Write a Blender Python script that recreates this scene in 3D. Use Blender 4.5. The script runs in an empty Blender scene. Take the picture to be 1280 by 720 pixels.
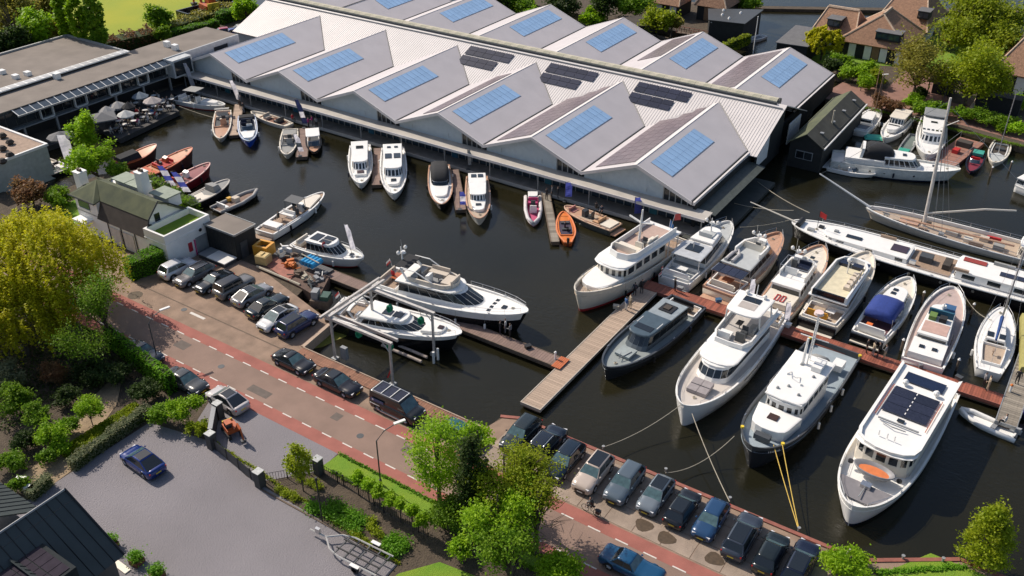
import bpy, bmesh, math, random
import numpy as np
from mathutils import Vector, Matrix
random.seed(7)
SC = bpy.context.scene
COL = SC.collection
R = math.radians

# ------------------------------------------------------------------ camera, sun, sky
# World axes follow the quay: +X runs along the quay towards the right of the photo, +Y away from it.
F_PX, PITCH, CAM_H, YAW = 1174.0, R(32.16), 55.0, R(33.6)
cam_data = bpy.data.cameras.new('camera'); cam = bpy.data.objects.new('camera', cam_data); COL.objects.link(cam)
cam_data.sensor_width = 36.0; cam_data.lens = 36.0 * F_PX / 1280.0
cam_data.clip_start = 0.5; cam_data.clip_end = 5000
cam.location = (0, 0, CAM_H); cam.rotation_euler = (R(90) - PITCH, 0, YAW)
SC.camera = cam
SUN_EL, SUN_AZ = R(43), R(174)          # azimuth (counter-clockwise from +X) the light comes from
sd = bpy.data.lights.new('sun', 'SUN'); sun = bpy.data.objects.new('sun', sd); COL.objects.link(sun)
sd.energy = 4.0; sd.angle = R(0.5); sd.color = (1.0, 0.90, 0.78)
sv = Vector((math.cos(SUN_AZ) * math.cos(SUN_EL), math.sin(SUN_AZ) * math.cos(SUN_EL), math.sin(SUN_EL)))
sun.rotation_euler = sv.to_track_quat('Z', 'Y').to_euler()
W = bpy.data.worlds.new("World"); SC.world = W; W.use_nodes = True
wn = W.node_tree.nodes; wl = W.node_tree.links
sky = wn.new('ShaderNodeTexSky'); sky.sky_type = 'NISHITA'; sky.sun_disc = False
sky.sun_elevation = SUN_EL; sky.sun_rotation = R(90) - SUN_AZ; sky.air_density = 1.0; sky.dust_density = 2.0
wn['Background'].inputs['Strength'].default_value = 0.1
wl.new(sky.outputs[0], wn['Background'].inputs['Color'])
SC.view_settings.view_transform = 'Standard'; SC.view_settings.look = 'None'
SC.view_settings.exposure = 0.25; SC.view_settings.gamma = 1.0
SC.render.resolution_x = 1024; SC.render.resolution_y = 576
try:
    SC.cycles.max_bounces = 6; SC.cycles.transparent_max_bounces = 6
except Exception: pass

# survey: the ground position (X, Y) at height z that a sighting from the camera mast falls on
_c, _s, _ca, _sa = math.cos(PITCH), math.sin(PITCH), math.cos(-YAW), math.sin(-YAW)
def at(px, py, z=0.0):
    x = (px - 640) / F_PX; y = (360 - py) / F_PX
    t = (CAM_H - z) / (_s - y * _c)
    qx, qy = x * t, (_c + y * _s) * t
    return (qx * _ca + qy * _sa, -qx * _sa + qy * _ca)
def V3(px, py, z=0.0):
    a = at(px, py, z); return Vector((a[0], a[1], z))

# ------------------------------------------------------------------ materials
def mat(name, col, rough=.6, metal=0., noise=.12, scale=2., bump=0., bscale=20., rnd=0., spec=.5, col2=None, wave=None, detail=4, trans=0.):
    m = bpy.data.materials.new(name); m.use_nodes = True
    n = m.node_tree.nodes; l = m.node_tree.links; b = n['Principled BSDF']
    b.inputs['Roughness'].default_value = rough; b.inputs['Metallic'].default_value = metal
    b.inputs['Specular IOR Level'].default_value = spec
    tc = n.new('ShaderNodeTexCoord')
    src = None
    c1 = tuple(col) + (1,)
    if noise > 0 or col2:
        nt = n.new('ShaderNodeTexNoise'); nt.inputs['Scale'].default_value = scale; nt.inputs['Detail'].default_value = detail
        l.new(tc.outputs['Object'], nt.inputs['Vector'])
        mr = n.new('ShaderNodeMapRange'); mr.inputs[1].default_value = .3; mr.inputs[2].default_value = .7
        l.new(nt.outputs['Fac'], mr.inputs[0])
        mx = n.new('ShaderNodeMix'); mx.data_type = 'RGBA'
        if col2: A, B = c1, tuple(col2) + (1,)
        else: A = tuple(min(1, v * (1 - noise)) for v in col) + (1,); B = tuple(min(1, v * (1 + noise)) for v in col) + (1,)
        mx.inputs[6].default_value = A; mx.inputs[7].default_value = B
        l.new(mr.outputs[0], mx.inputs[0]); src = mx.outputs[2]
    if rnd > 0:
        oi = n.new('ShaderNodeObjectInfo'); mr2 = n.new('ShaderNodeMapRange')
        mr2.inputs[3].default_value = 1 - rnd; mr2.inputs[4].default_value = 1 + rnd
        l.new(oi.outputs['Random'], mr2.inputs[0])
        vm = n.new('ShaderNodeVectorMath'); vm.operation = 'SCALE'
        if src: l.new(src, vm.inputs[0])
        else: vm.inputs[0].default_value = col
        l.new(mr2.outputs[0], vm.inputs['Scale']); src = vm.outputs[0]
    if src: l.new(src, b.inputs['Base Color'])
    else: b.inputs['Base Color'].default_value = c1
    if bump > 0 or wave:
        bp = n.new('ShaderNodeBump')
        if wave:
            wv = n.new('ShaderNodeTexWave'); wv.bands_direction = wave[0]; wv.inputs['Scale'].default_value = wave[1]
            l.new(tc.outputs['Object'], wv.inputs['Vector']); l.new(wv.outputs['Fac'], bp.inputs['Height'])
            bp.inputs['Strength'].default_value = .6; bp.inputs['Distance'].default_value = wave[2]
        else:
            n2 = n.new('ShaderNodeTexNoise'); n2.inputs['Scale'].default_value = bscale; n2.inputs['Detail'].default_value = 3
            l.new(tc.outputs['Object'], n2.inputs['Vector']); l.new(n2.outputs['Fac'], bp.inputs['Height'])
            bp.inputs['Strength'].default_value = bump; bp.inputs['Distance'].default_value = .1
        l.new(bp.outputs[0], b.inputs['Normal'])
    if trans > 0:
        tr = n.new('ShaderNodeBsdfTranslucent'); ms = n.new('ShaderNodeMixShader'); ms.inputs[0].default_value = trans
        if src: l.new(src, tr.inputs['Color'])
        else: tr.inputs['Color'].default_value = c1
        out = n['Material Output']; l.new(b.outputs[0], ms.inputs[1]); l.new(tr.outputs[0], ms.inputs[2]); l.new(ms.outputs[0], out.inputs['Surface'])
    return m
_pc = {}
def paint(c, rough=.22, coat=.6):
    k = ('p',) + tuple(c)
    if k not in _pc:
        m = mat('car paint', c, rough=rough, noise=.04, scale=1.5, metal=.08, spec=.4); m.node_tree.nodes['Principled BSDF'].inputs['Coat Weight'].default_value = coat
        m.node_tree.nodes['Principled BSDF'].inputs['Coat Roughness'].default_value = .05
        _pc[k] = m
    return _pc[k]
def col(c, rough=.5, noise=.08, **k):
    key = ('c',) + tuple(c) + (rough, noise) + tuple(sorted(k.items()))
    if key not in _pc: _pc[key] = mat('plain finish', c, rough=rough, noise=noise, **k)
    return _pc[key]

M = {}
M['white'] = mat('white gelcoat', (.80, .79, .76), rough=.3, noise=.035, scale=1.2)
M['white2'] = mat('white painted wall', (.80, .79, .76), rough=.7, noise=.07, scale=1.)
M['cream'] = mat('cream gelcoat', (.72, .66, .56), rough=.35, noise=.05)
M['teak'] = mat('teak', (.34, .24, .17), rough=.65, noise=.2, scale=6, wave=('Y', 6., .02))
M['teakred'] = mat('varnished wood', (.42, .12, .05), rough=.3, noise=.25, scale=3)
M['glass'] = mat('tinted glass', (.012, .016, .02), rough=.06, noise=0, spec=.8)
M['screen'] = mat('windscreen with painted sky sheen', (.07, .125, .135), rough=.09, noise=.3, scale=2.5, spec=.9)  # lighter teal base colour stands in for sky reflected in the windscreens
M['glassblue'] = mat('glass with sky tint', (.03, .05, .07), rough=.05, noise=0, spec=1.)
M['black'] = mat('black plastic', (.015, .015, .017), rough=.5, noise=.1)
M['rubber'] = mat('rubber', (.02, .02, .02), rough=.85, noise=.1)
M['steel'] = mat('stainless steel', (.62, .62, .62), rough=.28, metal=.9, noise=.03)
M['alu'] = mat('alloy', (.5, .5, .52), rough=.35, metal=.7, noise=.05)
M['galv'] = mat('galvanised steel', (.34, .35, .35), rough=.5, metal=.4, noise=.15, scale=5)
M['darkgrey'] = mat('dark grey paint', (.06, .065, .07), rough=.5, noise=.1)
M['grey'] = mat('grey paint', (.25, .26, .27), rough=.5, noise=.1)
M['navy'] = mat('navy paint', (.015, .02, .04), rough=.25, noise=.08)
M['hullblack'] = mat('black hull paint', (.012, .012, .014), rough=.25, noise=.1)
M['fabricgrey'] = mat('grey canvas', (.28, .28, .27), rough=.9, noise=.08, scale=4)
M['blackfab'] = mat('black canvas', (.02, .021, .024), rough=.9, noise=.1)
M['beigefab'] = mat('beige cushion', (.55, .48, .40), rough=.9, noise=.06, scale=5)
M['red'] = mat('red paint', (.5, .03, .03), rough=.5, noise=.1)
M['orange'] = mat('orange paint', (.6, .17, .03), rough=.55, noise=.12)
M['rope'] = mat('rope', (.42, .38, .30), rough=.9, noise=.1)
M['yrope'] = mat('yellow rope', (.65, .45, .10), rough=.9, noise=.1)
M['redlight'] = mat('red lens', (.4, .01, .01), rough=.2, noise=0)
M['lamp'] = mat('clear lens', (.7, .7, .72), rough=.1, noise=0, spec=1.)
M['asphalt'] = mat('asphalt', (.245, .165, .13), rough=.9, noise=.14, scale=.35, bump=.3, bscale=18, detail=9)
M['redlane'] = mat('red cycle lane asphalt', (.32, .115, .09), rough=.9, noise=.16, scale=.6, bump=.3, bscale=18, detail=9)
M['paving'] = mat('sandy brick paving', (.26, .18, .13), rough=.9, noise=.22, scale=.7, bump=.4, bscale=12, detail=9)
M['conc'] = mat('old concrete slab', (.30, .235, .185), rough=.9, noise=.2, scale=.8, bump=.4, bscale=10, rnd=.07, detail=9)
M['gravel'] = mat('grey gravel', (.215, .20, .212), rough=.95, noise=.09, scale=.15, bump=.7, bscale=9, detail=10)
M['mark'] = mat('worn white marking', (.62, .58, .53), rough=.8, noise=.12, scale=6)
M['grass'] = mat('lawn', (.12, .25, .015), rough=.95, col2=(.20, .29, .02), noise=.2, scale=.5, bump=.8, bscale=14, detail=9)
M['field'] = mat('meadow', (.32, .33, .015), rough=.95, col2=(.20, .28, .02), noise=.2, scale=.06, bump=.5, bscale=3, detail=10)
M['soil'] = mat('garden soil', (.06, .045, .032), rough=.95, col2=(.10, .075, .05), noise=.3, scale=1.5, bump=1., bscale=6, detail=9)
M['sand'] = mat('sandy path', (.30, .22, .14), rough=.95, noise=.25, scale=1., bump=.5, bscale=8, detail=9)
M['plank'] = mat('grey decking plank', (.22, .15, .125), rough=.8, noise=.15, scale=5, rnd=.14)
M['plankpale'] = mat('pale decking plank', (.40, .30, .225), rough=.8, noise=.15, scale=5, rnd=.14)
M['plankred'] = mat('hardwood plank', (.28, .085, .05), rough=.6, noise=.2, scale=5, rnd=.3)
M['plankold'] = mat('weathered plank', (.24, .21, .17), rough=.9, noise=.2, scale=5, rnd=.3)
M['timber'] = mat('pile timber', (.13, .095, .07), rough=.9, noise=.25, scale=4)
M['roofgrey'] = mat('grey roof sheet', (.52, .485, .49), rough=.55, noise=.05, scale=.35, detail=9)
M['roofwhite'] = mat('white corrugated sheet', (.66, .62, .60), rough=.5, noise=.06, scale=.3)
M['rib'] = mat('sheet rib', (.60, .56, .54), rough=.5, noise=.05)
M['lichen'] = mat('lichen grown ridge cap', (.55, .50, .40), rough=.9, col2=(.38, .37, .28), noise=.2, scale=1.2, detail=8, bump=.4, bscale=5)
M['clad'] = mat('pale blue grey cladding', (.46, .52, .55), rough=.6, noise=.05, wave=('X', 1.6, .05))
M['sky_pane'] = mat('blue roof light', (.30, .47, .70), rough=.4, noise=.10, scale=.25, rnd=.06)
M['pv'] = mat('solar cell', (.02, .022, .04), rough=.22, noise=.2, scale=3, rnd=.25, spec=.6)
M['pvpurple'] = mat('hazy solar cell', (.17, .13, .14), rough=.3, noise=.12, scale=1.5, rnd=.10)
M['pvframe'] = mat('solar frame', (.45, .43, .43), rough=.4, metal=.3, noise=.05)
M['thatch'] = mat('reed thatch', (.33, .19, .12), rough=.95, noise=.25, scale=3, bump=1., bscale=14, detail=9)
M['thatchpale'] = mat('thatch ridge', (.50, .38, .28), rough=.95, noise=.2, scale=3, bump=.8, bscale=14)
M['felt'] = mat('roof felt', (.21, .18, .155), rough=.95, noise=.16, scale=.3, detail=8)
M['greenfelt'] = mat('mossy roof felt', (.06, .072, .045), rough=.95, noise=.3, scale=.7, col2=(.11, .12, .065), detail=8)
M['brownfelt'] = mat('brown slate', (.055, .045, .038), rough=.9, noise=.2, scale=1)
M['slate'] = mat('anthracite zinc', (.045, .055, .055), rough=.5, noise=.1, scale=1)
M['darkwood'] = mat('black tarred boards', (.018, .02, .02), rough=.8, noise=.2, wave=('X', 2.5, .03))
M['bark'] = mat('bark', (.09, .07, .05), rough=.95, noise=.3, scale=6, bump=.8, bscale=12)
M['skin'] = mat('skin', (.5, .3, .22), rough=.6, noise=.03)
def leafmat(name, c1, c2, tr=.5):
    return mat(name, c1, col2=c2, rough=.55, noise=.2, scale=.9, detail=6, rnd=.12, trans=tr, spec=.25)
M['willow'] = leafmat('willow leaves', (.42, .44, .01), (.58, .54, .02))
M['lime'] = leafmat('spring leaves', (.22, .42, .01), (.36, .54, .02))
M['mid'] = leafmat('green leaves', (.13, .27, .012), (.23, .36, .02))
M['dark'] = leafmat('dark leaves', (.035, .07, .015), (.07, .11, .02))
M['hedge'] = leafmat('hedge leaves', (.12, .30, .015), (.20, .40, .02))
M['greyhedge'] = leafmat('grey green hedge leaves', (.20, .22, .11), (.30, .31, .17))
M['oliveleaf'] = leafmat('olive bud leaves', (.38, .34, .05), (.28, .28, .05))
M['brownleaf'] = leafmat('russet leaves', (.28, .13, .06), (.17, .12, .05))
M['moss'] = leafmat('mossy green leaves', (.24, .33, .012), (.38, .43, .02))

# ------------------------------------------------------------------ mesh kit
class MB:
    def __init__(s): s.v = []; s.f = []; s.mi = []; s.k = 0
    def add(s, vs, fs):
        o = len(s.v); s.v += [tuple(p) for p in vs]
        for q in fs: s.f.append(tuple(i + o for i in q)); s.mi.append(s.k)
        return s
    def box(s, x0, x1, y0, y1, z0, z1):
        return s.add([(x0, y0, z0), (x1, y0, z0), (x1, y1, z0), (x0, y1, z0), (x0, y0, z1), (x1, y0, z1), (x1, y1, z1), (x0, y1, z1)],
                     [(0, 3, 2, 1), (4, 5, 6, 7), (0, 1, 5, 4), (1, 2, 6, 5), (2, 3, 7, 6), (3, 0, 4, 7)])
    def cbox(s, c, d, rz=0.):
        cx, cy, cz = c; hx, hy, hz = d[0] / 2, d[1] / 2, d[2] / 2; ca, sa = math.cos(rz), math.sin(rz)
        vs = []
        for z in (-hz, hz):
            for x, y in ((-hx, -hy), (hx, -hy), (hx, hy), (-hx, hy)): vs.append((cx + x * ca - y * sa, cy + x * sa + y * ca, cz + z))
        return s.add(vs, [(0, 3, 2, 1), (4, 5, 6, 7), (0, 1, 5, 4), (1, 2, 6, 5), (2, 3, 7, 6), (3, 0, 4, 7)])
    def prism(s, poly, z0, z1):
        n = len(poly); A = sum(poly[i][0] * poly[(i + 1) % n][1] - poly[(i + 1) % n][0] * poly[i][1] for i in range(n))
        if A < 0: poly = poly[::-1]
        vs = [(p[0], p[1], z0) for p in poly] + [(p[0], p[1], z1) for p in poly]
        return s.add(vs, [tuple(range(n - 1, -1, -1)), tuple(range(n, 2 * n))] + [(i, (i + 1) % n, n + (i + 1) % n, n + i) for i in range(n)])
    def rings(s, rs, cap0=True, cap1=True, closed=True):
        n = len(rs[0]); vs = [p for r in rs for p in r]; fs = []
        for i in range(len(rs) - 1):
            for j in range(n if closed else n - 1):
                a, b = i * n + j, i * n + (j + 1) % n; fs.append((a, b, b + n, a + n))
        if cap0: fs.append(tuple(range(n - 1, -1, -1)))
        if cap1: fs.append(tuple((len(rs) - 1) * n + j for j in range(n)))
        return s.add(vs, fs)
    def tube(s, pts, r, n=6, r1=None):
        pts = [Vector(p) for p in pts]; rs = []; m = len(pts)
        for i, p in enumerate(pts):
            d = (pts[min(i + 1, m - 1)] - pts[max(i - 1, 0)]); d = d.normalized() if d.length > 1e-6 else Vector((0, 0, 1))
            a = Vector((0, 0, 1)) if abs(d.z) < .9 else Vector((1, 0, 0)); u = d.cross(a).normalized(); w = d.cross(u)
            rr = r if r1 is None else r + (r1 - r) * i / max(1, m - 1)
            rs.append([p + u * rr * math.cos(2 * math.pi * k / n) + w * rr * math.sin(2 * math.pi * k / n) for k in range(n)])
        return s.rings(rs)
    def disc(s, c, r, h, n=14, r1=None, axis='z'):
        r1 = r if r1 is None else r1; rs = []
        for (hh, rr) in ((0, r), (h, r1)):
            ring = []
            for k in range(n):
                a = 2 * math.pi * k / n; x, y = rr * math.cos(a), rr * math.sin(a)
                ring.append((c[0] + x, c[1] + y, c[2] + hh) if axis == 'z' else ((c[0] + x, c[1] + hh, c[2] - y) if axis == 'y' else (c[0] + hh, c[1] + x, c[2] + y)))
            rs.append(ring)
        return s.rings(rs)
    def ball(s, c, r, n=8, sz=1.):
        rs = []
        for i in range(1, n // 2 + 1):
            a = math.pi * (i - .5) / (n // 2 + .0)
            rs.append([(c[0] + r * math.sin(a) * math.cos(2 * math.pi * k / n), c[1] + r * math.sin(a) * math.sin(2 * math.pi * k / n), c[2] - r * sz * math.cos(a)) for k in range(n)])
        return s.rings(rs)
    def slab(s, quad, t):            # a sheet of thickness t laid under four (or more) corners
        q = [Vector(p) for p in quad]; nrm = (q[1] - q[0]).cross(q[2] - q[0]).normalized()
        if nrm.z < 0: q = q[::-1]; nrm = -nrm
        n = len(q); return s.add(q + [p - nrm * t for p in q], [tuple(range(n)), tuple(range(2 * n - 1, n - 1, -1))] + [(i, i + n, (i + 1) % n + n, (i + 1) % n) for i in range(n)])
    def mesh(s, name, mats, smooth=False):
        me = bpy.data.meshes.new(name); me.from_pydata(s.v, [], s.f)
        ml = mats if isinstance(mats, (list, tuple)) else [mats]
        for m in ml: me.materials.append(m)
        if len(ml) > 1: me.polygons.foreach_set('material_index', s.mi)
        if smooth: me.polygons.foreach_set('use_smooth', [True] * len(me.polygons))
        me.update(); return me
    def build(s, name, mats, parent=None, smooth=False, loc=None, rz=0.):
        o = bpy.data.objects.new(name, s.mesh(name, mats, smooth)); COL.objects.link(o)
        if parent is not None: o.parent = parent
        if loc is not None: o.location = loc
        if rz: o.rotation_euler = (0, 0, rz)
        return o
def inst(name, me, parent=None, loc=(0, 0, 0), rz=0., rot=None, scale=None):
    o = bpy.data.objects.new(name, me); COL.objects.link(o); o.location = loc
    if parent is not None: o.parent = parent
    o.rotation_euler = rot if rot is not None else (0, 0, rz)
    if scale: o.scale = scale
    return o
def tag(o, label, cat, group=None):
    o['label'] = label; o['category'] = cat
    if group: o['group'] = group
    return o
def thing(name, label, cat, loc=(0, 0, 0), rz=0., group=None):
    o = bpy.data.objects.new(name, None); COL.objects.link(o); o.empty_display_size = .2
    o.location = loc if len(loc) == 3 else (loc[0], loc[1], 0); o.rotation_euler = (0, 0, rz); return tag(o, label, cat, group)
def struct(o): o['kind'] = 'structure'; return o
def stuff(o): o['kind'] = 'stuff'; return o
def kids(o): return [c for c in ALLKIDS.get(o.name, [])]
def clone(o, parent=None):
    c = o.copy(); COL.objects.link(c); c.parent = parent
    for ch in [x for x in o.children]: clone(ch, c)
    return c
# ------------------------------------------------------------------ water and land
WZ = -1.0
def water_mat():
    m = bpy.data.materials.new('harbour water'); m.use_nodes = True
    n = m.node_tree.nodes; l = m.node_tree.links; b = n['Principled BSDF']
    tc = n.new('ShaderNodeTexCoord')
    big = n.new('ShaderNodeTexNoise'); big.inputs['Scale'].default_value = .035; big.inputs['Detail'].default_value = 3
    l.new(tc.outputs['Object'], big.inputs['Vector'])
    cr = n.new('ShaderNodeValToRGB'); cr.color_ramp.elements[0].position = .35; cr.color_ramp.elements[1].position = .7
    cr.color_ramp.elements[0].color = (.0105, .0105, .0055, 1); cr.color_ramp.elements[1].color = (.022, .019, .009, 1)
    l.new(big.outputs['Fac'], cr.inputs[0]); l.new(cr.outputs[0], b.inputs['Base Color'])
    b.inputs['Roughness'].default_value = .09; b.inputs['IOR'].default_value = 1.36
    mp = n.new('ShaderNodeMapping'); mp.inputs['Scale'].default_value = (1., 1.7, 1.); mp.inputs['Rotation'].default_value = (0, 0, .5)
    l.new(tc.outputs['Object'], mp.inputs['Vector'])
    a = n.new('ShaderNodeTexNoise'); a.inputs['Scale'].default_value = 1.6; a.inputs['Detail'].default_value = 5; a.inputs['Roughness'].default_value = .62
    l.new(mp.outputs[0], a.inputs['Vector'])
    bp = n.new('ShaderNodeBump'); bp.inputs['Distance'].default_value = .09; pat = n.new('ShaderNodeTexNoise'); pat.inputs['Scale'].default_value = .09; pat.inputs['Detail'].default_value = 4; l.new(tc.outputs['Object'], pat.inputs['Vector']); mr = n.new('ShaderNodeMapRange'); mr.inputs[1].default_value = .38; mr.inputs[2].default_value = .62; mr.inputs[3].default_value = .12; mr.inputs[4].default_value = .6; l.new(pat.outputs['Fac'], mr.inputs[0]); l.new(mr.outputs[0], bp.inputs['Strength'])
    l.new(a.outputs['Fac'], bp.inputs['Height']); l.new(bp.outputs[0], b.inputs['Normal'])
    return m
M['water'] = water_mat()
w = MB(); w.add([(-900, -300, WZ), (700, -300, WZ), (700, 1100, WZ), (-900, 1100, WZ)], [(0, 1, 2, 3)])
struct(w.build('water', M['water']))

AP = [at(402 + 34 * math.sin(.42 * k) * (.8 + .2 * math.sin(5 * k)), 425 + 9 * math.cos(.42 * k) - 12 * math.sin(.42 * k) * .6, WZ) for k in range(15)]
stuff(MB().prism(AP, WZ - .02, WZ + .012).build('pond_weed', mat('floating pond weed', (.16, .16, .02), rough=.8, noise=.3, scale=6)))
def land(name, poly, m, z1=0., z0=-2.2):
    return struct(MB().prism(poly, z0, z1).build(name, m))
def sheet(name, poly, m, z): return struct(MB().prism(poly, -.05, z).build(name, m))
# south bank with the road, the gardens and the white house
S_BANK = [(-400, -200), (60, -200), (60, 59.5), (1.0, 59.6), (-5.3, 55.4), (-35.5, 55.0), (-37.1, 54.2), (-37.4, 51.9), (-59.7, 51.95), (-60.6, 57.2),
          (-66.6, 57.4), (-67.5, 60.5), (-76.0, 61.6), (-76.0, 62.6), (-84.3, 62.9), (-91.2, 66.3), (-99.5, 67.9), (-108.4, 69.7), (-111.2, 66.0), (-111.4, 58.5), (-118.6, 55.0), (-125.0, 53.0), (-400, 40)]
land('ground', S_BANK, M['soil'])
# west bank under the flat roofed restaurant, and the field behind
land('ground', [(-400, 40.2), (-125.2, 53.2), (-124.2, 60), (-127.5, 68.5), (-130.2, 76), (-130.6, 88), (-130.2, 123), (-128, 133), (-128, 141), (-152, 141), (-158.5, 126), (-170, 139), (-200, 180), (-400, 260)], M['soil'], -.02)
land('meadow', [(-176, 60), (-161, 98), (-150, 108), (-157.6, 124.5), (-164, 138), (-182, 160), (-380, 240), (-390, 30)], M['field'], .04, -1.)
land('meadow', [(-166, 160), (-140, 330), (-420, 330), (-420, 250), (-190, 178)], M['field'], .02)
# land behind the sheds, then the islands with the thatched houses
land('ground', [(-128, 141), (-128, 160), (-104, 158.5), (-97, 161), (-88, 166), (-69, 164), (-62, 161), (-55.5, 158), (-55.3, 148), (-128, 133.2)], M['soil'], -.05)
land('ground', [(-140, 172), (-90, 168), (-68, 169), (-66.3, 186), (-120, 195), (-150, 190)], M['soil'], 0)
land('ground', [(-37.9, 143), (-37.9, 148.8), (-32.7, 148.6), (-20.1, 149.3), (-7.9, 145.6), (40, 140), (60, 180), (-10, 195), (-20, 208), (-34, 206), (-54.7, 183), (-49, 166), (-37.9, 160)], M['soil'], 0)
sheet('lawn', [(-53, 176), (-43, 187), (-34, 203), (-20, 205), (-8, 192), (-8, 172), (-24, 172), (-30.5, 172.5), (-45, 165)], M['grass'], .02)
land('far_bank', [(-140, 214), (-66, 194.5), (-35.4, 212.6), (-10, 228), (-11, 230), (-36, 214.6), (-66.5, 196.5), (-140, 216)], M['soil'], -.4)
land('far_bank', [(-150, 300), (150, 340), (160, 420), (-160, 420)], M['grass'], .0)

# road along the quay: asphalt carriageway, red cycle lanes either side, sandy strips
sheet('road', [(-120, 43.5), (20, 43.5), (20, 47.0), (-120, 47.0)], M['asphalt'], .008)
sheet('cycle_lane', [(-120, 46.9), (20, 46.9), (20, 48.15), (-84.5, 48.15), (-120, 48.9)], M['redlane'], .012)
sheet('cycle_lane', [(-120, 42.3), (20, 42.3), (20, 43.6), (-120, 43.6)], M['redlane'], .012)
sheet('pavement', [(-104, 48.1), (-59.5, 48.1), (-59.5, 51.9), (-60.4, 56.9), (-75.0, 60.6), (-83.2, 60.6), (-83.2, 54.6), (-100, 54.3)], M['paving'], .004)
sheet('pavement', [(-59.5, 48.1), (-37.6, 48.1), (-37.6, 51.7), (-59.5, 51.7)], M['paving'], .006)
sheet('pavement', [(-38.5, 48.15), (-36.9, 54.2), (-35.5, 54.75), (-5.2, 55.0), (0.6, 59.4), (20, 59.4), (20, 48.15)], M['paving'], .004)
sheet('pavement', [(-61.5, 42.4), (-59.6, 38.6), (-57.0, 37.8), (-49.2, 36.1), (-45.9, 39.8), (-46.1, 42.4)], M['gravel'], .006)
sheet('driveway', [(-63.2, 22.5), (-62.9, 36.0), (-56.5, 37.3), (-50.5, 36.0), (-34.0, 35.6), (-33.8, 32.4), (-37, 20), (-60, 10)], M['gravel'], .03)
sheet('lawn', [(-46.1, 40.2), (-45.9, 42.25), (-20, 42.25), (-20, 41.0)], M['grass'], .05)
sheet('lawn', [(-33.6, 30.0), (-33.4, 35.0), (-31.5, 37.6), (-28.6, 38.0), (-22, 36.5), (-20, 28)], M['grass'], .05)
sheet('lawn', [(-4.6, 53.2), (-1.0, 58.9), (20, 58.9), (20, 48.6), (-4, 48.6)], M['grass'], .05)
sheet('garden_path', [(-66.2, 25.2), (-66.6, 29.2), (-69.4, 33.0), (-71, 37.6), (-69.8, 38.2), (-67.5, 36.0), (-65, 31.2), (-63.3, 29.2), (-63.1, 26.5)], M['sand'], .03)
sheet('lawn', [(-106.5, 49.6), (-107.5, 62), (-101, 58.5), (-100.6, 50)], M['grass'], .05)
sheet('patio', [(-39.3, 148.9), (-33.5, 149.2), (-20, 149.9), (-5, 147), (2, 150), (-2, 155.5), (-21, 158.5), (-26, 172), (-30.5, 172), (-31, 158.6), (-38, 158)], mat('brick patio', (.25, .135, .105), rough=.9, noise=.15, scale=.8, detail=8), .03)
sheet('yard', [(-130, 125), (-120, 128.6), (-120, 135), (-130, 135)], M['paving'], .01)
# dashes of the cycle lanes: marks laid on the asphalt
dash = MB().box(-.55, .55, -.06, .06, 0, .004).mesh('lane_dash', M['mark'])
for (yy, x0, x1) in ((46.95, -84, 10), (43.55, -80, 10)):
    x = x0
    while x < x1:
        struct(inst('lane_dash', dash, None, (x, yy, .014))); x += 2.42
struct(MB().box(-1.1, 1.1, -.16, .16, 0, .004).build('lane_marking', M['mark'], loc=(-72.9, 50.0, .012)))
struct(MB().box(-11, 11, -.07, .07, 0, .006).build('pavement_edging', M['timber'], loc=(-72, 50.62, .01)))
# big concrete slabs of the quayside car park, each its own slab
slabs = {}
for i in range(13):
    for j in range(3):
        x0, x1 = -35.6 + i * 2.45, -35.6 + (i + 1) * 2.45 - .07
        y0, y1 = (48.3, 50.38) if j == 0 else ((50.45, 52.9) if j == 1 else (52.97, 54.4))
        if x1 > -4.6 and j > 0: continue
        struct(MB().prism([(x0, y0), (x1, y0), (x1, y1), (x0, y1)], 0, .03).build('concrete_slab', M['conc']))
for i, (px, py) in enumerate(((805, 657), (833, 673), (893, 699), (760, 640))):
    if i == 3: continue
    p = []; q = at(px, py)
    for k in range(14):
        a = 2 * math.pi * k / 14; r = .75 * (1 + .12 * math.sin(3 * a + i)); p.append((q[0] + r * math.cos(a), q[1] + r * .85 * math.sin(a)))
    struct(MB().prism(p, .03, .036).build('oil_stain', mat('oily stain', (.075, .05, .03), rough=.8, noise=.25, scale=4)))
for (px, py, r) in ((169, 369, .8),):
    q = at(px, py); struct(MB().disc((0, 0, 0), r, .006, 16).build('dark_spot', mat('dark spot', (.09, .065, .04), rough=.8, noise=.2, scale=3), loc=(q[0], q[1], .012)))  # plain darker disc lying on the ground

for (x, y, sx, sy) in ((-70, 45.6, 1.6, 1.1), (-58, 44.6, 2.6, .9), (-41, 46.0, 1.8, .8), (-30, 44.8, 3.0, 1.0), (-49.5, 45.9, .9, .9), (-20.5, 45.2, 1.4, 1.2)): struct(MB().box(-sx / 2, sx / 2, -sy / 2, sy / 2, 0, .004).build('road_patch', mat('patched asphalt', (.13, .105, .09), rough=.9, noise=.15, scale=2) if x == -70 else bpy.data.materials['patched asphalt'], loc=(x, y, .010)))
for (x, y) in ((-64, 45.3), (-46, 45.1), (-33, 45.4), (-54, 50.1), (-75, 50.0), (-43, 48.6)): struct(MB().disc((0, 0, 0), .33, .006, 14).build('manhole_cover', M['darkgrey'], loc=(x, y, .014)))
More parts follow.
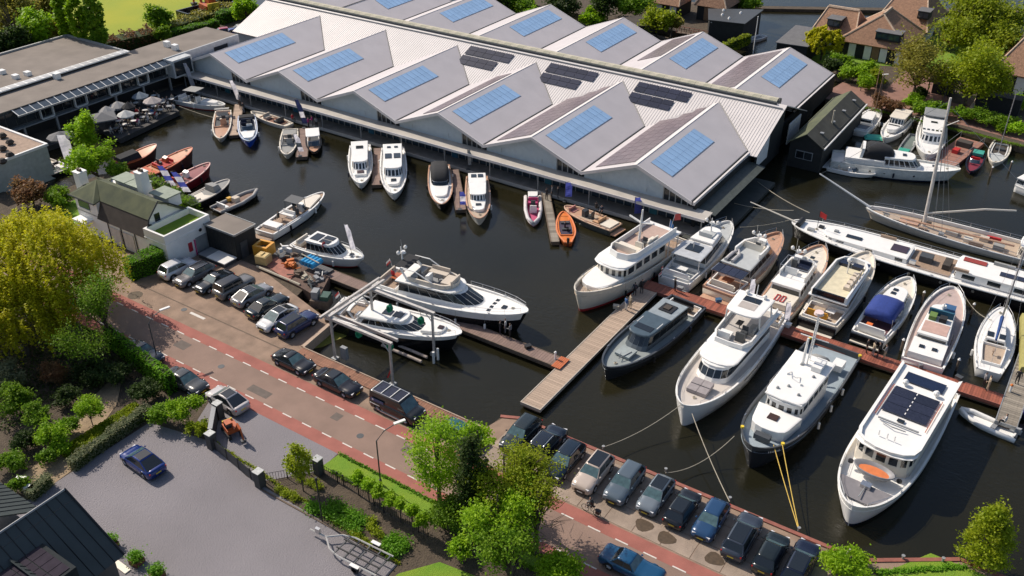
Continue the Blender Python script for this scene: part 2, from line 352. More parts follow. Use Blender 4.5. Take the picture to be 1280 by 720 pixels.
# quay edges: red capping beams and the timber walkway by the gantry
redcap = mat('rust red steel capping', (.26, .09, .065), rough=.7, noise=.2, scale=2)
def strip(name, pts, wd, z0, z1, m, label=None, cat=None):
    b = MB()
    for a, c in zip(pts[:-1], pts[1:]):
        a, c = Vector(a), Vector(c); d = (c - a).normalized(); n_ = Vector((-d.y, d.x)) * wd / 2
        b.prism([tuple(a - n_), tuple(c - n_), tuple(c + n_), tuple(a + n_)], z0, z1)
    o = b.build(name, m)
    return tag(o, label, cat) if label else struct(o)
strip('quay_capping', [(-37.2, 54.1), (-35.5, 54.9), (-5.2, 55.25), (1.0, 59.5), (30, 59.5)], .35, -1.6, .09, redcap)
strip('quay_capping', [(-60.3, 57.2), (-59.65, 52.0)], .4, -1.4, .12, M['plankpale'])

def planks(parent, x0, x1, y0, y1, z, m, along='x', pw=.3, gap=.02, th=.05):
    """boards laid across a walkway running along x (or y)"""
    L = (x1 - x0) if along == 'x' else (y1 - y0); n = int(L / pw)
    wdt = (y1 - y0) if along == 'x' else (x1 - x0)
    me = (MB().box(-(pw - gap) / 2, (pw - gap) / 2, -wdt / 2, wdt / 2, -th, 0) if along == 'x' else MB().box(-wdt / 2, wdt / 2, -(pw - gap) / 2, (pw - gap) / 2, -th, 0)).mesh('plank', m)
    for i in range(n):
        c = (x0 + (i + .5) * L / n, (y0 + y1) / 2) if along == 'x' else ((x0 + x1) / 2, y0 + (i + .5) * L / n)
        inst('plank', me, parent, (c[0], c[1], z + random.uniform(-.004, .004)))
def jetty(label, x0, x1, y0, y1, z, m, along='x', pw=.3, edge=None, piles=(), frame=None, group=None, cat='jetty'):
    t = thing('jetty', label, cat, ((x0 + x1) / 2, (y0 + y1) / 2, z), group=group)
    cx, cy = (x0 + x1) / 2, (y0 + y1) / 2; X0, X1, Y0, Y1 = x0 - cx, x1 - cx, y0 - cy, y1 - cy
    MB().box(X0 + .05, X1 - .05, Y0 + .05, Y1 - .05, -.55, -.06).build('float', frame or M['timber'], t)
    planks(t, X0, X1, Y0, Y1, 0, m, along, pw)
    if edge:
        e = .09
        if along == 'x':
            for yy in (Y0 - e / 2, Y1 + e / 2): MB().box(X0, X1, yy - e / 2, yy + e / 2, -.3, .03).build('edge_board', edge, t)
        else:
            for xx in (X0 - e / 2, X1 + e / 2): MB().box(xx - e / 2, xx + e / 2, Y0, Y1, -.3, .03).build('edge_board', edge, t)
            MB().box(X0 - e, X1 + e, Y0 - e, Y0, -.3, .03).build('edge_board', edge, t)
    for (px, py, h) in piles: MB().tube([(px - cx, py - cy, -1.5), (px - cx, py - cy, h)], .11, 8).build('pile', M['timber'], t)
    return t
jetty('long purple-brown board promenade pontoon running between the two big yachts', -67.6, -36.9, 63.6, 65.1, -.25, M['plank'], 'x', .3, edge=M['timber'])
jetty('pale wooden finger jetty ending free in open water beside the slate grey launch', -37.0, -35.0, 57.3, 81.3, -.35, M['plankpale'], 'y', .3, edge=mat('pale edge board', (.48, .42, .35), rough=.8, noise=.1))
jetty('glossy red-brown hardwood jetty between the two rows of moored yachts', -36.9, .1, 81.4, 83.0, -.3, M['plankred'], 'x', .25, edge=redcap)
jetty('weathered grey slatted jetty at the right edge with handrail', .2, 1.9, 78.6, 101, -.2, M['plankold'], 'y', .32, edge=M['galv'])
b = MB()
for (a, c) in (((1.05, -11), (1.05, 11)),):
    b.tube([(a[0] - .15, a[1], .95), (c[0] - .15, c[1], .95)], .03); b.tube([(a[0] - .15, a[1], .5), (c[0] - .15, c[1], .5)], .02)
    for k in range(9): b.tube([(.9, -11 + k * 2.75, 0), (.9, -11 + k * 2.75, .95)], .03)
jt = [o for o in COL.objects if o.name == 'jetty.003'][0]; b.build('handrail', M['galv'], jt)
tq = thing('timber_walkway', 'red-brown timber walkway on the quay edge beside the boat lift', 'walkway', (-48.6, 51.2, .0))
MB().box(-10.9, 10.9, -.62, .62, -.1, .04).build('joist', M['timber'], tq)
planks(tq, -10.9, 10.9, -.65, .65, .10, mat('brown walkway plank', (.24, .115, .07), rough=.8, noise=.2, scale=4, rnd=.2), 'x', .28)
MB().box(-10.9, 10.9, .66, .78, -1.2, .16).build('edge_board', M['plankpale'], tq)
tg = thing('retaining_deck', 'dark grey boarded quay deck beside the work barge', 'quay deck', (-71.8, 62.4, 0))
planks(tg, -4.2, 4.3, -.2, 2.6, -.02, mat('grey deck board', (.09, .09, .095), rough=.7, noise=.15, rnd=.1), 'x', .35)
MB().box(-4.2, 4.3, -.2, 2.6, -1.3, -.08).build('wall', M['darkgrey'], tg)
tc_ = thing('retaining_deck', 'red plank joint board lying across the pale jetty where the promenade meets it', 'ramp', (-37.0, 64.3, -.2))
for k in range(5): MB().box(-.5 + k * .2, -.33 + k * .2, -.95, .95, -.03, .03).build('plank', col((.5, .14, .05), .5), tc_)
# finger slips in front of the sheds
def finger(label, pa, pb, wd=1.3, m=None):
    a, c = V3(pa[0], pa[1], -.45), V3(pb[0], pb[1], -.45); d = c - a; L = d.length
    t = thing('jetty', label, 'jetty', ((a.x + c.x) / 2, (a.y + c.y) / 2, -.45), math.atan2(d.y, d.x), 'finger slips in front of the sheds')
    MB().box(-L / 2, L / 2, -wd / 2 + .05, wd / 2 - .05, -.5, -.06).build('float', M['timber'], t)
    planks(t, -L / 2, L / 2, -wd / 2, wd / 2, 0, m or M['plank'], 'x', .36)
    for s_ in (-1, 1): MB().box(-L / 2, L / 2, s_ * wd / 2 - .05, s_ * wd / 2 + .05, -.3, .03).build('edge_board', M['timber'], t)
finger('pale finger slip between the wooden launch and the blue boat', (299, 130), (292, 169), 1.4, M['plankpale'])
finger('grey finger slip beside the little boat with the white canopy', (381, 160), (377, 196), 1.6)
finger('grey finger slip between the two white cruisers by the sheds', (473, 185), (471, 231))
finger('grey finger slip with a blue banner at its end', (567, 212), (576, 262))
finger('narrow concrete finger slip between the pink dinghy and the orange launch', (682, 240), (694, 302), 1.0, M['plankold'])
# ------------------------------------------------------------------ the big boat sheds
ZH, ZL, YF, YN = 6.0, 3.0, 97.4, 152.5
XE, SP = -38.4, 15.5
def shed():
    t = thing('boat_shed', 'vast pale saw-toothed boat shed with blue roof lights along the quay', 'boat shed', (-84, 120, 0))
    O = Vector((-84, 120, 0))
    def B(mb, name, m, p=t, **k): o = mb.build(name, m, p, **k); o.location = (-84, -120, 0) if False else (84, -120, 0); return o
    XW = XE - 6 * SP
    # main roof: south slope, north slope
    a = math.atan2(3.8, 9.5)
    B(MB().slab([(XW - 7, 114.9, 2.76), (-36.9, 114.9, 2.76), (-36.9, 125, 6.8), (XW - 7, 125, 6.8)], .12), 'main_roof', M['roofwhite'])
    B(MB().slab([(XW - 7, 125, 6.8), (-36.9, 125, 6.8), (-36.9, 135.5, 2.6), (XW - 7, 135.5, 2.6)], .12), 'main_roof', M['roofwhite'])
    rb = MB(); x = XW - 6.8
    while x < -37.0:
        rb.slab([(x, 114.9, 2.80), (x + .07, 114.9, 2.80), (x + .07, 124.0, 6.44), (x, 124.0, 6.44)], .06); x += .42
    stuff(B(rb, 'roof_rib', M['rib']))
    B(MB().box(XW - 7, -37.2, 123.95, 124.12, 6.42, 6.62), 'ridge_flashing', M['grey'])
    B(MB().box(XW - 7, -38.3, 124.6, 124.8, 6.7, 6.98), 'ridge_rail', M['darkgrey'])
    # lichen covered ridge vent, in lengths
    cap = MB().rings([[(xx, yy, zz) for yy, zz in ((0, 0), (.05, .35), (.45, .62), (.95, .62), (1.35, .35), (1.4, 0))] for xx in (0, 2.46)]).mesh('ridge_cap', M['lichen'])
    n = 42
    for i in range(n): inst('ridge_cap', cap, t, (84 - 38.4 - 2.5 * (i + 1), 4.85, 6.72))
    B(MB().disc((-38.3, 125.55, 6.95), .5, .18, 12, axis='x'), 'vent_end', M['darkgrey'])
    # gutter strip along bottom east end and east gable white wall
    B(MB().add([(-37.0, 115.4, -.4), (-37.0, 124.9, -.4), (-37.0, 124.9, 6.6), (-37.0, 115.4, 2.85)], [(0, 1, 2, 3)]).box(-37.3, -37.02, 115.4, 116.0, -.4, 2.8), 'east_wall', M['darkwood'])
    B(MB().add([(-36.95, 115.3, 1.0), (-36.95, 119.5, 1.0), (-36.95, 119.5, 4.4), (-36.95, 115.3, 2.75)], [(0, 1, 2, 3)]), 'gable_panel', M['white2'])
    B(MB().box(-36.98, -36.8, 127.6, 132.4, 0.0, 3.1), 'white_panel', M['white2'])
    def trans(xr, y0, y1, ya, kind, pvm):
        """one transverse gable: ridge x, ridge from y0 to y1, valley end ya"""
        sgn = 1 if y1 > y0 else -1
        xe, xw = xr + SP / 2, xr - SP / 2; th = .12
        east = [(xr, y0, ZH), (xe - .05, y0, ZL), (xe - .05, ya, ZL), (xr, y1, ZH)]
        west = [(xr, y0, ZH), (xw + .05, y0, ZL), (xw + .05, ya, ZL), (xr, y1, ZH)]
        B(MB().slab(east, th), 'roof_slope', M['roofgrey']); B(MB().slab(west, th), 'roof_slope', M['roofgrey'])
        # verge trims, ridge strip, valley edge
        yo = y0 - sgn * .12
        v = MB()
        for (xa) in (xe, xw):
            v.add([(xr, y0 + sgn * .02, ZH - .38), (xa, y0 + sgn * .02, ZL - .38), (xa, yo, ZL - .38), (xr, yo, ZH - .38), (xr, y0 + sgn * .02, ZH + .05), (xa, y0 + sgn * .02, ZL + .05), (xa, yo, ZL + .05), (xr, yo, ZH + .05)],
                  [(0, 1, 2, 3), (4, 5, 6, 7), (0, 1, 5, 4), (1, 2, 6, 5), (2, 3, 7, 6), (3, 0, 4, 7)])
        B(v, 'verge_trim', M['roofwhite'])
        B(MB().slab([(xr - .55, y0, ZH - .17), (xr + .02, y0, ZH + .05), (xr + .02, y1 - sgn * .5, ZH + .05), (xr - .55, y1 - sgn * .5, ZH - .17)], .06), 'ridge_trim', M['roofwhite'])
        B(MB().box(xe - .16, xe - .02, min(y0, ya), max(y0, ya), ZL - .02, ZL + .10), 'valley_gutter', M['darkgrey'])
        # dark edge where the slope meets the main roof
        d = Vector((xr, y1, ZH)) - Vector((xe, ya, ZL)); q = MB()
        q.tube([(xe, ya, ZL + .04), (xr, y1, ZH + .04)], .07, 4); B(q, 'hip_flashing', M['darkgrey'])
        # roof light: blue panes set in the east slope
        fr = B(MB(), 'roof_light', M['pvframe'])
        sl = Vector((1, 0, -(ZH - ZL) / (SP / 2))); 
        ys = sorted((y0 + sgn * 2.2, y0 + sgn * 15.2)); npn = 12; pl = (ys[1] - ys[0]) / npn
        s0, s1 = .9, 3.9
        base = MB().slab([(xr + s0 - .06, ys[0] - .06, ZH - .387 * (s0 - .06) + .03), (xr + s1 + .06, ys[0] - .06, ZH - .387 * (s1 + .06) + .03), (xr + s1 + .06, ys[1] + .06, ZH - .387 * (s1 + .06) + .03), (xr + s0 - .06, ys[1] + .06, ZH - .387 * (s0 - .06) + .03)], .05)
        fr.data = base.mesh('roof_light', M['pvframe'])
        me = MB().slab([(-.74, -pl / 2 + .03, .387 * .74), (.74, -pl / 2 + .03, -.387 * .74), (.74, pl / 2 - .03, -.387 * .74), (-.74, pl / 2 - .03, .387 * .74)], .04).mesh('pane', M['sky_pane'])
        for i in range(npn):
            for j in range(2):
                xc = s0 + .75 + j * 1.5
                inst('pane', me, fr, (xr + xc, ys[0] + pl * (i + .5), ZH - .387 * xc + .07))
        if pvm is not None:
            ny, nx = pvm; ys = sorted((y0 + sgn * 1.2, y0 + sgn * (1.2 + ny * 1.7)))
            pm = MB().slab([(-.66, -.82, -.387 * .66), (.66, -.82, .387 * .66), (.66, .82, .387 * .66), (-.66, .82, -.387 * .66)], .04).mesh('solar_panel', M['pvpurple'])
            B(MB().slab([(xr - .85, ys[0], ZH - .387 * .85 + .05), (xr - .95 - nx * 1.36, ys[0], ZH - .387 * (.95 + nx * 1.36) + .05), (xr - .95 - nx * 1.36, ys[1], ZH - .387 * (.95 + nx * 1.36) + .05), (xr - .85, ys[1], ZH - .387 * .85 + .05)], .03), 'panel_rail', M['pvframe'])
            for i in range(ny):
                for j in range(nx):
                    xc = .9 + (j + .5) * 1.36; yy = ys[0] + (i + .5) * 1.7
                    # leave the cut corner where the slope meets the main roof
                    lim = 115.5 + 7.5 * (1 - xc / (SP / 2)) - .8 if sgn > 0 else 1e9
                    if sgn > 0 and yy > lim: continue
                    inst('solar_panel', pm, t, (84 + xr - xc, yy - 120, ZH - .387 * xc + .10))
        return
    for k in range(6):
        xr = XE - SP / 2 - k * SP
        trans(xr, YF, 123.0, 115.5, 's', (14, 4) if k < 2 else ((11, 2) if k == 2 else None))
    for k in range(7):
        xr = XE - SP / 2 - k * SP
        trans(xr, YN, 126.6, 133.0, 'n', (12, 4) if k < 1 else ((8, 3) if k == 1 else None))
    # dark solar arrays on the white slope
    pm = MB().box(-.83, .83, -.5, .5, -.02, .02).mesh('solar_panel', M['pv'])
    for (xa, sh) in ((-62.0, 0), (-77.5, 0), (-46.9 + 0.0, 9)):
        pass
    for xc in (-85.6, -70.1, -54.6):
        for r, (x0, nn) in enumerate(((-3.6, 5), (-3.6, 4))):
            for j in range(nn):
                for q in range(2):
                    yy = 122.9 - r * 2.25 - q * 1.06 * math.cos(a)
                    inst('solar_panel', pm, t, (84 + xc + x0 + j * 1.72, yy - 120, 3 + .4 * (yy - 115.5) + .17), rot=(a, 0, 0))
    # front facade: cladding and stepped dark windows under each gable, glazed quay front under the canopy
    wl_, gl, mu = MB(), MB(), MB()
    pane_m = M['glass']
    for k in range(6):
        xr = XE - SP / 2 - k * SP; xe, xw = xr + SP / 2, xr - SP / 2; yf = YF + .75
        xg = xr + 3.6; zg = ZH - .387 * 3.6 - .12
        wl_.add([(xw, yf, 1.9), (xg, yf, 1.9), (xg, yf, zg), (xr, yf, ZH - .12), (xw, yf, ZL - .12)], [(0, 1, 2, 3, 4)])
        for i in range(5):
            x0 = xg + i * (xe - xg) / 5; x1 = xg + (i + 1) * (xe - xg) / 5
            z0_, z1_ = ZH - .387 * (x0 - xr) - .14, ZH - .387 * (x1 - xr) - .14
            g = MB().add([(x0 + .06, yf + .05, 1.9), (x1 - .06, yf + .05, 1.9), (x1 - .06, yf + .05, z1_), (x0 + .06, yf + .05, z0_)], [(0, 1, 2, 3)])
            B(g, 'window', pane_m)
            B(MB().box(x0 - .06, x0 + .06, yf - .06, yf + .12, 1.9, z0_), 'window_post', M['galv'])
        for x_ in (xw + 2.5, xw + 9): B(MB().tube([(x_, yf, 2.3), (x_ + .3, yf - .5, 3.2)], .025, 4), 'stay_rod', M['galv'])
    B(wl_, 'cladding', M['clad'])
    B(MB().box(XW - .2, -35.9, 95.75, 98.2, 1.75, 1.93), 'canopy', mat('canopy sheet', (.42, .39, .35), rough=.7, noise=.1, scale=.6))
    B(MB().box(XW - .2, -35.9, 95.68, 95.76, 1.62, 1.98), 'canopy_edge', M['roofwhite'])
    B(MB().box(XW, -38.2, 98.25, 98.4, -.5, 1.75), 'wall', M['darkwood'])
    gp = MB().box(-.52, .52, -.03, .03, 0, 1.9).mesh('window', M['glassblue']); i = 0; x = -38.9
    mm = MB().box(-.05, .05, -.08, .04, 0, 2.1).mesh('mullion', M['galv'])
    doorc = [col(c, .5) for c in ((.02, .10, .16), (.03, .14, .18))]
    while x > XW + .5:
        inst('window', gp, t, (84 + x, 98.2 - 120, -.3)); inst('mullion', mm, t, (84 + x + .6, 98.15 - 120, -.4))
        if i % 13 == 4:
            B(MB().box(x - .5, x + .5, 98.0, 98.1, -.45, 1.6), 'door', random.choice(doorc))
        x -= 1.2; i += 1
    for k in range(13):
        x_ = -36.3 - k * 7.75
        B(MB().box(x_ - .06, x_ + .06, 95.8, 95.92, -.45, 1.75), 'post', M['galv'])
    # dock deck round the front and the east side
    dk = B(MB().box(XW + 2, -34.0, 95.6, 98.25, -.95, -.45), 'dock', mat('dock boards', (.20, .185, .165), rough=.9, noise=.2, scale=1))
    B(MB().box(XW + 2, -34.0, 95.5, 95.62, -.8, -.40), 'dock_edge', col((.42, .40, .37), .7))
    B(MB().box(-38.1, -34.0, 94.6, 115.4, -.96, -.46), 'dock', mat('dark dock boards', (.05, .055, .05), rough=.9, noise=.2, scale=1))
    B(MB().box(-38.3, -37.9, 97.7, 116, -.45, 2.6), 'wall', M['darkwood'])
    B(MB().box(-38.3, -38.05, YF, 115.5, 2.55, 3.0), 'fascia', M['roofwhite'])
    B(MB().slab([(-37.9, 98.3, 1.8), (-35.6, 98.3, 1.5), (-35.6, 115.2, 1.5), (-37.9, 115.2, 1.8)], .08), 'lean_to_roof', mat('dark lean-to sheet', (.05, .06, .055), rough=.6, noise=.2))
    # north and east walls of the back range
    B(MB().box(-38.3, -38.0, 127, YN, -.9, 2.9), 'wall', M['darkwood']); B(MB().box(-38.32, -38.06, 133, YN, 2.55, 3.0), 'fascia', M['roofwhite'])
    B(MB().box(XE - 7 * SP, -38.4, YN - .9, YN - .6, -.9, 3.0), 'wall', M['darkwood'])
    for k in range(7):
        xr = XE - SP / 2 - k * SP
        B(MB().add([(xr - 7.7, YN - .5, 2.8), (xr + 7.7, YN - .5, 2.8), (xr, YN - .5, 5.8)], [(0, 1, 2)]), 'gable_panel', M['clad'])
    B(MB().box(XW - 6.9, XW + .0, 115.2, 115.5, -.9, 2.7), 'wall', M['clad'])
    return t
shed()
# ------------------------------------------------------------------ vehicles
def wheel_meshes(r=.34, w=.22):
    tyre = MB().rings([[((rr) * math.cos(2 * math.pi * k / 16), yy, rr * math.sin(2 * math.pi * k / 16)) for k in range(16)] for yy, rr in ((-w / 2, r * .62), (-w / 2, r * .93), (-w * .35, r), (w * .35, r), (w / 2, r * .93), (w / 2, r * .62))], False, False).mesh('tyre', M['rubber'], True)
    b = MB().disc((0, -w / 2 + .05, 0), r * .63, w - .1, 14, axis='y')
    for k in range(5):
        a = 2 * math.pi * k / 5; b.tube([(0, -w / 2, 0), (r * .58 * math.cos(a), -w / 2 + .01, r * .58 * math.sin(a))], .035, 4); b.tube([(0, w / 2, 0), (r * .58 * math.cos(a), w / 2 - .01, r * .58 * math.sin(a))], .035, 4)
    return tyre, b.mesh('rim', M['alu'])
TYRE, RIM = wheel_meshes()
KINDS = {  # L, W, H, hood z, belt z, tail z, x of: windscreen base, screen top, roof end, rear glass base
    'suv': (4.7, 1.92, 1.66, 1.02, 1.12, 1.10, .95, .30, -1.75, -2.15),
    'hatch': (4.3, 1.82, 1.48, .90, .98, .98, .95, .25, -1.45, -1.95),
    'sedan': (4.9, 1.88, 1.44, .88, .95, 1.0, .85, .15, -1.0, -1.85),
    'wagon': (4.85, 1.86, 1.48, .90, .98, 1.0, .95, .25, -1.75, -2.25),
    'coupe': (4.6, 1.92, 1.32, .82, .90, .92, .75, .05, -.75, -1.85),
    'ev': (4.65, 1.9, 1.48, .86, .96, 1.02, 1.25, .30, -.9, -2.05),
    'van': (5.3, 2.0, 2.05, 1.15, 1.2, 1.2, 1.75, 1.05, -2.5, -2.6),
    'classic': (4.9, 1.82, 1.40, .92, .97, .95, .55, .12, -.95, -1.45),
    'jeep': (4.6, 1.92, 1.85, 1.12, 1.16, 1.16, .80, .55, -1.95, -2.05)}
def car(kind, colr, label, px, py, heading, glassroof=False, rails=False, roofcol=None, plate='y', L=None, cat='car', group=None, name='parked_car', lights=True, z=0.02):
    Lk, Wd, H, hz, bz, tz, xs0, xs1, xr1, xr0 = KINDS[kind]
    k = (L or Lk) / Lk; 
    q = at(px, py, H * .5)
    t = thing(name, label, cat, (q[0], q[1], z), R(heading), group)
    hl, hw = Lk * k / 2, Wd / 2; xs0, xs1, xr1, xr0 = [x * k for x in (xs0, xs1, xr1, xr0)]
    xf, xb = hl * .60, -hl * .60; r = .34 if kind not in ('van', 'suv', 'jeep') else .38
    body = paint(colr)
    # lower body: rounded sections from tail to nose, lifted over the wheels
    def sec(x, w_, zb, zt, crown=.03):
        sh = zt - .12
        return [(x, -w_ * .55, zb), (x, -w_ * .93, zb + .05), (x, -w_, zb + .22), (x, -w_ * .985, (zb + sh) / 2 + .08), (x, -w_ * .95, sh), (x, -w_ * .86, zt), (x, -w_ * .45, zt + crown), (x, 0, zt + crown * 1.2),
                (x, w_ * .45, zt + crown), (x, w_ * .86, zt), (x, w_ * .95, sh), (x, w_ * .985, (zb + sh) / 2 + .08), (x, w_, zb + .22), (x, w_ * .93, zb + .05), (x, w_ * .55, zb)]
    st = []; zb = .2 if kind not in ('suv', 'jeep') else .26
    for u in np.linspace(-1, 1, 25):
        x = u * hl
        zt = tz if x < xr0 else (bz if x < xs0 else hz + (bz - hz) * max(0, 1 - (x - xs0) / .35))
        w_ = hw; e = abs(u)
        rf = .90 if kind in ('jeep', 'van', 'classic') else .82
        if e > rf: w_ = hw * (1 - (.10 if kind in ('jeep', 'van', 'classic') else .20) * ((e - rf) / (1 - rf)) ** 2)
        if u > rf - .05: zt -= (.12 if kind in ('jeep', 'classic') else .24) * ((u - rf + .05) / (1.05 - rf)) ** 2
        if u < -rf: zt -= .10 * ((-u - rf) / (1 - rf)) ** 2
        z0 = zb
        for xw in (xf, xb):
            d = abs(x - xw)
            if d < r * 1.12: z0 = max(z0, r + math.sqrt(max(0, (r * 1.15) ** 2 - d * d)) * .85 - .02)
        if e > .97: z0 += .1
        st.append(sec(x, w_, z0, zt))
    bo = MB().rings(st).build('body', body, t, True)
    MB().box(-hl * .93, hl * .93, -hw * .82, hw * .82, .17, .5).build('underbody', M['black'], t)
    # greenhouse
    hb, ht = hw * .90, hw * (.70 if kind not in ('van', 'jeep') else .86)
    zb_, zt_ = bz - .01, H - .03
    bl = [(xs0, -hb, zb_), (xs0, hb, zb_), (xr0, hb, zb_), (xr0, -hb, zb_)]
    tp = [(xs1, -ht, zt_), (xs1, ht, zt_), (xr1, ht, zt_), (xr1, -ht, zt_)]
    mid = lambda a, b_, f: tuple(a[i] + (b_[i] - a[i]) * f for i in range(3))
    g = MB()
    g.add(bl + tp, [(0, 1, 5, 4), (2, 3, 7, 6), (1, 2, 6, 5), (3, 0, 4, 7)]); g.build('cabin', body, t)
    def panel(a, b_, c_, d_, m0, m1, s0, s1, name, m):   # inset glass on a cabin face; corners a b (low) c d (high, same order)
        P = lambda u, v_: Vector(mid(mid(a, b_, u), mid(d_, c_, u), v_))
        q_ = [P(m0, s0), P(m1, s0), P(m1, s1), P(m0, s1)]
        n_ = (q_[1] - q_[0]).cross(q_[2] - q_[0]).normalized()
        ctr = (q_[0] + q_[2]) / 2
        if n_.dot(ctr - Vector((0, 0, zb_))) < 0: n_ = -n_
        v_ = [p + n_ * .012 for p in q_]; return MB().add(v_ + [p - n_ * .02 for p in v_], [(0, 1, 2, 3), (7, 6, 5, 4), (0, 4, 5, 1), (1, 5, 6, 2), (2, 6, 7, 3), (3, 7, 4, 0)]).build(name, m, t)
    panel(bl[0], bl[1], tp[1], tp[0], .03, .97, .02, .97, 'windscreen', M['screen'])
    if kind != 'van': panel(bl[3], bl[2], tp[2], tp[3], .05, .95, .08, .95, 'rear_window', M['glass'])
    for (a, b_, c_, d_) in ((bl[0], bl[3], tp[3], tp[0]), (bl[1], bl[2], tp[2], tp[1])):
        if kind == 'van': panel(a, b_, c_, d_, .05, .27, .10, .62, 'side_window', M['glass'])
        else:
            panel(a, b_, c_, d_, .05, .455, .08, .93, 'side_window', M['glass']); panel(a, b_, c_, d_, .475, .93, .08, .93, 'side_window', M['glass'])
    # roof: slightly crowned panel with rounded edge
    rr = []
    for x, dz, ww in ((xr1 - .03, 0, .96), (xr1 + .12, .035, 1.), ((xs1 + xr1) / 2, .055, 1.02), (xs1 - .12, .035, 1.), (xs1 + .03, 0, .95)):
        rr.append([(x, -ht * ww, zt_ - .02), (x, -ht * ww * .97, zt_ + dz * .6), (x, -ht * .6, zt_ + dz), (x, ht * .6, zt_ + dz), (x, ht * ww * .97, zt_ + dz * .6), (x, ht * ww, zt_ - .02)])
    MB().rings(rr).build('roof', paint(roofcol) if roofcol else body, t, True)
    if glassroof: MB().slab([(xr1 + .12, -ht * .8, zt_ + .064), (xs1 - .12, -ht * .8, zt_ + .064), (xs1 - .12, ht * .8, zt_ + .064), (xr1 + .12, ht * .8, zt_ + .064)], .03).build('glass_roof', M['glass'], t)
    if rails:
        for s in (-1, 1): MB().tube([(xr1 + .2, s * ht * .9, zt_ + .04), (xr1 + .3, s * ht * .9, zt_ + .09), (xs1 - .3, s * ht * .9, zt_ + .09), (xs1 - .15, s * ht * .9, zt_ + .04)], .022, 5).build('roof_rail', M['steel'], t)
    for s in (-1, 1):
        MB().ball((xs0 - .22, s * (hb + .14), zb_ + .06), .10, 6, .7).build('mirror', body, t)
        for xw in (xf, xb):
            wl0 = inst('wheel', TYRE, t, (xw, s * (hw - .13), r), scale=(r / .34,) * 3); inst('rim', RIM, wl0)
        MB().cbox((hl - .13, s * hw * .62, hz - .20), (.16, .34, .12), -s * .25).build('headlight', M['lamp'], t)
        MB().cbox((-hl + .07, s * hw * .66, tz - .20), (.10, .36, .13), s * .2).build('tail_light', M['redlight'], t)
        MB().box(xr0 + .25, xs0 - .1, s * (hw - .005) - .012, s * (hw - .005) + .012, zb + .1, zb + .15).build('sill_trim', M['steel'] if kind == 'van' else M['black'], t)
    MB().cbox((hl - .02, 0, .52), (.06, hw * 1.0, .26)).build('grille', M['black'], t)
    pc = col((.62, .48, .05), .5) if plate == 'y' else M['white']
    MB().cbox((hl + .012, 0, .42), (.02, .5, .11)).build('number_plate', pc, t)
    MB().cbox((-hl - .006, 0, .62), (.03, .5, .11)).build('number_plate', pc, t)
    if kind in ('hatch', 'suv', 'wagon', 'sedan', 'coupe', 'ev'):
        MB().tube([(xs0 + .1, -hw * .84, hz + .055), (hl * .88, -hw * .68, hz - .10)], .012, 4).build('bonnet_crease', M['black'], t)
        MB().tube([(xs0 + .1, hw * .84, hz + .055), (hl * .88, hw * .68, hz - .10)], .012, 4).build('bonnet_crease', M['black'], t)
    return t
K = (.012, .013, .016)
G1 = 'cars parked nose to the quay on the concrete slabs'
UP, DN = 91, -89     # heading: nose away from or towards the camera side
car('suv', (.02, .03, .035), 'dark green-black estate car with bright bonnet, first in the quayside row by the tree', 651, 541, DN, group=G1, rails=False)
car('suv', (.012, .018, .03), 'black car with silver roof rails, second in the quayside row and half behind the tree', 683, 552, UP, group=G1, rails=True)
car('wagon', (.01, .02, .035), 'dark navy estate car with silver roof rails between the black one and the champagne one', 706, 574, DN, group=G1, rails=True)
car('suv', (.50, .42, .36), 'champagne beige car with a black glass roof on the quayside slabs', 742, 589, DN, glassroof=True, group=G1, plate='w')
car('suv', (.09, .12, .15), 'slate blue-grey estate with plain roof beside the champagne car', 781, 602, DN, group=G1)
car('hatch', (.16, .19, .22), 'silver grey car with black panoramic roof behind the cyclist', 820, 617, DN, glassroof=True, group=G1)
car('hatch', K, 'black hatchback with red tail lights towards the road between grey and blue cars', 853, 634, UP, group=G1, glassroof=True)
car('hatch', (.02, .06, .14), 'dark blue small car with yellow number plate on the quayside slabs', 889, 648, DN, group=G1)
car('suv', (.04, .05, .07), 'large black off-roader with grey bonnet towards the quay', 928, 668, UP, group=G1, L=4.9, glassroof=True)
car('hatch', (.012, .018, .02), 'small black-green hatchback third from the grass end of the quay row', 964, 690, UP, group=G1, glassroof=False)
car('wagon', (.008, .012, .03), 'very dark navy car last in the quay row beside the grass', 1001, 703, UP, group=G1, glassroof=True)
G2 = 'cars parked on the sandy paving by the white house'
h2 = 86
car('suv', (.62, .62, .64), 'white car with red tail lights first beside the big green hedge', 222, 334, h2 + 180 - 180, group=G2, L=4.3)
car('wagon', (.16, .15, .15), 'grey estate with bright bonnet second from the hedge', 243, 342, DN - 3, group=G2, rails=True, roofcol=K)
car('coupe', (.012, .015, .02), 'low black coupe third from the hedge', 267, 351, DN - 3, group=G2)
car('jeep', (.15, .15, .15), 'boxy grey off-roader with black soft roof', 292, 356, h2, group=G2, roofcol=K)
car('ev', (.26, .26, .27), 'silver car with dark glass roof fifth from the hedge', 315, 367, h2, group=G2, glassroof=True)
car('sedan', (.012, .02, .025), 'black saloon between the silver and the white cars', 334, 381, h2, group=G2)
car('ev', (.62, .62, .62), 'white electric saloon with black glass roof', 347, 396, DN - 3, group=G2, glassroof=True)
car('suv', (.02, .03, .10), 'dark blue off-roader last in the row by the dock corner', 371, 403, h2, group=G2, glassroof=True)
A = -1
car('coupe', K, 'black sports saloon parked along the timber walkway, the farther one', 367, 451, A)
car('sedan', (.014, .014, .02), 'long black saloon parked behind the van along the timber walkway', 422, 477, A, L=5.1, glassroof=True)
car('sedan', (.05, .055, .06), 'dark grey saloon partly hidden behind the leafy garden bush', 232, 475, 0, glassroof=False)
car('ev', (.50, .47, .46), 'white crossover with black glass roof beside the gate pillar', 284, 498, 176, glassroof=True, L=4.6)
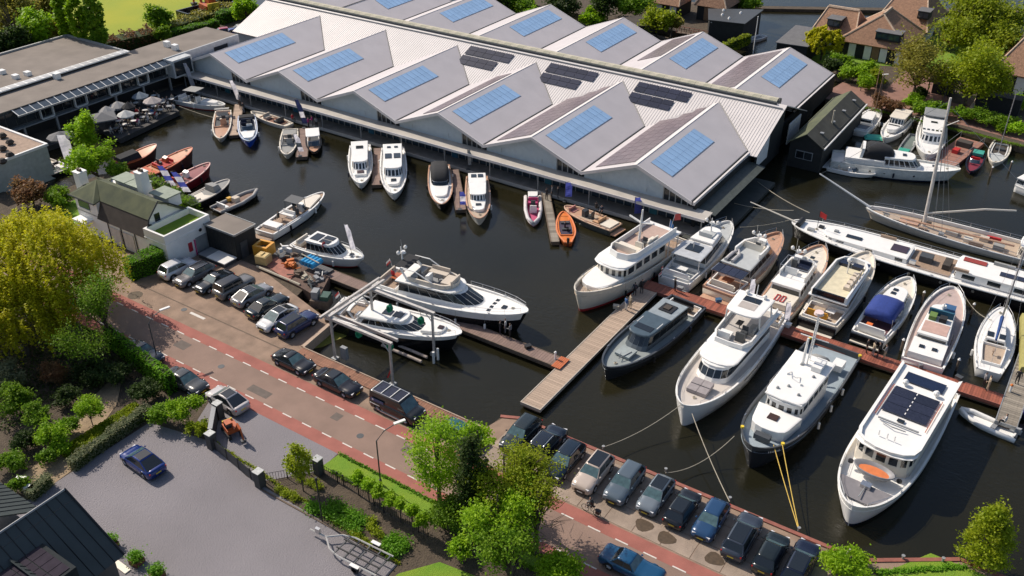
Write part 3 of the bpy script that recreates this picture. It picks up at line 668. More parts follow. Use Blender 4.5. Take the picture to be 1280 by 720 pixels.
car('sedan', (.02, .03, .05), 'dark saloon in the tree shade behind the clipped hedge', 178, 440, 0)
car('ev', (.005, .025, .16), 'bright blue hatchback alone on the grey gravel drive', 178, 575, 176, glassroof=True, L=4.5)
car('classic', (.01, .07, .16), 'old blue saloon driving on the road at the bottom edge', 790, 706, 0, L=4.9)
car('hatch', (.02, .10, .10), 'teal green car half hidden by the tree crown beside the walkway', 577, 541, 0, rails=True)
car('hatch', (.35, .02, .04), 'red car in the yard behind the flat roofed building', 284, 39, 60, group='cars in the back yard', z=.02)
car('hatch', (.02, .04, .22), 'blue car in the yard behind the flat roofed building', 296, 40, 60, group='cars in the back yard')
car('hatch', (.5, .5, .5), 'white car in the yard behind the flat roofed building', 306, 35, 60, group='cars in the back yard')
# camper van with rack
v = car('van', (.016, .018, .02), 'black camper van with a roof rack of white bars beside the walkway', 497, 505, A, cat='van', name='parked_van', L=5.3)
rk = MB().box(-2.35, .9, -.78, -.72, 2.10, 2.16).box(-2.35, .9, .72, .78, 2.10, 2.16); rk.build('roof_rack', M['steel'], v)
for x in (-2.3, -1.25, -.2, .85): MB().box(x - .03, x + .03, -.78, .78, 2.11, 2.17).build('rack_bar', M['white'], v)
for i in range(3): MB().box(-2.2 + i * 1.05, -1.32 + i * 1.05, -.7, .7, 2.055, 2.09).build('roof_panel', M['pv'], v)
MB().box(-2.3, -.8, -1.015, -1.003, 1.15, 1.45).build('blue_sticker', col((.03, .08, .2), .4), v)
MB().disc((-2.05, -1.018, 1.3), .10, -.008, 12, axis='y').build('round_emblem', M['white'], v)
MB().box(-2.45, -1.3, -1.02, -1.0, .78, .84).build('side_trim', M['white'], v); MB().box(-1.3, 1.2, -1.05, -.95, .24, .32).build('side_step', M['steel'], v)
# cyclist's bicycle
def bicycle(q, rz, label):
    t = thing('bicycle', label, 'bicycle', (q[0], q[1], .02), rz)
    b = MB(); 
    for x in (-.55, .55):
        w_ = MB().tube([(x + .34 * math.cos(a), 0, .34 + .34 * math.sin(a)) for a in np.linspace(0, 2 * math.pi, 15)], .025, 5).build('wheel', M['rubber'], t)
        for k in range(4):
            a = k * math.pi / 4; MB().tube([(x + .33 * math.cos(a), 0, .34 + .33 * math.sin(a)), (x - .33 * math.cos(a), 0, .34 - .33 * math.sin(a))], .006, 3).build('spoke', M['steel'], w_)
    b.tube([(-.55, 0, .34), (-.2, 0, .85), (.42, 0, .9), (0, 0, .32), (-.2, 0, .85)], .022); b.tube([(0, 0, .32), (-.55, 0, .34)], .02); b.tube([(.55, 0, .34), (.40, 0, 1.0)], .022)
    b.build('frame', M['darkgrey'], t)
    MB().tube([(.30, -.28, 1.02), (.40, 0, 1.05), (.30, .28, 1.02)], .02).build('handlebar', M['steel'], t)
    MB().rings([[(-.34, -.09, .90), (-.34, .09, .90), (-.34, .09, .95), (-.34, -.09, .95)], [(-.02, -.03, .91), (-.02, .03, .91), (-.02, .03, .95), (-.02, -.03, .95)]]).build('saddle', M['black'], t)
    MB().box(-.9, -.4, -.09, .09, .72, .75).build('rack', M['black'], t)
    for s in (-1, 1): MB().box(-.85, -.5, s * .12 - .06, s * .12 + .06, .42, .72).build('pannier', M['black'], t)
    return t
BIKE_Q = at(738.5, 642, 0); bicycle(BIKE_Q, R(180 - 3), 'black bicycle ridden on the red cycle lane')
# ------------------------------------------------------------------ boat kit
class Boat:
    """a boat lying in the water: bow towards local +x, waterline z = 0"""
    def __init__(s, label, bow, stern, B, fb, cat='motor yacht', name='motor_yacht', hull=None, group=None, fbow=None, sw=.86, full=2.4, rake=.9, deck=None, bul=.25, z=None, lift=0, cap=None, boot=None, Ls=0., platform=0):
        zz = WZ + lift
        a, b = V3(bow[0], bow[1], zz + (fbow or fb * 1.25)), V3(stern[0], stern[1], zz + fb)
        a.z = b.z = 0
        d = a - b; L = d.length + Ls; c = (a + b) / 2
        s.L, s.B, s.fb = L, B, fb; s.fbow = fbow or fb * 1.25; s.sw, s.full = sw, full; s.bul = bul
        s.t = thing(name, label, cat, (c.x, c.y, zz), math.atan2(d.y, d.x), group)
        hullm = hull or M['white']; n = 30; us = [1 - (1 - i / (n - 1)) ** 1.7 for i in range(n)]
        rs = []
        for u in us:
            h = s.half(u); x = (u - .5) * L; zs = s.sheer(u); rk = rake * max(0, (u - .6) / .4) ** 2
            hw = h * (.93 - .42 * max(0, (u - .5) / .5) ** 1.5); flare = h * (.99 - .12 * max(0, (u - .5) / .5))
            rs.append([(x, h, zs), (x - rk * .35, flare, zs * .55), (x - rk * .8, hw, .02), (x - rk, hw * .8, -.35), (x - rk, 0, -.6), (x - rk, -hw * .8, -.35), (x - rk * .8, -hw, .02), (x - rk * .35, -flare, zs * .55), (x, -h, zs)])
        MB().rings(rs, True, True, False).build('hull', hullm, s.t, True)
        if boot:
            bs = []
            for u in us:
                h = s.half(u); x = (u - .5) * L; rk = rake * max(0, (u - .6) / .4) ** 2; zs = s.sheer(u)
                hw = h * (.93 - .42 * max(0, (u - .5) / .5) ** 1.5); fl = h * (.99 - .12 * max(0, (u - .5) / .5))
                f = .22; bs.append([(x - rk * (.8 - .45 * f), hw + (fl - hw) * f + .02, zs * .55 * f), (x - rk * .8, hw + .02, 0.0)])
            m_ = MB(); m_.rings([[p for p in r_] for r_ in bs], False, False, False); m_.rings([[(p[0], -p[1], p[2]) for p in r_] for r_ in bs], False, False, False); m_.build('boot_stripe', boot, s.t)
        # deck and cap rail
        ds = []
        for u in us:
            h = max(.01, s.half(u) - .07); x = (u - .5) * L; ds.append([(x, h, s.sheer(u) - bul), (x, 0, s.sheer(u) - bul + .03), (x, -h, s.sheer(u) - bul)])
        MB().rings(ds, False, False, False).build('deck', deck or M['white'], s.t)
        capm = cap or hullm; cw = .16
        for sg in (1, -1):
            cs = []
            for u in us:
                h = s.half(u); x = (u - .5) * L; z_ = s.sheer(u); i_ = max(0, h - cw)
                cs.append([(x, sg * (h + .03), z_ + .03), (x, sg * i_, z_ + .03), (x, sg * i_, z_ - bul), (x, sg * (h + .03), z_ - .08)])
            MB().rings(cs).build('gunwale', capm, s.t)
        MB().box(-L / 2 - .02, -L / 2 + .14, -s.half(0), s.half(0), s.fb - bul, s.fb + .03).build('transom_rail', capm, s.t)
        if L > 8:
            for u in (.08, .45, .80):
                for sg in (1, -1):
                    x = (u - .5) * L; y = sg * (s.half(u) - .05); z = s.sheer(u) + .03; MB().box(x - .16, x + .16, y - .03, y + .03, z + .06, z + .1).box(x - .05, x + .05, y - .03, y + .03, z, z + .06).build('cleat', M['steel'], s.t)
            x = (.9 - .5) * L; z = s.zd(.9) + .04; MB().tube([(x + (.22 - .012 * k) * math.cos(k), .1 + (.22 - .012 * k) * math.sin(k), z + .05) for k in range(14)], .03, 4).build('rope_coil', M['rope'], s.t)
        if 9 < L < 17.5 and fb > .7:
            for i_, u in enumerate((.25, .5, .68)): s.fenders((u,), ((1, -1)[(i_ + int(L)) % 2],), (M['navy'], M['white'], M['black'])[int(L * 3 + i_) % 3])
        if platform: MB().box(-L / 2 - platform, -L / 2 + .05, -s.half(0) * .92, s.half(0) * .92, .22, .36).build('swim_platform', deck or M['teak'], s.t)
    def half(s, u):
        if u < .42: k = s.sw + (1 - s.sw) * math.sin(math.pi / 2 * u / .42)
        else: k = max(.0004, 1 - ((u - .42) / .58) ** s.full) ** (1 / 1.75)
        return s.B / 2 * k
    def sheer(s, u): return s.fb + (s.fbow - s.fb) * max(0, (u - .25) / .75) ** 1.7
    def zd(s, u=.5): return s.sheer(u) - s.bul
    def b(s, mb, name, m, par=None, smooth=False): return mb.build(name, m, par or s.t, smooth)
    def outline(s, x0, x1, w0, w1, rd=.8, rr=.0, na=7):
        """plan of a deckhouse: rear x0 to front x1 with rounded front of depth rd"""
        p = []
        xs = [x0 + (x1 - rd - x0) * k / 5 for k in range(6)]
        L_ = [(x, (w0 + (w1 - w0) * (x - x0) / max(.1, x1 - x0)) / 2) for x in xs]
        wf = L_[-1][1]
        right = [(x, -y) for x, y in L_]; left = [(x, y) for x, y in reversed(L_)]
        arc = [(x1 - rd + rd * math.sin(math.pi * k / na) ** .8, -wf * math.cos(math.pi * k / na)) for k in range(1, na)]
        return right + arc + left
    def house(s, x0, x1, w0, w1, z0, z1, rd=.8, rake=.5, rrake=.1, tum=.9, m=None, win=(.35, .85), wm=None, skip=(), gap=.06, roof=None, over=.12, rt=.09, front=True, sides=True, rear=True, name='deckhouse', roofm=None, single=False):
        bot = s.outline(x0, x1, w0, w1, rd); n = len(bot); cx = (x0 + x1) / 2
        top = []
        for (x, y) in bot:
            f = (x - x0) / (x1 - x0); top.append((x + rrake * (1 - f) - rake * f, y * tum))
        P = lambda i, v: Vector((bot[i][0] + (top[i][0] - bot[i][0]) * v, bot[i][1] + (top[i][1] - bot[i][1]) * v, z0 + (z1 - z0) * v))
        w = MB().rings([[P(i, 0) for i in range(n)], [P(i, 1) for i in range(n)]]); h = s.b(w, name, m or M['white'])
        wm = wm or M['glass']
        for i in range(n):
            j = (i + 1) % n
            if i == n - 1:
                if not rear: continue
            elif i < 5 or i >= n - 6:
                if not sides: continue
                k = i if i < 5 else n - 2 - i
                if k in skip: continue
            elif not front: continue
            a0, b0, b1, a1 = P(i, win[0]), P(j, win[0]), P(j, win[1]), P(i, win[1])
            e = (b0 - a0); ln = e.length
            if ln < .12: continue
            g = 0 if single else min(.25, gap / ln)
            a0_, b0_ = a0 + e * g, b0 - e * g; e1 = b1 - a1; a1_, b1_ = a1 + e1 * g, b1 - e1 * g
            nr = (b0 - a0).cross(a1 - a0).normalized(); ctr = Vector((cx, 0, (a0.z + a1.z) / 2))
            if nr.dot((a0 + b1) / 2 - ctr) < 0: nr = -nr
            q = [v + nr * .02 for v in (a0_, b0_, b1_, a1_)]
            MB().add(q + [v - nr * .05 for v in q], [(0, 1, 2, 3), (7, 6, 5, 4), (0, 4, 5, 1), (1, 5, 6, 2), (2, 6, 7, 3), (3, 7, 4, 0)]).build('window', wm, h)
        if over is not None:
            k = []
            ccx = sum(p[0] for p in top) / n
            for (x, y) in top: k.append((x + (over if x > ccx else -over), y + (over if y > 0 else -over) * .8))
            k2 = [(x * 1 + (ccx - x) * .03, y * .96) for x, y in k]
            MB().rings([[(x, y, z1) for x, y in k], [(x, y, z1 + rt * .6) for x, y in k], [(x, y, z1 + rt) for x, y in k2]]).build('roof', roofm or m or M['white'], h)
        s.top = top; s.ztop = z1 + rt
        return h
    def slabtop(s, x0, x1, w0, w1, z, m, rd=.8, name='roof', th=.1, crown=0):
        o = s.outline(x0, x1, w0, w1, rd); return s.b(MB().rings([[(x, y, z - th) for x, y in o], [(x, y, z) for x, y in o], [(x * .97 + (x0 + x1) / 2 * .03, y * .93, z + .03 + crown) for x, y in o]]), name, m)
    def box(s, name, m, x0, x1, y0, y1, z0, z1, par=None): return s.b(MB().box(x0, x1, y0, y1, z0, z1), name, m, par)
    def rail(s, u0, u1, h=.65, inset=.12, step=1.3, wrap=True):
        n = max(3, int((u1 - u0) * s.L / step)); zs = []
        for sg in (1, -1):
            pts = []; b = MB()
            for i in range(n + 1):
                u = u0 + (u1 - u0) * i / n; y = sg * max(0, s.half(u) - inset); x = (u - .5) * s.L; z = s.sheer(u)
                pts.append((x, y, z + h)); b.tube([(x, y, z), (x, y, z + h)], .016, 4)
            b.tube(pts, .022, 4); b.tube([(p[0], p[1], p[2] - h * .5) for p in pts], .012, 4)
            s.b(b, 'guard_rail', M['steel'])
    def seat(s, x0, x1, y0, y1, z, back=None, m=None, h=.42):
        b = MB().box(x0, x1, y0, y1, z, z + h)
        if back == 'x0': b.box(x0, x0 + .16, y0, y1, z + h, z + h + .4)
        if back == 'x1': b.box(x1 - .16, x1, y0, y1, z + h, z + h + .4)
        if back == 'y0': b.box(x0, x1, y0, y0 + .16, z + h, z + h + .4)
        if back == 'y1': b.box(x0, x1, y1 - .16, y1, z + h, z + h + .4)
        return s.b(b, 'seat', m or M['beigefab'])
    def table(s, x, y, z, lx=.9, ly=.6, m=None):
        return s.b(MB().box(x - lx / 2, x + lx / 2, y - ly / 2, y + ly / 2, z + .62, z + .67).tube([(x, y, z), (x, y, z + .62)], .05), 'table', m or M['teak'])
    def helm(s, x, y, z, m=None):
        c = s.b(MB().rings([[(x - .1, y - .45, z), (x - .1, y + .45, z), (x + .5, y + .45, z), (x + .5, y - .45, z)], [(x + .05, y - .42, z + .9), (x + .05, y + .42, z + .9), (x + .5, y + .42, z + 1.05), (x + .5, y - .42, z + 1.05)]]), 'helm_console', m or M['white'])
        MB().tube([(x - .08, y + .18 * math.cos(a), z + .8 + .18 * math.sin(a)) for a in np.linspace(0, 2 * math.pi, 11)], .018, 4).build('steering_wheel', M['black'], c)
        s.b(MB().box(x - .95, x - .45, y - .3, y + .3, z, z + .6).box(x - .97, x - .87, y - .3, y + .3, z + .6, z + 1.1), 'helm_seat', M['darkgrey'])
    def hatch(s, x, y, z, lx=.5, ly=.5, m=None):
        return s.b(MB().box(x - lx / 2, x + lx / 2, y - ly / 2, y + ly / 2, z - .03, z + .05), 'hatch', m or M['glass'])
    def mast(s, x, y, z, h, radar=True, domes=2, m=None):
        t = s.b(MB().tube([(x, y, z), (x - h * .08, y, z + h)], .10, 6, .05), 'mast', m or M['white'])
        if radar: MB().disc((x + .15, y, z + h * .55), .32, .22, 12, .24).build('radar_dome', M['white'], t); MB().box(x - .05, x + .3, y - .09, y + .09, z + h * .50, z + h * .55).build('bracket', M['white'], t)
        if domes: MB().tube([(x, y - .8, z + h * .62), (x, y + .8, z + h * .62)], .035, 4).build('spreader', M['white'], t)
        for k in range(domes): MB().ball((x, y + (.7 if k else -.7), z + h * .75), .22, 8, 1.1).build('satellite_dome', M['white'], t)
        MB().tube([(x - .1, y + .25, z + h * .5), (x - .2, y + .25, z + h * 1.5)], .012, 3).build('antenna', M['white'], t)
    def arch(s, x, w, z, h, m=None, rake=-.5):
        p = [(x, -w / 2, z), (x + rake, -w / 2 * .9, z + h * .85), (x + rake, -w / 4, z + h), (x + rake, w / 4, z + h), (x + rake, w / 2 * .9, z + h * .85), (x, w / 2, z)]
        return s.b(MB().rings([[(a[0] - .18, a[1], a[2]), (a[0] + .18, a[1], a[2]), (a[0] + .18, a[1] * .95, a[2] - .12), (a[0] - .18, a[1] * .95, a[2] - .12)] for a in p]), 'radar_arch', m or M['white'])
    def screen(s, x, w, z, h=.55, d=.7, m=None, frame=None, rake=.35):
        """wrapped windscreen of an open boat; x = foot of the screen at the centre"""
        n = 8; bt = []; tp = []
        for k in range(n + 1):
            a = math.pi * k / n; xx = x - d + d * math.sin(a) ** .7; yy = -w / 2 * math.cos(a); bt.append((xx, yy, z)); tp.append((xx - rake, yy * .93, z + h))
        g = s.b(MB().rings([bt, tp], False, False, False).rings([[(p[0] - .03, p[1], p[2]) for p in bt], [(p[0] - .03, p[1], p[2]) for p in tp]], False, False, False), 'windscreen', m or M['glassblue'])
        MB().tube(tp, .025, 4).build('frame', frame or M['steel'], g)
    def fenders(s, us, side=(1, -1), m=None):
        for u in us:
            for sg in side:
                x = (u - .5) * s.L; y = sg * (s.half(u) + .13); z = s.sheer(u)
                f = s.b(MB().tube([(x, y, z * .25), (x, y, z * .25 + .1), (x, y, z * .25 + .55), (x, y, z * .25 + .65)], .12, 8), 'fender', m or M['navy'])
                MB().tube([(x, y, z * .25 + .65), (x, sg * s.half(u), z)], .012, 3).build('line', M['rope'], f)
    def ensign(s, x, y, z, cols, h=1.6, lean=-.5, w=1.0, hh=.6):
        p = s.b(MB().tube([(x, y, z), (x + lean, y, z + h)], .02, 5), 'flag_staff', M['white'])
        for i, c in enumerate(cols):
            n = len(cols); f0, f1 = 1 - (i + 1) * hh / n / h, 1 - i * hh / n / h; b = MB(); rs = []
            for k in range(6):
                dx = -k * w / 5 * .6; dz = -k * w / 5 * .75; dy = .1 * math.sin(k * 1.4)
                rs.append([(x + lean * f0 + dx, y + dy, z + h * f0 + dz), (x + lean * f1 + dx, y + dy, z + h * f1 + dz)])
            b.rings(rs, False, False, False).build('flag_stripe', c, p)
    def outboard(s, x, y=0, m=None, n=1):
        for k in range(n):
            yy = y + (k - (n - 1) / 2) * .6
            o = s.b(MB().rings([[(x - .5, yy - .16, .75), (x - .5, yy + .16, .75), (x, yy + .18, .75), (x, yy - .18, .75)], [(x - .45, yy - .14, 1.25), (x - .45, yy + .14, 1.25), (x - .02, yy + .15, 1.15), (x - .02, yy - .15, 1.15)]]), 'outboard_engine', m or M['black'])
            MB().box(x - .32, x - .18, yy - .05, yy + .05, -.4, .75).build('leg', m or M['black'], o)
    def cockpit(s, u0, u1, w=.78, depth=.35, m=None, coam=None, z=None):
        """an open well: floor panel, inner walls as a raised coaming"""
        x0, x1 = (u0 - .5) * s.L, (u1 - .5) * s.L; us = [u0 + (u1 - u0) * k / 8 for k in range(9)]
        zz = (s.zd((u0 + u1) / 2) if z is None else z)
        R_ = [((u - .5) * s.L, s.half(u) * w) for u in us]; poly = [(x, -y) for x, y in R_] + [(x, y) for x, y in reversed(R_)]
        fl = s.b(MB().prism(poly, zz + .02, zz + .045), 'cockpit_floor', m or M['teak'])
        n = len(poly); b = MB()
        for i in range(n):
            a, c = Vector(poly[i]), Vector(poly[(i + 1) % n]); d = (c - a)
            if d.length < .02: continue
            nn = Vector((-d.y, d.x)).normalized() * .06
            b.prism([tuple(a - nn), tuple(c - nn), tuple(c + nn), tuple(a + nn)], zz, zz + depth)
        s.b(b, 'coaming', coam or M['white'])
    def stripe(s, frac, hgt, m, u0=0., u1=.97, name='hull_window', rake=.9):
        for sg in (1, -1):
            rs = []
            for k in range(25):
                u = u0 + (u1 - u0) * (1 - (1 - k / 24) ** 1.5); h = s.half(u); x = (u - .5) * s.L; zs = s.sheer(u); rk = rake * max(0, (u - .6) / .4) ** 2
                fl = h * (.99 - .12 * max(0, (u - .5) / .5))
                def pt(v):     # v from 1 (sheer) to .55
                    f = (1 - v) / .45; return (x - rk * .35 * f, sg * (h + (fl - h) * f + .025), zs * v)
                rs.append([pt(frac), pt(frac - hgt)])
            s.b(MB().rings(rs, False, False, False), name, m)
def ropeline(label, a, b, sag=.5, r=.035, m=None, cat='mooring rope', group='mooring lines'):
    a, b = Vector(a), Vector(b); c = (a + b) / 2; pts = []
    for k in range(13):
        f = k / 12; p = a.lerp(b, f); p.z -= sag * 4 * f * (1 - f); pts.append(p - c)
    return tag(MB().tube(pts, r, 5).build('mooring_rope', m or M['rope'], loc=c), label, cat, group)
# ------------------------------------------------------------------ the boats, one by one
WH, GL, TK = M['white'], M['glass'], M['teak']
DG = mat('pale grey deck', (.42, .44, .44), rough=.7, noise=.06)
CRM = M['cream']; PNK = mat('pinkish varnished wood', (.50, .30, .20), rough=.35, noise=.12, scale=4)
NAVY = M['navy']; HB = M['hullblack']; SOLE = mat('pale teak sole', (.42, .33, .25), rough=.7, noise=.12, scale=6)
# big two storey motor yacht by the promenade
o = Boat('big white flybridge motor yacht with black hull band across the promenade', (660, 389), (478, 345), 5.3, 2.1, fbow=2.8, deck=WH, full=2.0, rake=1.6, platform=1.2, hull=HB, cap=WH, bul=.15)
o.stripe(1.0, .33, WH, 0, .985, 'topside_stripe', rake=1.6); pass
h = o.house(-5.6, 4.6, 4.1, 2.8, 1.95, 3.35, rd=2.9, rake=3.2, rrake=.1, tum=.84, win=(.30, .88), gap=.03, rear=True, over=.08)
o.slabtop(-5.9, 1.4, 4.0, 3.3, 3.5, WH, rd=1.6, name='flybridge_deck', th=.14)
o.cockpit(.02, .16, .8, .35, m=TK); o.seat(-8.3, -7.7, -1.6, 1.6, 2.0, 'x0'); o.table(-7.0, 0, 2.0, .8, 1.3, M['teakred'])
fb = []
for k in range(15):
    a = math.pi * k / 14; fb.append((-1.4 + 2.1 * math.sin(a) ** .7 if 0 < k < 14 else -1.4, -1.5 * math.cos(a)))
pts = [(-4.6, -1.5)] + fb + [(-4.6, 1.5)]
o.b(MB().rings([[(p[0] * 1.03, p[1] * 1.05, 3.5) , (p[0], p[1], 4.0), (p[0] * .94 - .12, p[1] * .88, 4.0), (p[0] * .94 - .12, p[1] * .88, 3.5)] for p in pts]), 'flybridge_coaming', mat('flybridge rim', (.62, .55, .46), rough=.5))
o.slabtop(-4.5, .4, 2.7, 2.3, 3.58, M['grey'], rd=1.2, name='flybridge_floor', th=.05)
o.seat(-3.2, -1.0, .5, 1.45, 3.6, 'y1'); o.seat(-.9, .5, -.9, .9, 3.6, 'x1'); o.table(-1.6, -.1, 3.5, .9, .7, M['black']); o.helm(-2.6, -.8, 3.6); o.seat(-4.4, -3.6, -1.2, 1.2, 3.6, None, M['fabricgrey'])
o.arch(-4.4, 3.2, 3.4, 1.5, rake=-1.0); o.mast(-6.1, 0, 5.0, 1.5); 
for s_ in (-1, 1): o.b(MB().tube([(-1.6, s_ * 1.45, 4.0), (-3.6, s_ * 1.5, 4.9), (-5.4, s_ * 1.45, 4.9)], .07, 5), 'flybridge_frame', WH)
o.b(MB().slab([(-6.2, -1.4, 4.95), (-4.6, -1.4, 4.95), (-4.6, 1.4, 4.95), (-6.2, 1.4, 4.95)], .08), 'bimini', M['blackfab'])
for k in range(4): o.hatch(4.9, -1.05 + k * .7, 2.32, .42, .45)
o.hatch(6.2, 0, 2.5, .5, .6); o.rail(.55, .97, .6); o.fenders((.2, .4, .6, .78), (-1,), WH)
o.ensign(-8.4, 1.6, 1.7, [M['white'], M['red'], M['navy']], 1.8)
# yacht in front of it, under the lift
o = Boat('white express motor yacht with black hull lying behind the grey boat lift', (577, 416), (418, 383), 4.6, 1.75, fbow=2.3, deck=WH, full=2.0, rake=1.5, platform=1.2, hull=HB, cap=WH, bul=.12)
o.stripe(1.0, .22, WH, 0, .985, 'topside_stripe', rake=1.5)
h = o.house(-3.4, 4.2, 3.5, 2.3, 1.6, 2.45, rd=2.8, rake=2.8, rrake=.6, tum=.85, win=(.25, .8), gap=.03, over=.05)
o.slabtop(-3.4, 1.5, 3.3, 2.6, 2.56, WH, rd=1.3, th=.10, crown=.05)
o.hatch(-.9, 0, 2.66, 1.0, .9); o.hatch(.3, 0, 2.66, 1.0, .9)
o.slabtop(3.4, 5.6, 2.4, 1.4, 2.3, WH, rd=1.0, name='coachroof', th=.3); o.hatch(5.1, 0, 2.38, .55, .55, mat('brown tinted hatch', (.05, .03, .03), rough=.2))
o.cockpit(.04, .24, .8, .4, m=TK, z=1.65); o.seat(-6.4, -5.8, -1.4, 1.4, 1.65, 'x0', WH); o.seat(-5.6, -4.4, .7, 1.4, 1.25, 'y1', WH); o.helm(-4.3, -.7, 1.25)
o.arch(-4.0, 3.2, 1.9, 1.0, rake=-.8); o.mast(-4.8, 0, 2.9, .7, True, 2); o.rail(.6, .97, .5); o.ensign(-7.0, 1.2, 1.4, [M['red'], M['white'], M['navy']], 1.5)
# centre console sport boat and the sport cruiser by the grey deck
o = Boat('open white sport boat with teak deck and two rear sun seats', (404, 240), (330, 290), 3.3, .95, cat='sport boat', name='sport_boat', deck=TK, full=2.1, rake=1.3, platform=.8, bul=.15, boot=NAVY)
o.slabtop(1.5, 5.0, 2.6, .8, 1.2, CRM, rd=.8, name='foredeck', th=.15); o.cockpit(.12, .64, .85, .25, m=TK)
o.helm(.6, -.3, .85); o.screen(1.7, 1.9, 1.0, .7, .8); o.seat(-1.6, -.9, -.9, .9, .85, 'x1', WH); o.seat(-4.8, -3.6, -1.1, 1.1, .85, None, WH); o.table(-2.4, 0, .8, .7, 1.1)
o.b(MB().slab([(-.6, -1.05, 2.6), (1.0, -1.05, 2.75), (1.0, 1.05, 2.75), (-.6, 1.05, 2.6)], .05).tube([(-.6, -1, 1), (-.4, -1, 2.6)], .04).tube([(-.6, 1, 1), (-.4, 1, 2.6)], .04).tube([(1, 1, 1), (.9, 1, 2.7)], .04).tube([(1, -1, 1), (.9, -1, 2.7)], .04), 'frame_top', M['darkgrey'])
o = Boat('white sport cruiser with two dark sunroofs beside the grey deck', (454, 322), (371, 300), 3.5, 1.15, cat='cruiser', name='sport_cruiser', deck=WH, full=2.0, rake=1.2, platform=.7, boot=M['red'])
o.house(-2.4, 2.6, 2.8, 2.2, .95, 2.2, rd=1.3, rake=1.5, rrake=.1, tum=.85, win=(.3, .9), gap=.03, over=.08)
o.slabtop(-2.6, 1.1, 2.5, 2.1, 2.38, WH, rd=.9, th=.1); o.hatch(-1.6, 0, 2.43, 1.1, 1.5); o.hatch(-.1, -.45, 2.43, 1.3, .75); o.hatch(-.1, .45, 2.43, 1.3, .75)
o.cockpit(.04, .24, .8, .3, m=TK); o.seat(-4.1, -3.5, -1, 1, 1, 'x0', CRM); o.hatch(3.2, 0, 1.28, .45, .45); o.rail(.55, .97, .45); o.table(-3.1, 0, 1, .5, .8)
# classic white trawler yacht
o = Boat('cream trawler yacht with tall T-shaped mast, left end of the hardwood jetty', (721, 364), (842, 294), 5.0, 1.55, fbow=2.9, deck=SOLE, full=2.7, rake=.9, bul=.55, hull=M['cream'], boot=M['red'])
o.slabtop(3.6, 7.4, 3.8, 2.8, 2.5, WH, rd=1.2, name='trunk_cabin', th=.7); o.seat(5.9, 6.7, -.8, .8, 2.3, None, WH, .2); o.box('sun_pad', mat('pinkish pad', (.5, .38, .33), rough=.9), 4.4, 5.9, -.9, .9, 2.38, 2.46)
o.house(-4.6, 4.2, 4.0, 3.7, 1.4, 3.5, rd=1.2, rake=.1, rrake=0, tum=.97, m=CRM, win=(.5, .85), gap=.22, over=.35, rt=.12, roofm=WH)
o.slabtop(-7.4, 4.3, 4.5, 4.2, 3.72, WH, rd=1.5, name='boat_deck', th=.14); 
b = MB()
pts = [(-6.8, -1.9), (1.2, -1.8), (2.2, -1.2), (2.5, 0), (2.2, 1.2), (1.2, 1.8), (-6.8, 1.9)]
o.b(MB().rings([[(p[0], p[1], 3.7), (p[0] - .15, p[1] * .97, 4.4), (p[0] * .97 - .2, p[1] * .9, 4.4), (p[0] * .97 - .2, p[1] * .9, 3.7)] for p in pts]), 'flybridge_coaming', WH)
o.slabtop(-6.6, 1.8, 3.3, 3.0, 3.8, mat('pink teak', (.44, .32, .27), rough=.8, noise=.08), rd=.8, name='flybridge_floor', th=.04)
o.seat(-.4, .9, -1.4, 1.4, 3.8, 'x1', CRM); o.seat(-3.6, -1.4, .7, 1.5, 3.8, 'y1', CRM); o.helm(-.9, .9, 3.8, CRM); o.table(-2.8, -.6, 3.8, .9, .6)
o.b(MB().tube([(-1.9, 0, 3.8), (-2.2, 0, 7.9)], .17, 8, .10).tube([(-2.1, -1.6, 6.7), (-2.1, 0, 6.3), (-2.1, 1.6, 6.7)], .12, 6), 'tee_mast', WH)
o.cockpit(.02, .14, .75, .5, m=TK)
for s_ in (-1, 1):
    for x in (-7.1, -5.2): o.b(MB().tube([(x, s_ * 1.95, 1.3), (x, s_ * 2.05, 3.65)], .07, 6), 'deck_pillar', WH)
o.rail(.0, .12, .3); o.fenders((.25, .42, .55, .7), (1,), M['black']); o.ensign(-8.2, 0, 1.5, [col((.05, .2, .5), .7)], 2.6, -.3, 1.3, 1.2); o.rail(.62, .97, .35)
o.b(MB().tube([(-5.9, 1.5, 4.0), (-6.8, 1.5, 6.0)], .03), 'flag_pole', M['steel']); o.b(MB().slab([(-6.8, 1.45, 6.0), (-6.8, 1.5, 5.2), (-7.9, 1.7, 4.9), (-7.9, 1.6, 5.7)], .01), 'red_flag', M['red'])
# stern-to row north of the hardwood jetty
GN = 'motor yachts moored stern to the hardwood jetty'
o = Boat('grey-white motor yacht with square black sun roof, first in the stern-to row', (912, 276), (842, 350), 4.3, 1.25, fbow=1.8, group=GN, deck=DG, full=2.3, hull=WH, boot=NAVY, platform=.9, cap=WH)
o.house(-3.4, 5.0, 3.7, 2.6, 1.1, 2.6, rd=2.0, rake=1.9, rrake=.4, tum=.86, win=(.35, .85), over=.1, gap=.04, wm=GL); z = 2.75
o.slabtop(-5.0, -1.2, 3.6, 3.5, 2.85, mat('mid grey top', (.46, .48, .50), rough=.5), rd=.3, name='hardtop', th=.12); o.hatch(-2.7, 0, 2.92, 1.5, 1.7); o.hatch(-.4, 0, 2.78, .8, 2.2, M['glassblue'])  # the hardtop is one even mid grey
o.slabtop(-.8, 3.1, 2.8, 2.0, 3.0, WH, rd=1.0, name='flybridge', th=.3); o.seat(.2, 1.6, -.8, .8, 2.9, 'x0', DG, .25); o.mast(1.9, .0, 3.0, 1.8); o.b(MB().tube([(-3, 0, 2.9), (-3, 0, 3.9)], .06), 'chimney_pipe', M['steel'])
o.cockpit(.03, .2, .85, .45, m=DG); o.seat(-7.2, -6.6, -1.4, 1.4, 1.2, 'x0', WH); o.table(-5.7, 0, 1.1, .8, 1.2, WH)
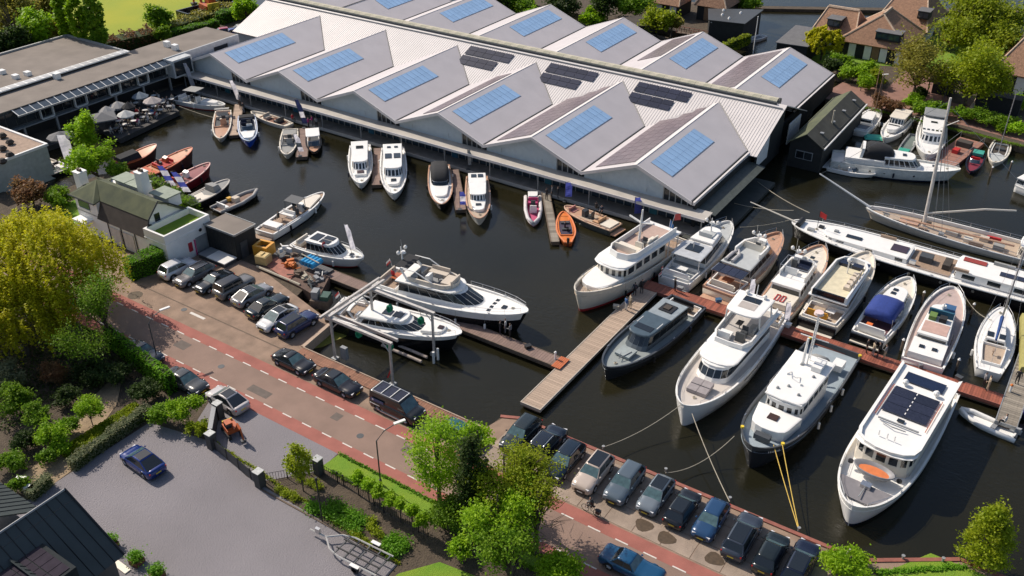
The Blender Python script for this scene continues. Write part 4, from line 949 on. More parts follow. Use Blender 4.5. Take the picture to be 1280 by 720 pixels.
for s_ in (-1, 1): o.b(MB().tube([(-4.8, s_ * 1.6, 1.2), (-4.9, s_ * 1.6, 2.8)], .05), 'top_pillar', WH)
o.rail(.3, .98, .65); o.ensign(-7.6, 1.3, 1.4, [M['red'], WH, NAVY], 1.4)
o = Boat('motor yacht with inflatable tender on deck and striped solar awning over the cockpit', (975, 290), (898, 364), 4.4, 1.3, fbow=1.9, group=GN, deck=PNK, full=2.2, hull=CRM, platform=.9, cap=PNK)
o.house(-3.8, 4.8, 3.6, 2.5, 1.1, 2.6, rd=2.0, rake=1.6, rrake=.1, tum=.88, win=(.35, .82), over=.05, m=mat('greige gelcoat', (.50, .47, .44), rough=.4), gap=.05)
o.slabtop(-4.2, 2.5, 3.6, 2.8, 2.85, DG, rd=1.2, name='upper_deck', th=.12)
o.b(MB().rings([[(p[0], p[1], 2.85), (p[0], p[1], 3.4), (p[0] - .15, p[1] * .88, 3.4), (p[0] - .15, p[1] * .88, 2.85)] for p in [(-1.2, -1.6), (1.0, -1.5), (2.2, -.8), (2.4, 0), (2.2, .8), (1.0, 1.5), (-1.2, 1.6)]]), 'flybridge_coaming', WH)
o.seat(.2, 1.1, -1.1, 1.1, 2.85, 'x0', CRM); o.helm(1.2, -.5, 2.85); o.mast(1.9, .2, 2.9, 1.6)
tn = o.b(MB().tube([(-3.9, .55, 3.05), (-2.2, .55, 3.1), (-1.5, .95, 3.25), (-2.2, 1.35, 3.1), (-3.9, 1.35, 3.05)], .2, 8), 'tender_tube', mat('grey inflatable', (.45, .43, .43), rough=.6)); MB().box(-3.7, -1.9, .55, 1.35, 2.88, 3.0).build('tender_floor', M['darkgrey'], tn)
for k in range(4): o.b(MB().box(-6.3, -4.5, -1.75 + k * .89, -.92 + k * .89, 2.72, 2.77), 'awning_panel', M['pv'])
o.b(MB().box(-6.35, -4.45, -1.8, 1.86, 2.66, 2.715), 'awning_frame', M['steel'])
for s_ in (-1, 1): o.b(MB().tube([(-6.2, s_ * 1.7, 1.2), (-6.2, s_ * 1.7, 2.7)], .04), 'awning_post', M['steel'])
o.cockpit(.03, .22, .85, .4, m=PNK); o.table(-5.6, 0, 1.1, .9, 1.2, M['teakred']); o.seat(-7, -6.4, -1.3, 1.3, 1.2, 'x0', CRM); o.rail(.3, .98, .65)
o = Boat('white motor yacht with red barred deck chairs aft and a clear enclosure', (1028, 306), (966, 388), 4.4, 1.25, fbow=1.9, group=GN, deck=CRM, full=2.3, hull=WH, platform=.5, cap=PNK)
o.house(-4.4, 3.6, 3.5, 2.8, 1.1, 2.5, rd=1.6, rake=1.2, rrake=.1, tum=.9, win=(.4, .8), over=.12, gap=.15)
o.box('aft_cabin_top', CRM, -7.0, -4.4, -1.6, 1.6, 1.1, 1.75)
for k in range(2): o.b(MB().box(-6.6, -5.3, -.55 + k * .62, -.47 + k * .62, 1.8, 1.86).box(-6.6, -5.3, -.2 + k * .62, -.12 + k * .62, 1.8, 1.86).box(-6.6, -6.52, -.55 + k * .62, -.12 + k * .62, 1.8, 1.86).box(-5.4, -5.3, -.55 + k * .62, -.12 + k * .62, 1.8, 1.86), 'folding_chair', M['red'])
o.b(MB().rings([[(p[0], p[1], 2.6), (p[0], p[1], 3.2), (p[0] - .15, p[1] * .9, 3.2), (p[0] - .15, p[1] * .9, 2.6)] for p in [(-2.6, -1.5), (.8, -1.4), (1.8, 0), (.8, 1.4), (-2.6, 1.5)]]), 'flybridge_coaming', WH)
o.seat(-.6, .5, -1.1, .3, 2.6, 'x1', NAVY); o.seat(-1.9, -1.1, -.2, 1.1, 2.6, 'x0', WH); o.helm(.4, .6, 2.6); o.mast(1.4, .9, 2.6, 1.9)
o.b(MB().tube([(-2.6, -1.5, 2.6), (-2.6, -1.5, 3.9), (-2.6, 1.5, 3.9), (-2.6, 1.5, 2.6)], .03).tube([(-.2, -1.5, 2.6), (-.2, -1.5, 3.9), (-.2, 1.5, 3.9), (-.2, 1.5, 2.6)], .03).tube([(-2.6, -1.5, 3.9), (-.2, -1.5, 3.9)], .03).tube([(-2.6, 1.5, 3.9), (-.2, 1.5, 3.9)], .03), 'bimini_frame', M['steel'])
o.hatch(4.5, 0, 1.75, .5, .5); o.rail(.05, .98, .6); o.box('boat_cover', NAVY, .6, 3.6, 1.55, 1.75, 1.5, 2.0)
o = Boat('white motor yacht with wide open cream flybridge and two blue deck hatches', (1086, 314), (1022, 402), 4.6, 1.35, fbow=2.0, group=GN, deck=CRM, full=2.3, hull=CRM, platform=.9, boot=HB)
o.house(-4.6, 4.6, 3.9, 2.9, 1.15, 2.75, rd=2.0, rake=1.5, rrake=.2, tum=.9, win=(.35, .8), over=.05, gap=.05, m=WH)
o.slabtop(-6.2, 3.0, 4.1, 3.6, 3.0, WH, rd=.9, name='flybridge_deck', th=.14)
o.b(MB().rings([[(p[0], p[1], 3.0), (p[0], p[1], 3.65), (p[0] - .15, p[1] * .9, 3.65), (p[0] - .15, p[1] * .9, 3.0)] for p in [(-6.0, -1.9), (1.4, -1.8), (2.6, -1.2), (2.9, 0), (2.6, 1.2), (1.4, 1.8), (-6.0, 1.9)]]), 'flybridge_coaming', WH)
o.slabtop(-5.8, 2.2, 3.2, 3.0, 3.1, mat('yellowed floor', (.62, .56, .40), rough=.7), rd=.6, name='flybridge_floor', th=.05)
for k in range(4): o.seat(-3.6 + k * 1.0, -2.9 + k * 1.0, -1.5, -.75, 3.1, 'y0', M['beigefab'])
o.seat(1.2, 2.2, .2, 1.3, 3.1, None, NAVY, .4); o.seat(1.2, 2.0, -1.2, -.1, 3.1, None, NAVY, .4); o.b(MB().box(-6.1, -5.9, -1.7, 1.7, 3.1, 3.7), 'dark_rear_screen', GL)
o.b(MB().tube([(0, 0, 3.1), (-.1, 0, 4.6)], .07).ball((-.1, 0, 4.8), .28), 'dome_post', WH)
o.hatch(4.6, -.7, 2.02, 1.2, .9, mat('navy hatch', (.02, .03, .07), rough=.3)); o.hatch(4.6, .7, 2.02, 1.2, .9, mat('navy hatch', (.02, .03, .07), rough=.3)); o.slabtop(3.6, 6.0, 3.0, 2.2, 1.98, WH, rd=1.1, name='coachroof', th=.3)
o.cockpit(.02, .2, .85, .45, m=SOLE); o.seat(-7.4, -6.8, -.6, 1.5, 1.2, 'x0', mat('ochre cushion', (.6, .28, .03), rough=.9)); o.table(-6.1, -.6, 1.1, .9, .9, WH); o.rail(.35, .98, .6)
o.b(MB().box(-8.55, -8.35, -2.0, 2.0, .3, 1.2), 'black_transom', HB)
o = Boat('white cruiser with a royal blue canvas canopy and black transom', (1138, 346), (1085, 420), 3.9, 1.15, fbow=1.7, group=GN, cat='cruiser', name='cruiser', deck=CRM, full=2.2, hull=WH, platform=.7, cap=WH)
o.b(MB().box(-7.08, -6.88, -1.65, 1.65, .2, 1.15), 'black_transom', HB)
o.house(-1.2, 4.4, 2.9, 2.0, 1.1, 1.9, rd=1.7, rake=1.0, rrake=.1, tum=.86, win=(.3, .75), over=.04, gap=.1); o.hatch(1.6, .3, 2.02, .5, .5); o.hatch(2.4, .3, 2.02, .5, .5)
BL = mat('royal blue canvas', (.02, .045, .22), rough=.85, noise=.12, scale=4)
rs = []
for x, dz, ww in ((-4.2, -.12, .94), (-3.9, .05, 1), (-2.6, .16, 1), (-1.3, .1, 1), (-.2, -.25, .95), (.3, -.9, .86)): rs.append([(x, -1.55 * ww, 2.3 + dz - .35), (x, -1.4 * ww, 2.65 + dz), (x, -.6, 2.8 + dz), (x, .6, 2.8 + dz), (x, 1.4 * ww, 2.65 + dz), (x, 1.55 * ww, 2.3 + dz - .35)])
o.b(MB().rings(rs), 'canopy', BL, None, True); o.cockpit(.06, .34, .85, .4, m=mat('dark maroon sole', (.10, .04, .05), rough=.8)); o.seat(-6.0, -5.4, -1.3, 1.3, 1.1, 'x0', WH)
for s_ in (-1, 1): o.b(MB().tube([(-4.1, s_ * 1.5, 1.2), (-4.1, s_ * 1.45, 2.3)], .03), 'canopy_post', M['steel'])
o.rail(.4, .98, .55); o.box('orange_bag', col((.7, .16, .04), .8), -5.2, -4.7, .2, .8, 1.2, 1.55)
o = Boat('white motor yacht with pink deck, green chair and blue cover up top', (1192, 358), (1153, 454), 4.5, 1.25, fbow=1.8, group=GN, deck=mat('pinkish deck', (.46, .36, .33), rough=.8, noise=.06), full=2.5, hull=WH, cap=WH)
o.house(-4.0, 3.6, 3.1, 2.4, 1.1, 2.2, rd=1.4, rake=1.2, rrake=0, tum=.9, win=(.35, .8), over=.1, gap=.12)
o.box('aft_cabin_top', WH, -7.0, -4.0, -1.6, 1.6, 1.0, 1.7); o.hatch(-5.6, -.6, 1.75, .5, .5); o.hatch(-5.6, .6, 1.75, .5, .5)
o.box('chair', col((.12, .2, .05), .8), -1.2, -.2, .3, 1.0, 2.3, 2.75); o.box('chair', M['blackfab'], -1.2, -.4, -.7, .0, 2.3, 2.75); o.box('windbreak', col((.02, .10, .16), .7), -.1, .15, -1.2, 1.2, 2.3, 3.0); o.box('cover', col((.03, .10, .22), .85), 1.0, 2.0, -1.1, .0, 2.3, 2.8)
o.box('pink_deck_panel', mat('pink panel', (.5, .33, .28), rough=.8), -3.6, -1.5, -1.2, 1.2, 2.3, 2.33); o.rail(.05, .98, .6); o.mast(.6, 0, 2.3, 1.3, True, 0)
o.b(MB().tube([(-3, -1.75, 1.2), (-3.4, -1.75, 2.0), (-2.4, -1.75, 2.0), (-2.2, -1.75, 1.2)], .05), 'fender_basket', M['black'])
# sailing yacht on the far right
o = Boat('white sailing yacht with blue sail cover on the boom near the slatted jetty', (1254, 384), (1236, 464), 3.6, .95, fbow=1.2, cat='sailing yacht', name='sailing_yacht', deck=WH, full=1.9, sw=.62, hull=WH, bul=.06, boot=NAVY)
o.house(-1.2, 3.4, 2.1, 1.2, .95, 1.45, rd=1.4, rake=.6, rrake=.05, tum=.85, win=(.2, .7), over=.02, gap=.2); o.hatch(-.4, -.5, 1.56, .9, .6); o.hatch(-.4, .6, 1.56, .9, .6)
o.cockpit(.1, .38, .62, .3, m=SOLE); o.table(-3.2, 0, .9, .6, .3)
o.b(MB().tube([(1.6, 0, 1.4), (1.3, 0, 15.5)], .10, 8, .06), 'mast', M['alu']); o.b(MB().tube([(1.5, 0, 2.5), (-3.0, .1, 2.4)], .09), 'boom', M['alu']); o.b(MB().tube([(1.4, 0, 2.75), (-1, .05, 2.75), (-2.9, .1, 2.55)], .2, 7, .11), 'sail_cover', col((.02, .06, .2), .85))
o.b(MB().tube([(1.35, -1, 8.5), (1.35, 1, 8.5)], .04), 'spreader', M['alu'])
for p in ((o.L / 2, 0, 1.2), (-o.L / 2, 0, 1.0), (1.2, 1.6, 1.1), (1.2, -1.6, 1.1)): o.b(MB().tube([p, (1.32, 0, 15.3)], .015, 3), 'stay', M['steel'])
o.rail(.05, .97, .6)
# south side of the hardwood jetty
o = Boat('slate grey launch yacht with grey cabin roof beside the pale finger jetty', (757, 458), (861, 376), 4.9, 1.05, fbow=1.75, deck=mat('pale green grey deck', (.26, .29, .285), rough=.7, noise=.06), full=2.4, hull=mat('anthracite hull', (.022, .025, .03), rough=.3), rake=.3, bul=.4, platform=1.0, cap=mat('anthracite cap', (.06, .068, .08), rough=.35))
RF = mat('slate grey roof', (.065, .095, .12), rough=.3); LG = mat('light grey roof', (.27, .31, .33), rough=.35)
o.house(-5.2, 3.2, 3.1, 2.6, .9, 2.3, rd=1.1, rake=1.0, rrake=.2, tum=.9, m=mat('grey cabin side', (.10, .12, .135), rough=.35), win=(.35, .88), gap=.04, over=.12, roofm=LG)
o.slabtop(-1.6, 2.6, 3.0, 2.5, 2.5, RF, rd=.9, name='front_roof', th=.12, crown=.04); o.hatch(1.2, 0, 2.56, .9, 1.9); 
for s_ in (-1, 1): o.box('roof_strip', WH, -.5, .7, s_ * 1.15 - .03, s_ * 1.15 + .03, 2.55, 2.6)
o.hatch(-3.5, 0, 2.44, 1.5, 1.5, M['black']); o.box('hatch_seat', M['brownfelt'], -3.9, -3.1, -.4, .3, 2.5, 2.6); o.box('foredeck_locker', mat('deck locker', (.3, .34, .34), rough=.6), 3.6, 5.2, -.8, .8, 1.2, 1.45)
o.b(MB().tube([(4.6, -.4, 1.4), (5.9, .1, 1.5), (4.2, .5, 1.5)], .05), 'anchor_gear', M['grey']); o.cockpit(.02, .14, .8, .3, m=SOLE); o.seat(-7, -6.4, -1.2, 1.2, .9, 'x0', M['black']); o.stripe(.97, .05, M['grey'], 0, .98, 'rubbing_strake', rake=.3)
o = Boat('tall white modern motor yacht with hardtop skylight, right of the slate launch', (855, 506), (958, 386), 5.6, 1.6, fbow=2.6, deck=mat('pale foredeck', (.55, .50, .45), rough=.6, noise=.05), full=3.0, hull=WH, rake=.35, bul=.35, platform=1.2)
o.house(-5.8, 5.2, 4.1, 3.1, 1.4, 3.1, rd=1.7, rake=1.1, rrake=.2, tum=.93, win=(.45, .85), gap=.03, over=.08)
o.slabtop(-8.0, 3.9, 4.5, 3.7, 3.32, WH, rd=1.3, name='flybridge_deck', th=.16)
o.b(MB().rings([[(p[0], p[1], 3.3), (p[0], p[1], 3.85), (p[0] - .15, p[1] * .92, 3.85), (p[0] - .15, p[1] * .92, 3.3)] for p in [(-7.4, -2.0), (-.6, -1.9), (.6, -1.4), (.7, 0), (.6, 1.4), (-.6, 1.9), (-7.4, 2.0)]]), 'flybridge_coaming', WH)
o.slabtop(-7.2, .2, 3.4, 3.2, 3.4, mat('fly floor', (.45, .42, .39), rough=.7), rd=.5, name='flybridge_floor', th=.05)
o.seat(-1.2, -.1, -1.4, -.2, 3.4, 'x1', WH); o.helm(-.9, .7, 3.4, M['darkgrey']); o.seat(-3.6, -1.9, .8, 1.6, 3.4, 'y1', M['fabricgrey']); o.table(-2.7, -.2, 3.4, .9, .6, M['black'])
o.slabtop(-6.3, -2.0, 3.7, 3.4, 5.45, WH, rd=.7, name='hardtop', th=.14)
o.hatch(-5.0, 0, 5.5, .9, 1.7, M['glass']); o.box('painted_opening', mat('painted well shade', (.42, .38, .35), rough=.8), -4.4, -3.2, -.85, .85, 5.48, 5.5)  # opening is a flat plate, the shade inside it put into its colour
for s_ in (-1, 1):
    for x in (-5.9, -2.7): o.b(MB().tube([(x - .2, s_ * 1.8, 3.3), (x, s_ * 1.65, 5.3)], .09), 'hardtop_pillar', WH)
    o.b(MB().ball((-5.9, s_ * .9, 5.7), .24), 'satellite_dome', WH)
o.b(MB().tube([(-6, 0, 5.45), (-6.1, 0, 6.7)], .05), 'mast', WH)
pd = mat('grey sun pad', (.30, .27, .27), rough=.9)
for i in range(2):
    for j in range(2): o.box('sun_pad', pd, 5.7 + i * 1.0, 6.65 + i * 1.0, -.95 + j * .97, -.02 + j * .97, 2.05, 2.42 + .05 * (1 - i))
o.stripe(.78, .06, GL, .3, .62, rake=.35); o.cockpit(.0, .1, .8, .4, m=SOLE); o.seat(-9, -8.4, -1.6, 1.6, 1.3, 'x0', WH); o.rail(.55, .95, .35)
o = Boat('white and grey steel trawler yacht with black hull, ladder mast and grey tender cover', (941, 558), (1045, 432), 5.7, 1.2, fbow=2.6, deck=mat('blue grey steel deck', (.30, .36, .40), rough=.7, noise=.08), full=3.8, sw=.92, hull=mat('very dark grey hull', (.022, .025, .03), rough=.4), rake=.3, bul=.6, cap=mat('dark cap rail', (.06, .065, .07), rough=.5))
o.slabtop(4.3, 7.5, 4.0, 3.0, 2.6, WH, rd=1.0, name='trunk_cabin', th=1.0); o.box('anchor_windlass', M['darkgrey'], 7.8, 8.4, -.7, .7, 1.9, 2.4)
for k in range(8):
    u = .965 - .0065 * k; o.b(MB().cbox(((u - .5) * o.L - .06, o.half(u) * .985 + .03, o.sheer(u) * .80), (.05, .04, .17), -.5), 'lettering', WH)
o.hatch(5.7, -.1, 2.68, .8, .9, mat('brown hatch', (.05, .025, .02), rough=.3))
o.house(-2.4, 4.2, 3.7, 3.4, .9, 3.5, rd=.8, rake=-.1, rrake=0, tum=.98, win=(.62, .84), gap=.14, over=.12, name='wheelhouse')
o.slabtop(-3.6, 4.3, 3.9, 3.6, 3.75, WH, rd=.9, name='wheelhouse_top', th=.15)
o.b(MB().tube([(4.1, -1.7, 3.7), (4.3, 0, 3.75), (4.1, 1.7, 3.7)], .09), 'visor', WH)
for (x, y) in ((3.0, -1.0), (2.2, -.3), (2.9, .9), (1.4, .5), (.5, -1.1), (-.4, 1.0), (-1.6, -.6)): o.b(MB().disc((x, y, 3.78), .18, .18, 8, .1), 'deck_vent', random.choice([M['grey'], WH, M['galv']]))
o.b(MB().tube([(0, -.9, 3.8), (.9, -.9, 4.2), (1.2, -.1, 4.2), (.4, .1, 3.8)], .035), 'roof_rail', M['steel']); o.box('roof_locker', WH, -2.9, -1.2, .4, 1.3, 3.8, 4.3)
lm = o.b(MB().tube([(-2.0, -.25, 3.8), (-2.4, -.2, 9.2)], .07, 6).tube([(-2.7, -.25, 3.8), (-2.9, -.2, 8.4)], .05, 6), 'ladder_mast', M['white'])
for k in range(8): MB().tube([(-2.03 - .02 * k, -.24, 4.3 + k * .55), (-2.72 - .02 * k, -.24, 4.3 + k * .55)], .03, 4).build('rung', M['white'], lm)
MB().disc((-2.4, -.2, 9.1), .45, .25, 12, .4).build('radar_dome', mat('pink-white dome', (.75, .6, .58), rough=.5), lm); MB().tube([(-2.2, -1.4, 6.6), (-2.3, 1.2, 6.6)], .05).build('yard', WH, lm)
o.b(MB().tube([(-1.8, -.6, 3.8), (-1.9, -.55, 6.6)], .16, 8, .1), 'funnel', WH)
tn = o.b(MB().rings([[(-7.2, -1.1, 1.35), (-7.2, .5, 1.35), (-6.9, .3, 1.8), (-6.9, -.9, 1.8)], [(-5.6, -1.4, 1.35), (-5.6, .7, 1.35), (-5.8, .2, 2.3), (-5.8, -1.0, 2.3)], [(-4.2, -.9, 1.35), (-4.2, .4, 1.35), (-4.4, .1, 1.9), (-4.4, -.7, 1.9)]]), 'covered_tender', M['fabricgrey'], None, True)
o.box('deck_box', WH, -7.6, -6.3, .9, 1.9, 1.0, 1.7); YL = col((.75, .55, .04), .6)
o.b(MB().tube([(-4.2, -1.2, 1.5), (-3.9, -.4, 1.5), (-3.9, .4, 1.5), (-4.3, 1.2, 1.5)], .13), 'yellow_hose', YL); 
for (u, s_) in ((.02, 1), (.02, -1), (.9, 1), (.9, -1)): o.b(MB().disc(((u - .5) * o.L, s_ * (o.half(u) - .1), o.sheer(u)), .16, .2, 8), 'bollard', YL)
o.rail(.2, .5, .5); o.fenders((.3, .45, .6), (1,), WH); o.box('life_raft', mat('orange canvas', (.55, .12, .06), rough=.8), -4.2, -3.2, -1.9, -1.4, 1.3, 1.8)
o = Boat('large white motor yacht with black solar roof panels and orange-lined dinghy on the foredeck', (1066, 632), (1163, 480), 6.0, 1.7, fbow=2.4, deck=WH, full=3.3, sw=.88, rake=.3, bul=.5, hull=WH, boot=NAVY, cap=WH)
o.house(-8.6, 4.2, 4.9, 4.7, 1.3, 3.7, rd=1.2, rake=.0, rrake=0, tum=.97, win=(.55, .86), gap=.14, over=.3, m=CRM, roofm=WH, name='deckhouse')
rm = [(x * 1.0, y * 1.0) for x, y in o.outline(-9.0, 4.4, 5.3, 5.1, 1.8)]
o.b(MB().rings([[(x, y, 3.82), (x, y, 4.05), (x * .96, y * .9, 4.05), (x * .96, y * .9, 3.8)] for x, y in rm]), 'roof_coaming', WH)
o.hatch(-6.9, 0, 3.9, 1.5, 3.4, mat('navy roof glass', (.012, .02, .05), rough=.2))
for i in range(3):
    for j in range(2): o.b(MB().box(-4.9 + i * 1.35, -3.6 + i * 1.35, -1.9 + j * 1.93, -.03 + j * 1.93, 3.9, 3.97), 'solar_panel', M['pv'])
for k in range(6): o.box('white_dash', WH, -4.8 + k * .65, -4.5 + k * .65, -.04, .04, 3.975, 3.985)
for s_ in (-1, 1): o.b(MB().ball((-5.6, s_ * 1.35, 4.15), .3), 'satellite_dome', WH); o.box('side_trim', mat('russet trim', (.4, .12, .07), rough=.5), -5.0, .0, s_ * 2.1 - .03, s_ * 2.1 + .03, 3.9, 3.98)
o.box('roof_bar', M['grey'], .35, .5, -1.7, 1.7, 3.95, 4.05); o.hatch(-.3, 0, 3.9, .4, .6); o.b(MB().tube([(1.0, .8, 4.0), (1.2, -.3, 4.1), (.8, -1.3, 4.0)], .05), 'folded_mast', M['grey'])
for y in (-.9, -.2, .4): o.b(MB().tube([(2.6, y, 3.9), (2.6, y, 4.35)], .05), 'horn', M['steel'])
dn = o.b(MB().rings([[(5.5 + .85 * math.cos(a) * k, 1.75 * math.sin(a) * k, z) for a in np.linspace(0, 2 * math.pi, 17)[:-1]] for k, z in ((.7, 2.1), (1, 2.75), (.92, 2.75), (.62, 2.35))], True, False), 'dinghy_hull', mat('grey dinghy', (.24, .24, .25), rough=.5), None, True)
MB().disc((5.5, 0, 2.36), .01, .01).build('plug', M['black'], dn); MB().prism([(5.5 + .60 * math.cos(a), 1.25 * math.sin(a)) for a in np.linspace(0, 2 * math.pi, 17)[:-1]], 2.4, 2.47).build('dinghy_floor', mat('orange dinghy floor', (.62, .18, .06), rough=.7), dn)
o.b(MB().prism([(6.9, -2.2), (6.9, 2.2), (8.2, 1.7), (9.1, .8), (9.1, -.8), (8.2, -1.7)], 2.0, 2.08), 'grey_foredeck', mat('grey foredeck', (.2, .19, .2), rough=.8, noise=.08))
o.box('windlass', M['steel'], 6.9, 7.5, -.4, .4, 2.08, 2.4); o.b(MB().tube([(7.5, 0, 2.2), (8.9, 0, 2.3)], .05), 'chain', M['galv']); o.rail(.72, .97, .3)
for s_ in (-1, 1): o.b(MB().disc((5.2, s_ * 2.0, 2.2), .22, .2, 8), 'bollard', M['black'])
# slip row in front of the sheds
o = Boat('white sport boat with grey T-top lying under the flat roofed building', (281, 131), (219, 121), 2.9, .8, cat='sport boat', name='sport_boat', deck=DG, full=2.2, hull=WH, rake=1., boot=M['red'])
o.helm(-.6, 0, .6); o.slabtop(.8, 3.6, 1.6, .8, 1.2, WH, rd=.8, name='console_cabin', th=.6); o.b(MB().slab([(-2.2, -1.1, 2.7), (.4, -1.1, 2.8), (.4, 1.1, 2.8), (-2.2, 1.1, 2.7)], .08), 't_top', M['fabricgrey'])
for x in (-1.6, -.2):
    for s_ in (-1, 1): o.b(MB().tube([(x, s_ * .7, .6), (x, s_ * .9, 2.7)], .04), 'top_post', M['black'])
o.seat(-3.6, -2.9, -.9, .9, .6, 'x0', WH); o.outboard(-o.L / 2, n=2)
o = Boat('wooden decked cream launch with folded grey spray hood', (275, 173), (279, 138), 2.8, .75, cat='launch', name='open_launch', deck=PNK, full=2.1, hull=CRM, rake=.9)
o.cockpit(.12, .55, .8, .25, m=M['darkgrey'], coam=PNK); o.seat(-3.4, -2.6, -.9, .9, .6, 'x0'); o.helm(-.4, .3, .6, PNK); o.b(MB().slab([(-4.6, -1.1, 1.7), (-3.4, -1.1, 1.9), (-3.4, 1.1, 1.9), (-4.6, 1.1, 1.7)], .06), 'spray_hood', M['fabricgrey']); o.table(-1.5, 0, .4, .6, .6, CRM)
o = Boat('bright blue hulled launch with white foredeck and black rear cover', (311, 176), (308, 144), 2.9, .95, cat='launch', name='open_launch', deck=mat('light blue deck', (.22, .33, .48), rough=.5), full=2.6, hull=mat('bright blue hull', (.01, .06, .42), rough=.2), rake=.5, cap=mat('white blue cap', (.5, .55, .65), rough=.4))
o.slabtop(1.6, 4.2, 2.2, 1.2, 1.15, WH, rd=1., name='foredeck', th=.2); o.cockpit(.2, .62, .8, .25, m=NAVY); o.helm(0, .3, .8); o.seat(-2.4, -1.7, -.9, .9, .8, 'x0', NAVY); o.screen(1.2, 1.8, 1.1, .5, .6); o.box('rear_cover', M['blackfab'], -o.L / 2 + .3, -o.L / 2 + 1.6, -1.1, 1.1, .8, 1.25)
o = Boat('slim white day sloop with russet cockpit against the shed dock', (314, 139), (362, 156), 2.3, .6, cat='launch', name='open_launch', deck=CRM, full=1.9, sw=.7, hull=CRM, rake=1.)
o.cockpit(.15, .72, .7, .2, m=mat('russet sole', (.22, .10, .07), rough=.7), coam=PNK); o.seat(-2.4, -1.6, -.7, .7, .45, 'x0', M['darkgrey']); o.seat(.2, .9, -.6, .6, .45, 'x1', M['beigefab']); o.table(-.7, 0, .3, .6, .5)
o = Boat('grey decked launch moored bow out beside the slip with the long banners', (358, 193), (363, 161), 2.6, .8, cat='launch', name='open_launch', deck=M['fabricgrey'], full=2.2, hull=CRM, rake=.8)
o.cockpit(.25, .6, .75, .2, m=M['darkgrey'], coam=M['grey']); o.helm(.3, .2, .6, M['grey']); o.seat(-1.4, -.7, -.7, .7, .6, 'x0', M['beigefab']); o.slabtop(-4.2, -2.0, 2.0, 2.0, .95, M['fabricgrey'], rd=.3, name='rear_deck', th=.1)
o = Boat('small dark boat with white canopy and pinkish bow', (393, 190), (391, 167), 2.3, .6, cat='launch', name='small_boat', deck=PNK, full=2.2, hull=HB, rake=.7)
o.slabtop(-2.6, .6, 2.0, 2.0, 1.9, WH, rd=.3, name='canopy', th=.1); o.screen(1.4, 1.7, .7, .6, .5)
for s_ in (-1, 1):
    for x in (-2.2, .3): o.b(MB().tube([(x, s_ * .9, .5), (x, s_ * .9, 1.85)], .03), 'canopy_post', M['steel'])
o.cockpit(.1, .6, .75, .2, m=M['darkgrey'])
o = Boat('white cabin cruiser with one square roof hatch, left of the shed pair', (451, 229), (450, 181), 3.4, 1.0, cat='cruiser', name='cruiser', deck=WH, full=2.2, hull=WH, rake=.9, boot=NAVY)
o.house(-5.2, 3.0, 2.5, 2.2, .85, 2.2, rd=1.0, rake=1.1, rrake=.2, tum=.9, win=(.4, .85), over=.1, gap=.1); o.hatch(-2.8, 0, 2.32, .9, 1.0); o.hatch(3.3, 0, 1.35, .8, .9, mat('brown tint', (.08, .05, .05), rough=.3)); o.box('foredeck_step', WH, 2.6, 4.0, -.8, .8, .9, 1.3); o.rail(.5, .97, .45)
o = Boat('white cabin cruiser with four dark roof windows, right of the shed pair', (492.5, 242), (491, 184), 3.7, 1.1, cat='cruiser', name='cruiser', deck=WH, full=2.3, hull=WH, rake=.9, boot=NAVY)
o.house(-6.0, 3.2, 2.8, 2.5, .95, 2.4, rd=.9, rake=1.0, rrake=.2, tum=.9, win=(.4, .85), over=.1, gap=.08)
for x, s_ in ((-1.6, -1), (-1.6, 1)): o.hatch(x, s_ * .6, 2.53, 1.5, .9)
for s_ in (-1, 1): o.hatch(-4.6, s_ * .5, 2.53, .5, .5)
o.hatch(4.0, 0, 1.5, .8, .7); o.slabtop(3.0, 5.2, 2.0, 1.4, 1.45, WH, rd=.8, name='coachroof', th=.3); o.rail(.55, .97, .5)
o = Boat('teak rimmed launch with black canopy and white foredeck', (552, 255), (549, 206), 3.3, .95, cat='launch', name='cabin_launch', deck=WH, full=2.4, hull=HB, rake=.8, cap=PNK, bul=.1)
rs = []
for x, h_, ww in ((-5.4, 1.6, .9), (-4.8, 2.2, 1), (-2.2, 2.3, 1), (-.8, 2.15, .96), (.1, 1.2, .9)): rs.append([(x, -1.25 * ww, 1.0), (x, -1.1 * ww, h_ - .15), (x, -.6, h_), (x, .6, h_), (x, 1.1 * ww, h_ - .15), (x, 1.25 * ww, 1.0)])
o.b(MB().rings(rs), 'canopy', M['blackfab'], None, True); o.slabtop(.3, 4.2, 2.3, 1.5, 1.3, WH, rd=1.0, name='foredeck', th=.25); o.screen(1.3, 2.2, 1.25, .5, .7, M['glass']); o.b(MB().tube([(4.9, -.4, 1.2), (5.6, 0, 1.3), (4.9, .4, 1.2)], .05), 'anchor_gear', M['steel'])
o = Boat('white cabin launch with teak rim and split windscreen', (599, 273), (596, 220), 3.3, 1.0, cat='launch', name='cabin_launch', deck=SOLE, full=2.4, hull=CRM, rake=.7, cap=PNK, bul=.15)
o.house(-2.0, 2.0, 2.3, 2.0, .9, 2.1, rd=.5, rake=.5, rrake=.1, tum=.92, win=(.4, .9), over=.12, gap=.08); o.slabtop(1.6, 4.4, 2.0, 1.3, 1.4, WH, rd=.9, name='coachroof', th=.4); o.hatch(3.0, 0, 1.48, .5, .7); o.house(-5.4, -2.2, 2.4, 2.4, .9, 1.9, rd=.3, rake=.2, rrake=.2, tum=.92, win=(.3, .8), over=.08, gap=.1, name='aft_cabin')
o.hatch(-4.3, -.45, 2.02, .9, .7); o.hatch(-4.3, .45, 2.02, .9, .7)
o = Boat('small grey rigid inflatable with pink seats and white hood', (667, 281), (666, 246), 2.2, .35, cat='inflatable boat', name='inflatable_boat', deck=mat('pink deck', (.45, .07, .16), rough=.7), full=2.2, hull=mat('light grey tube', (.5, .48, .48), rough=.5), rake=.5)
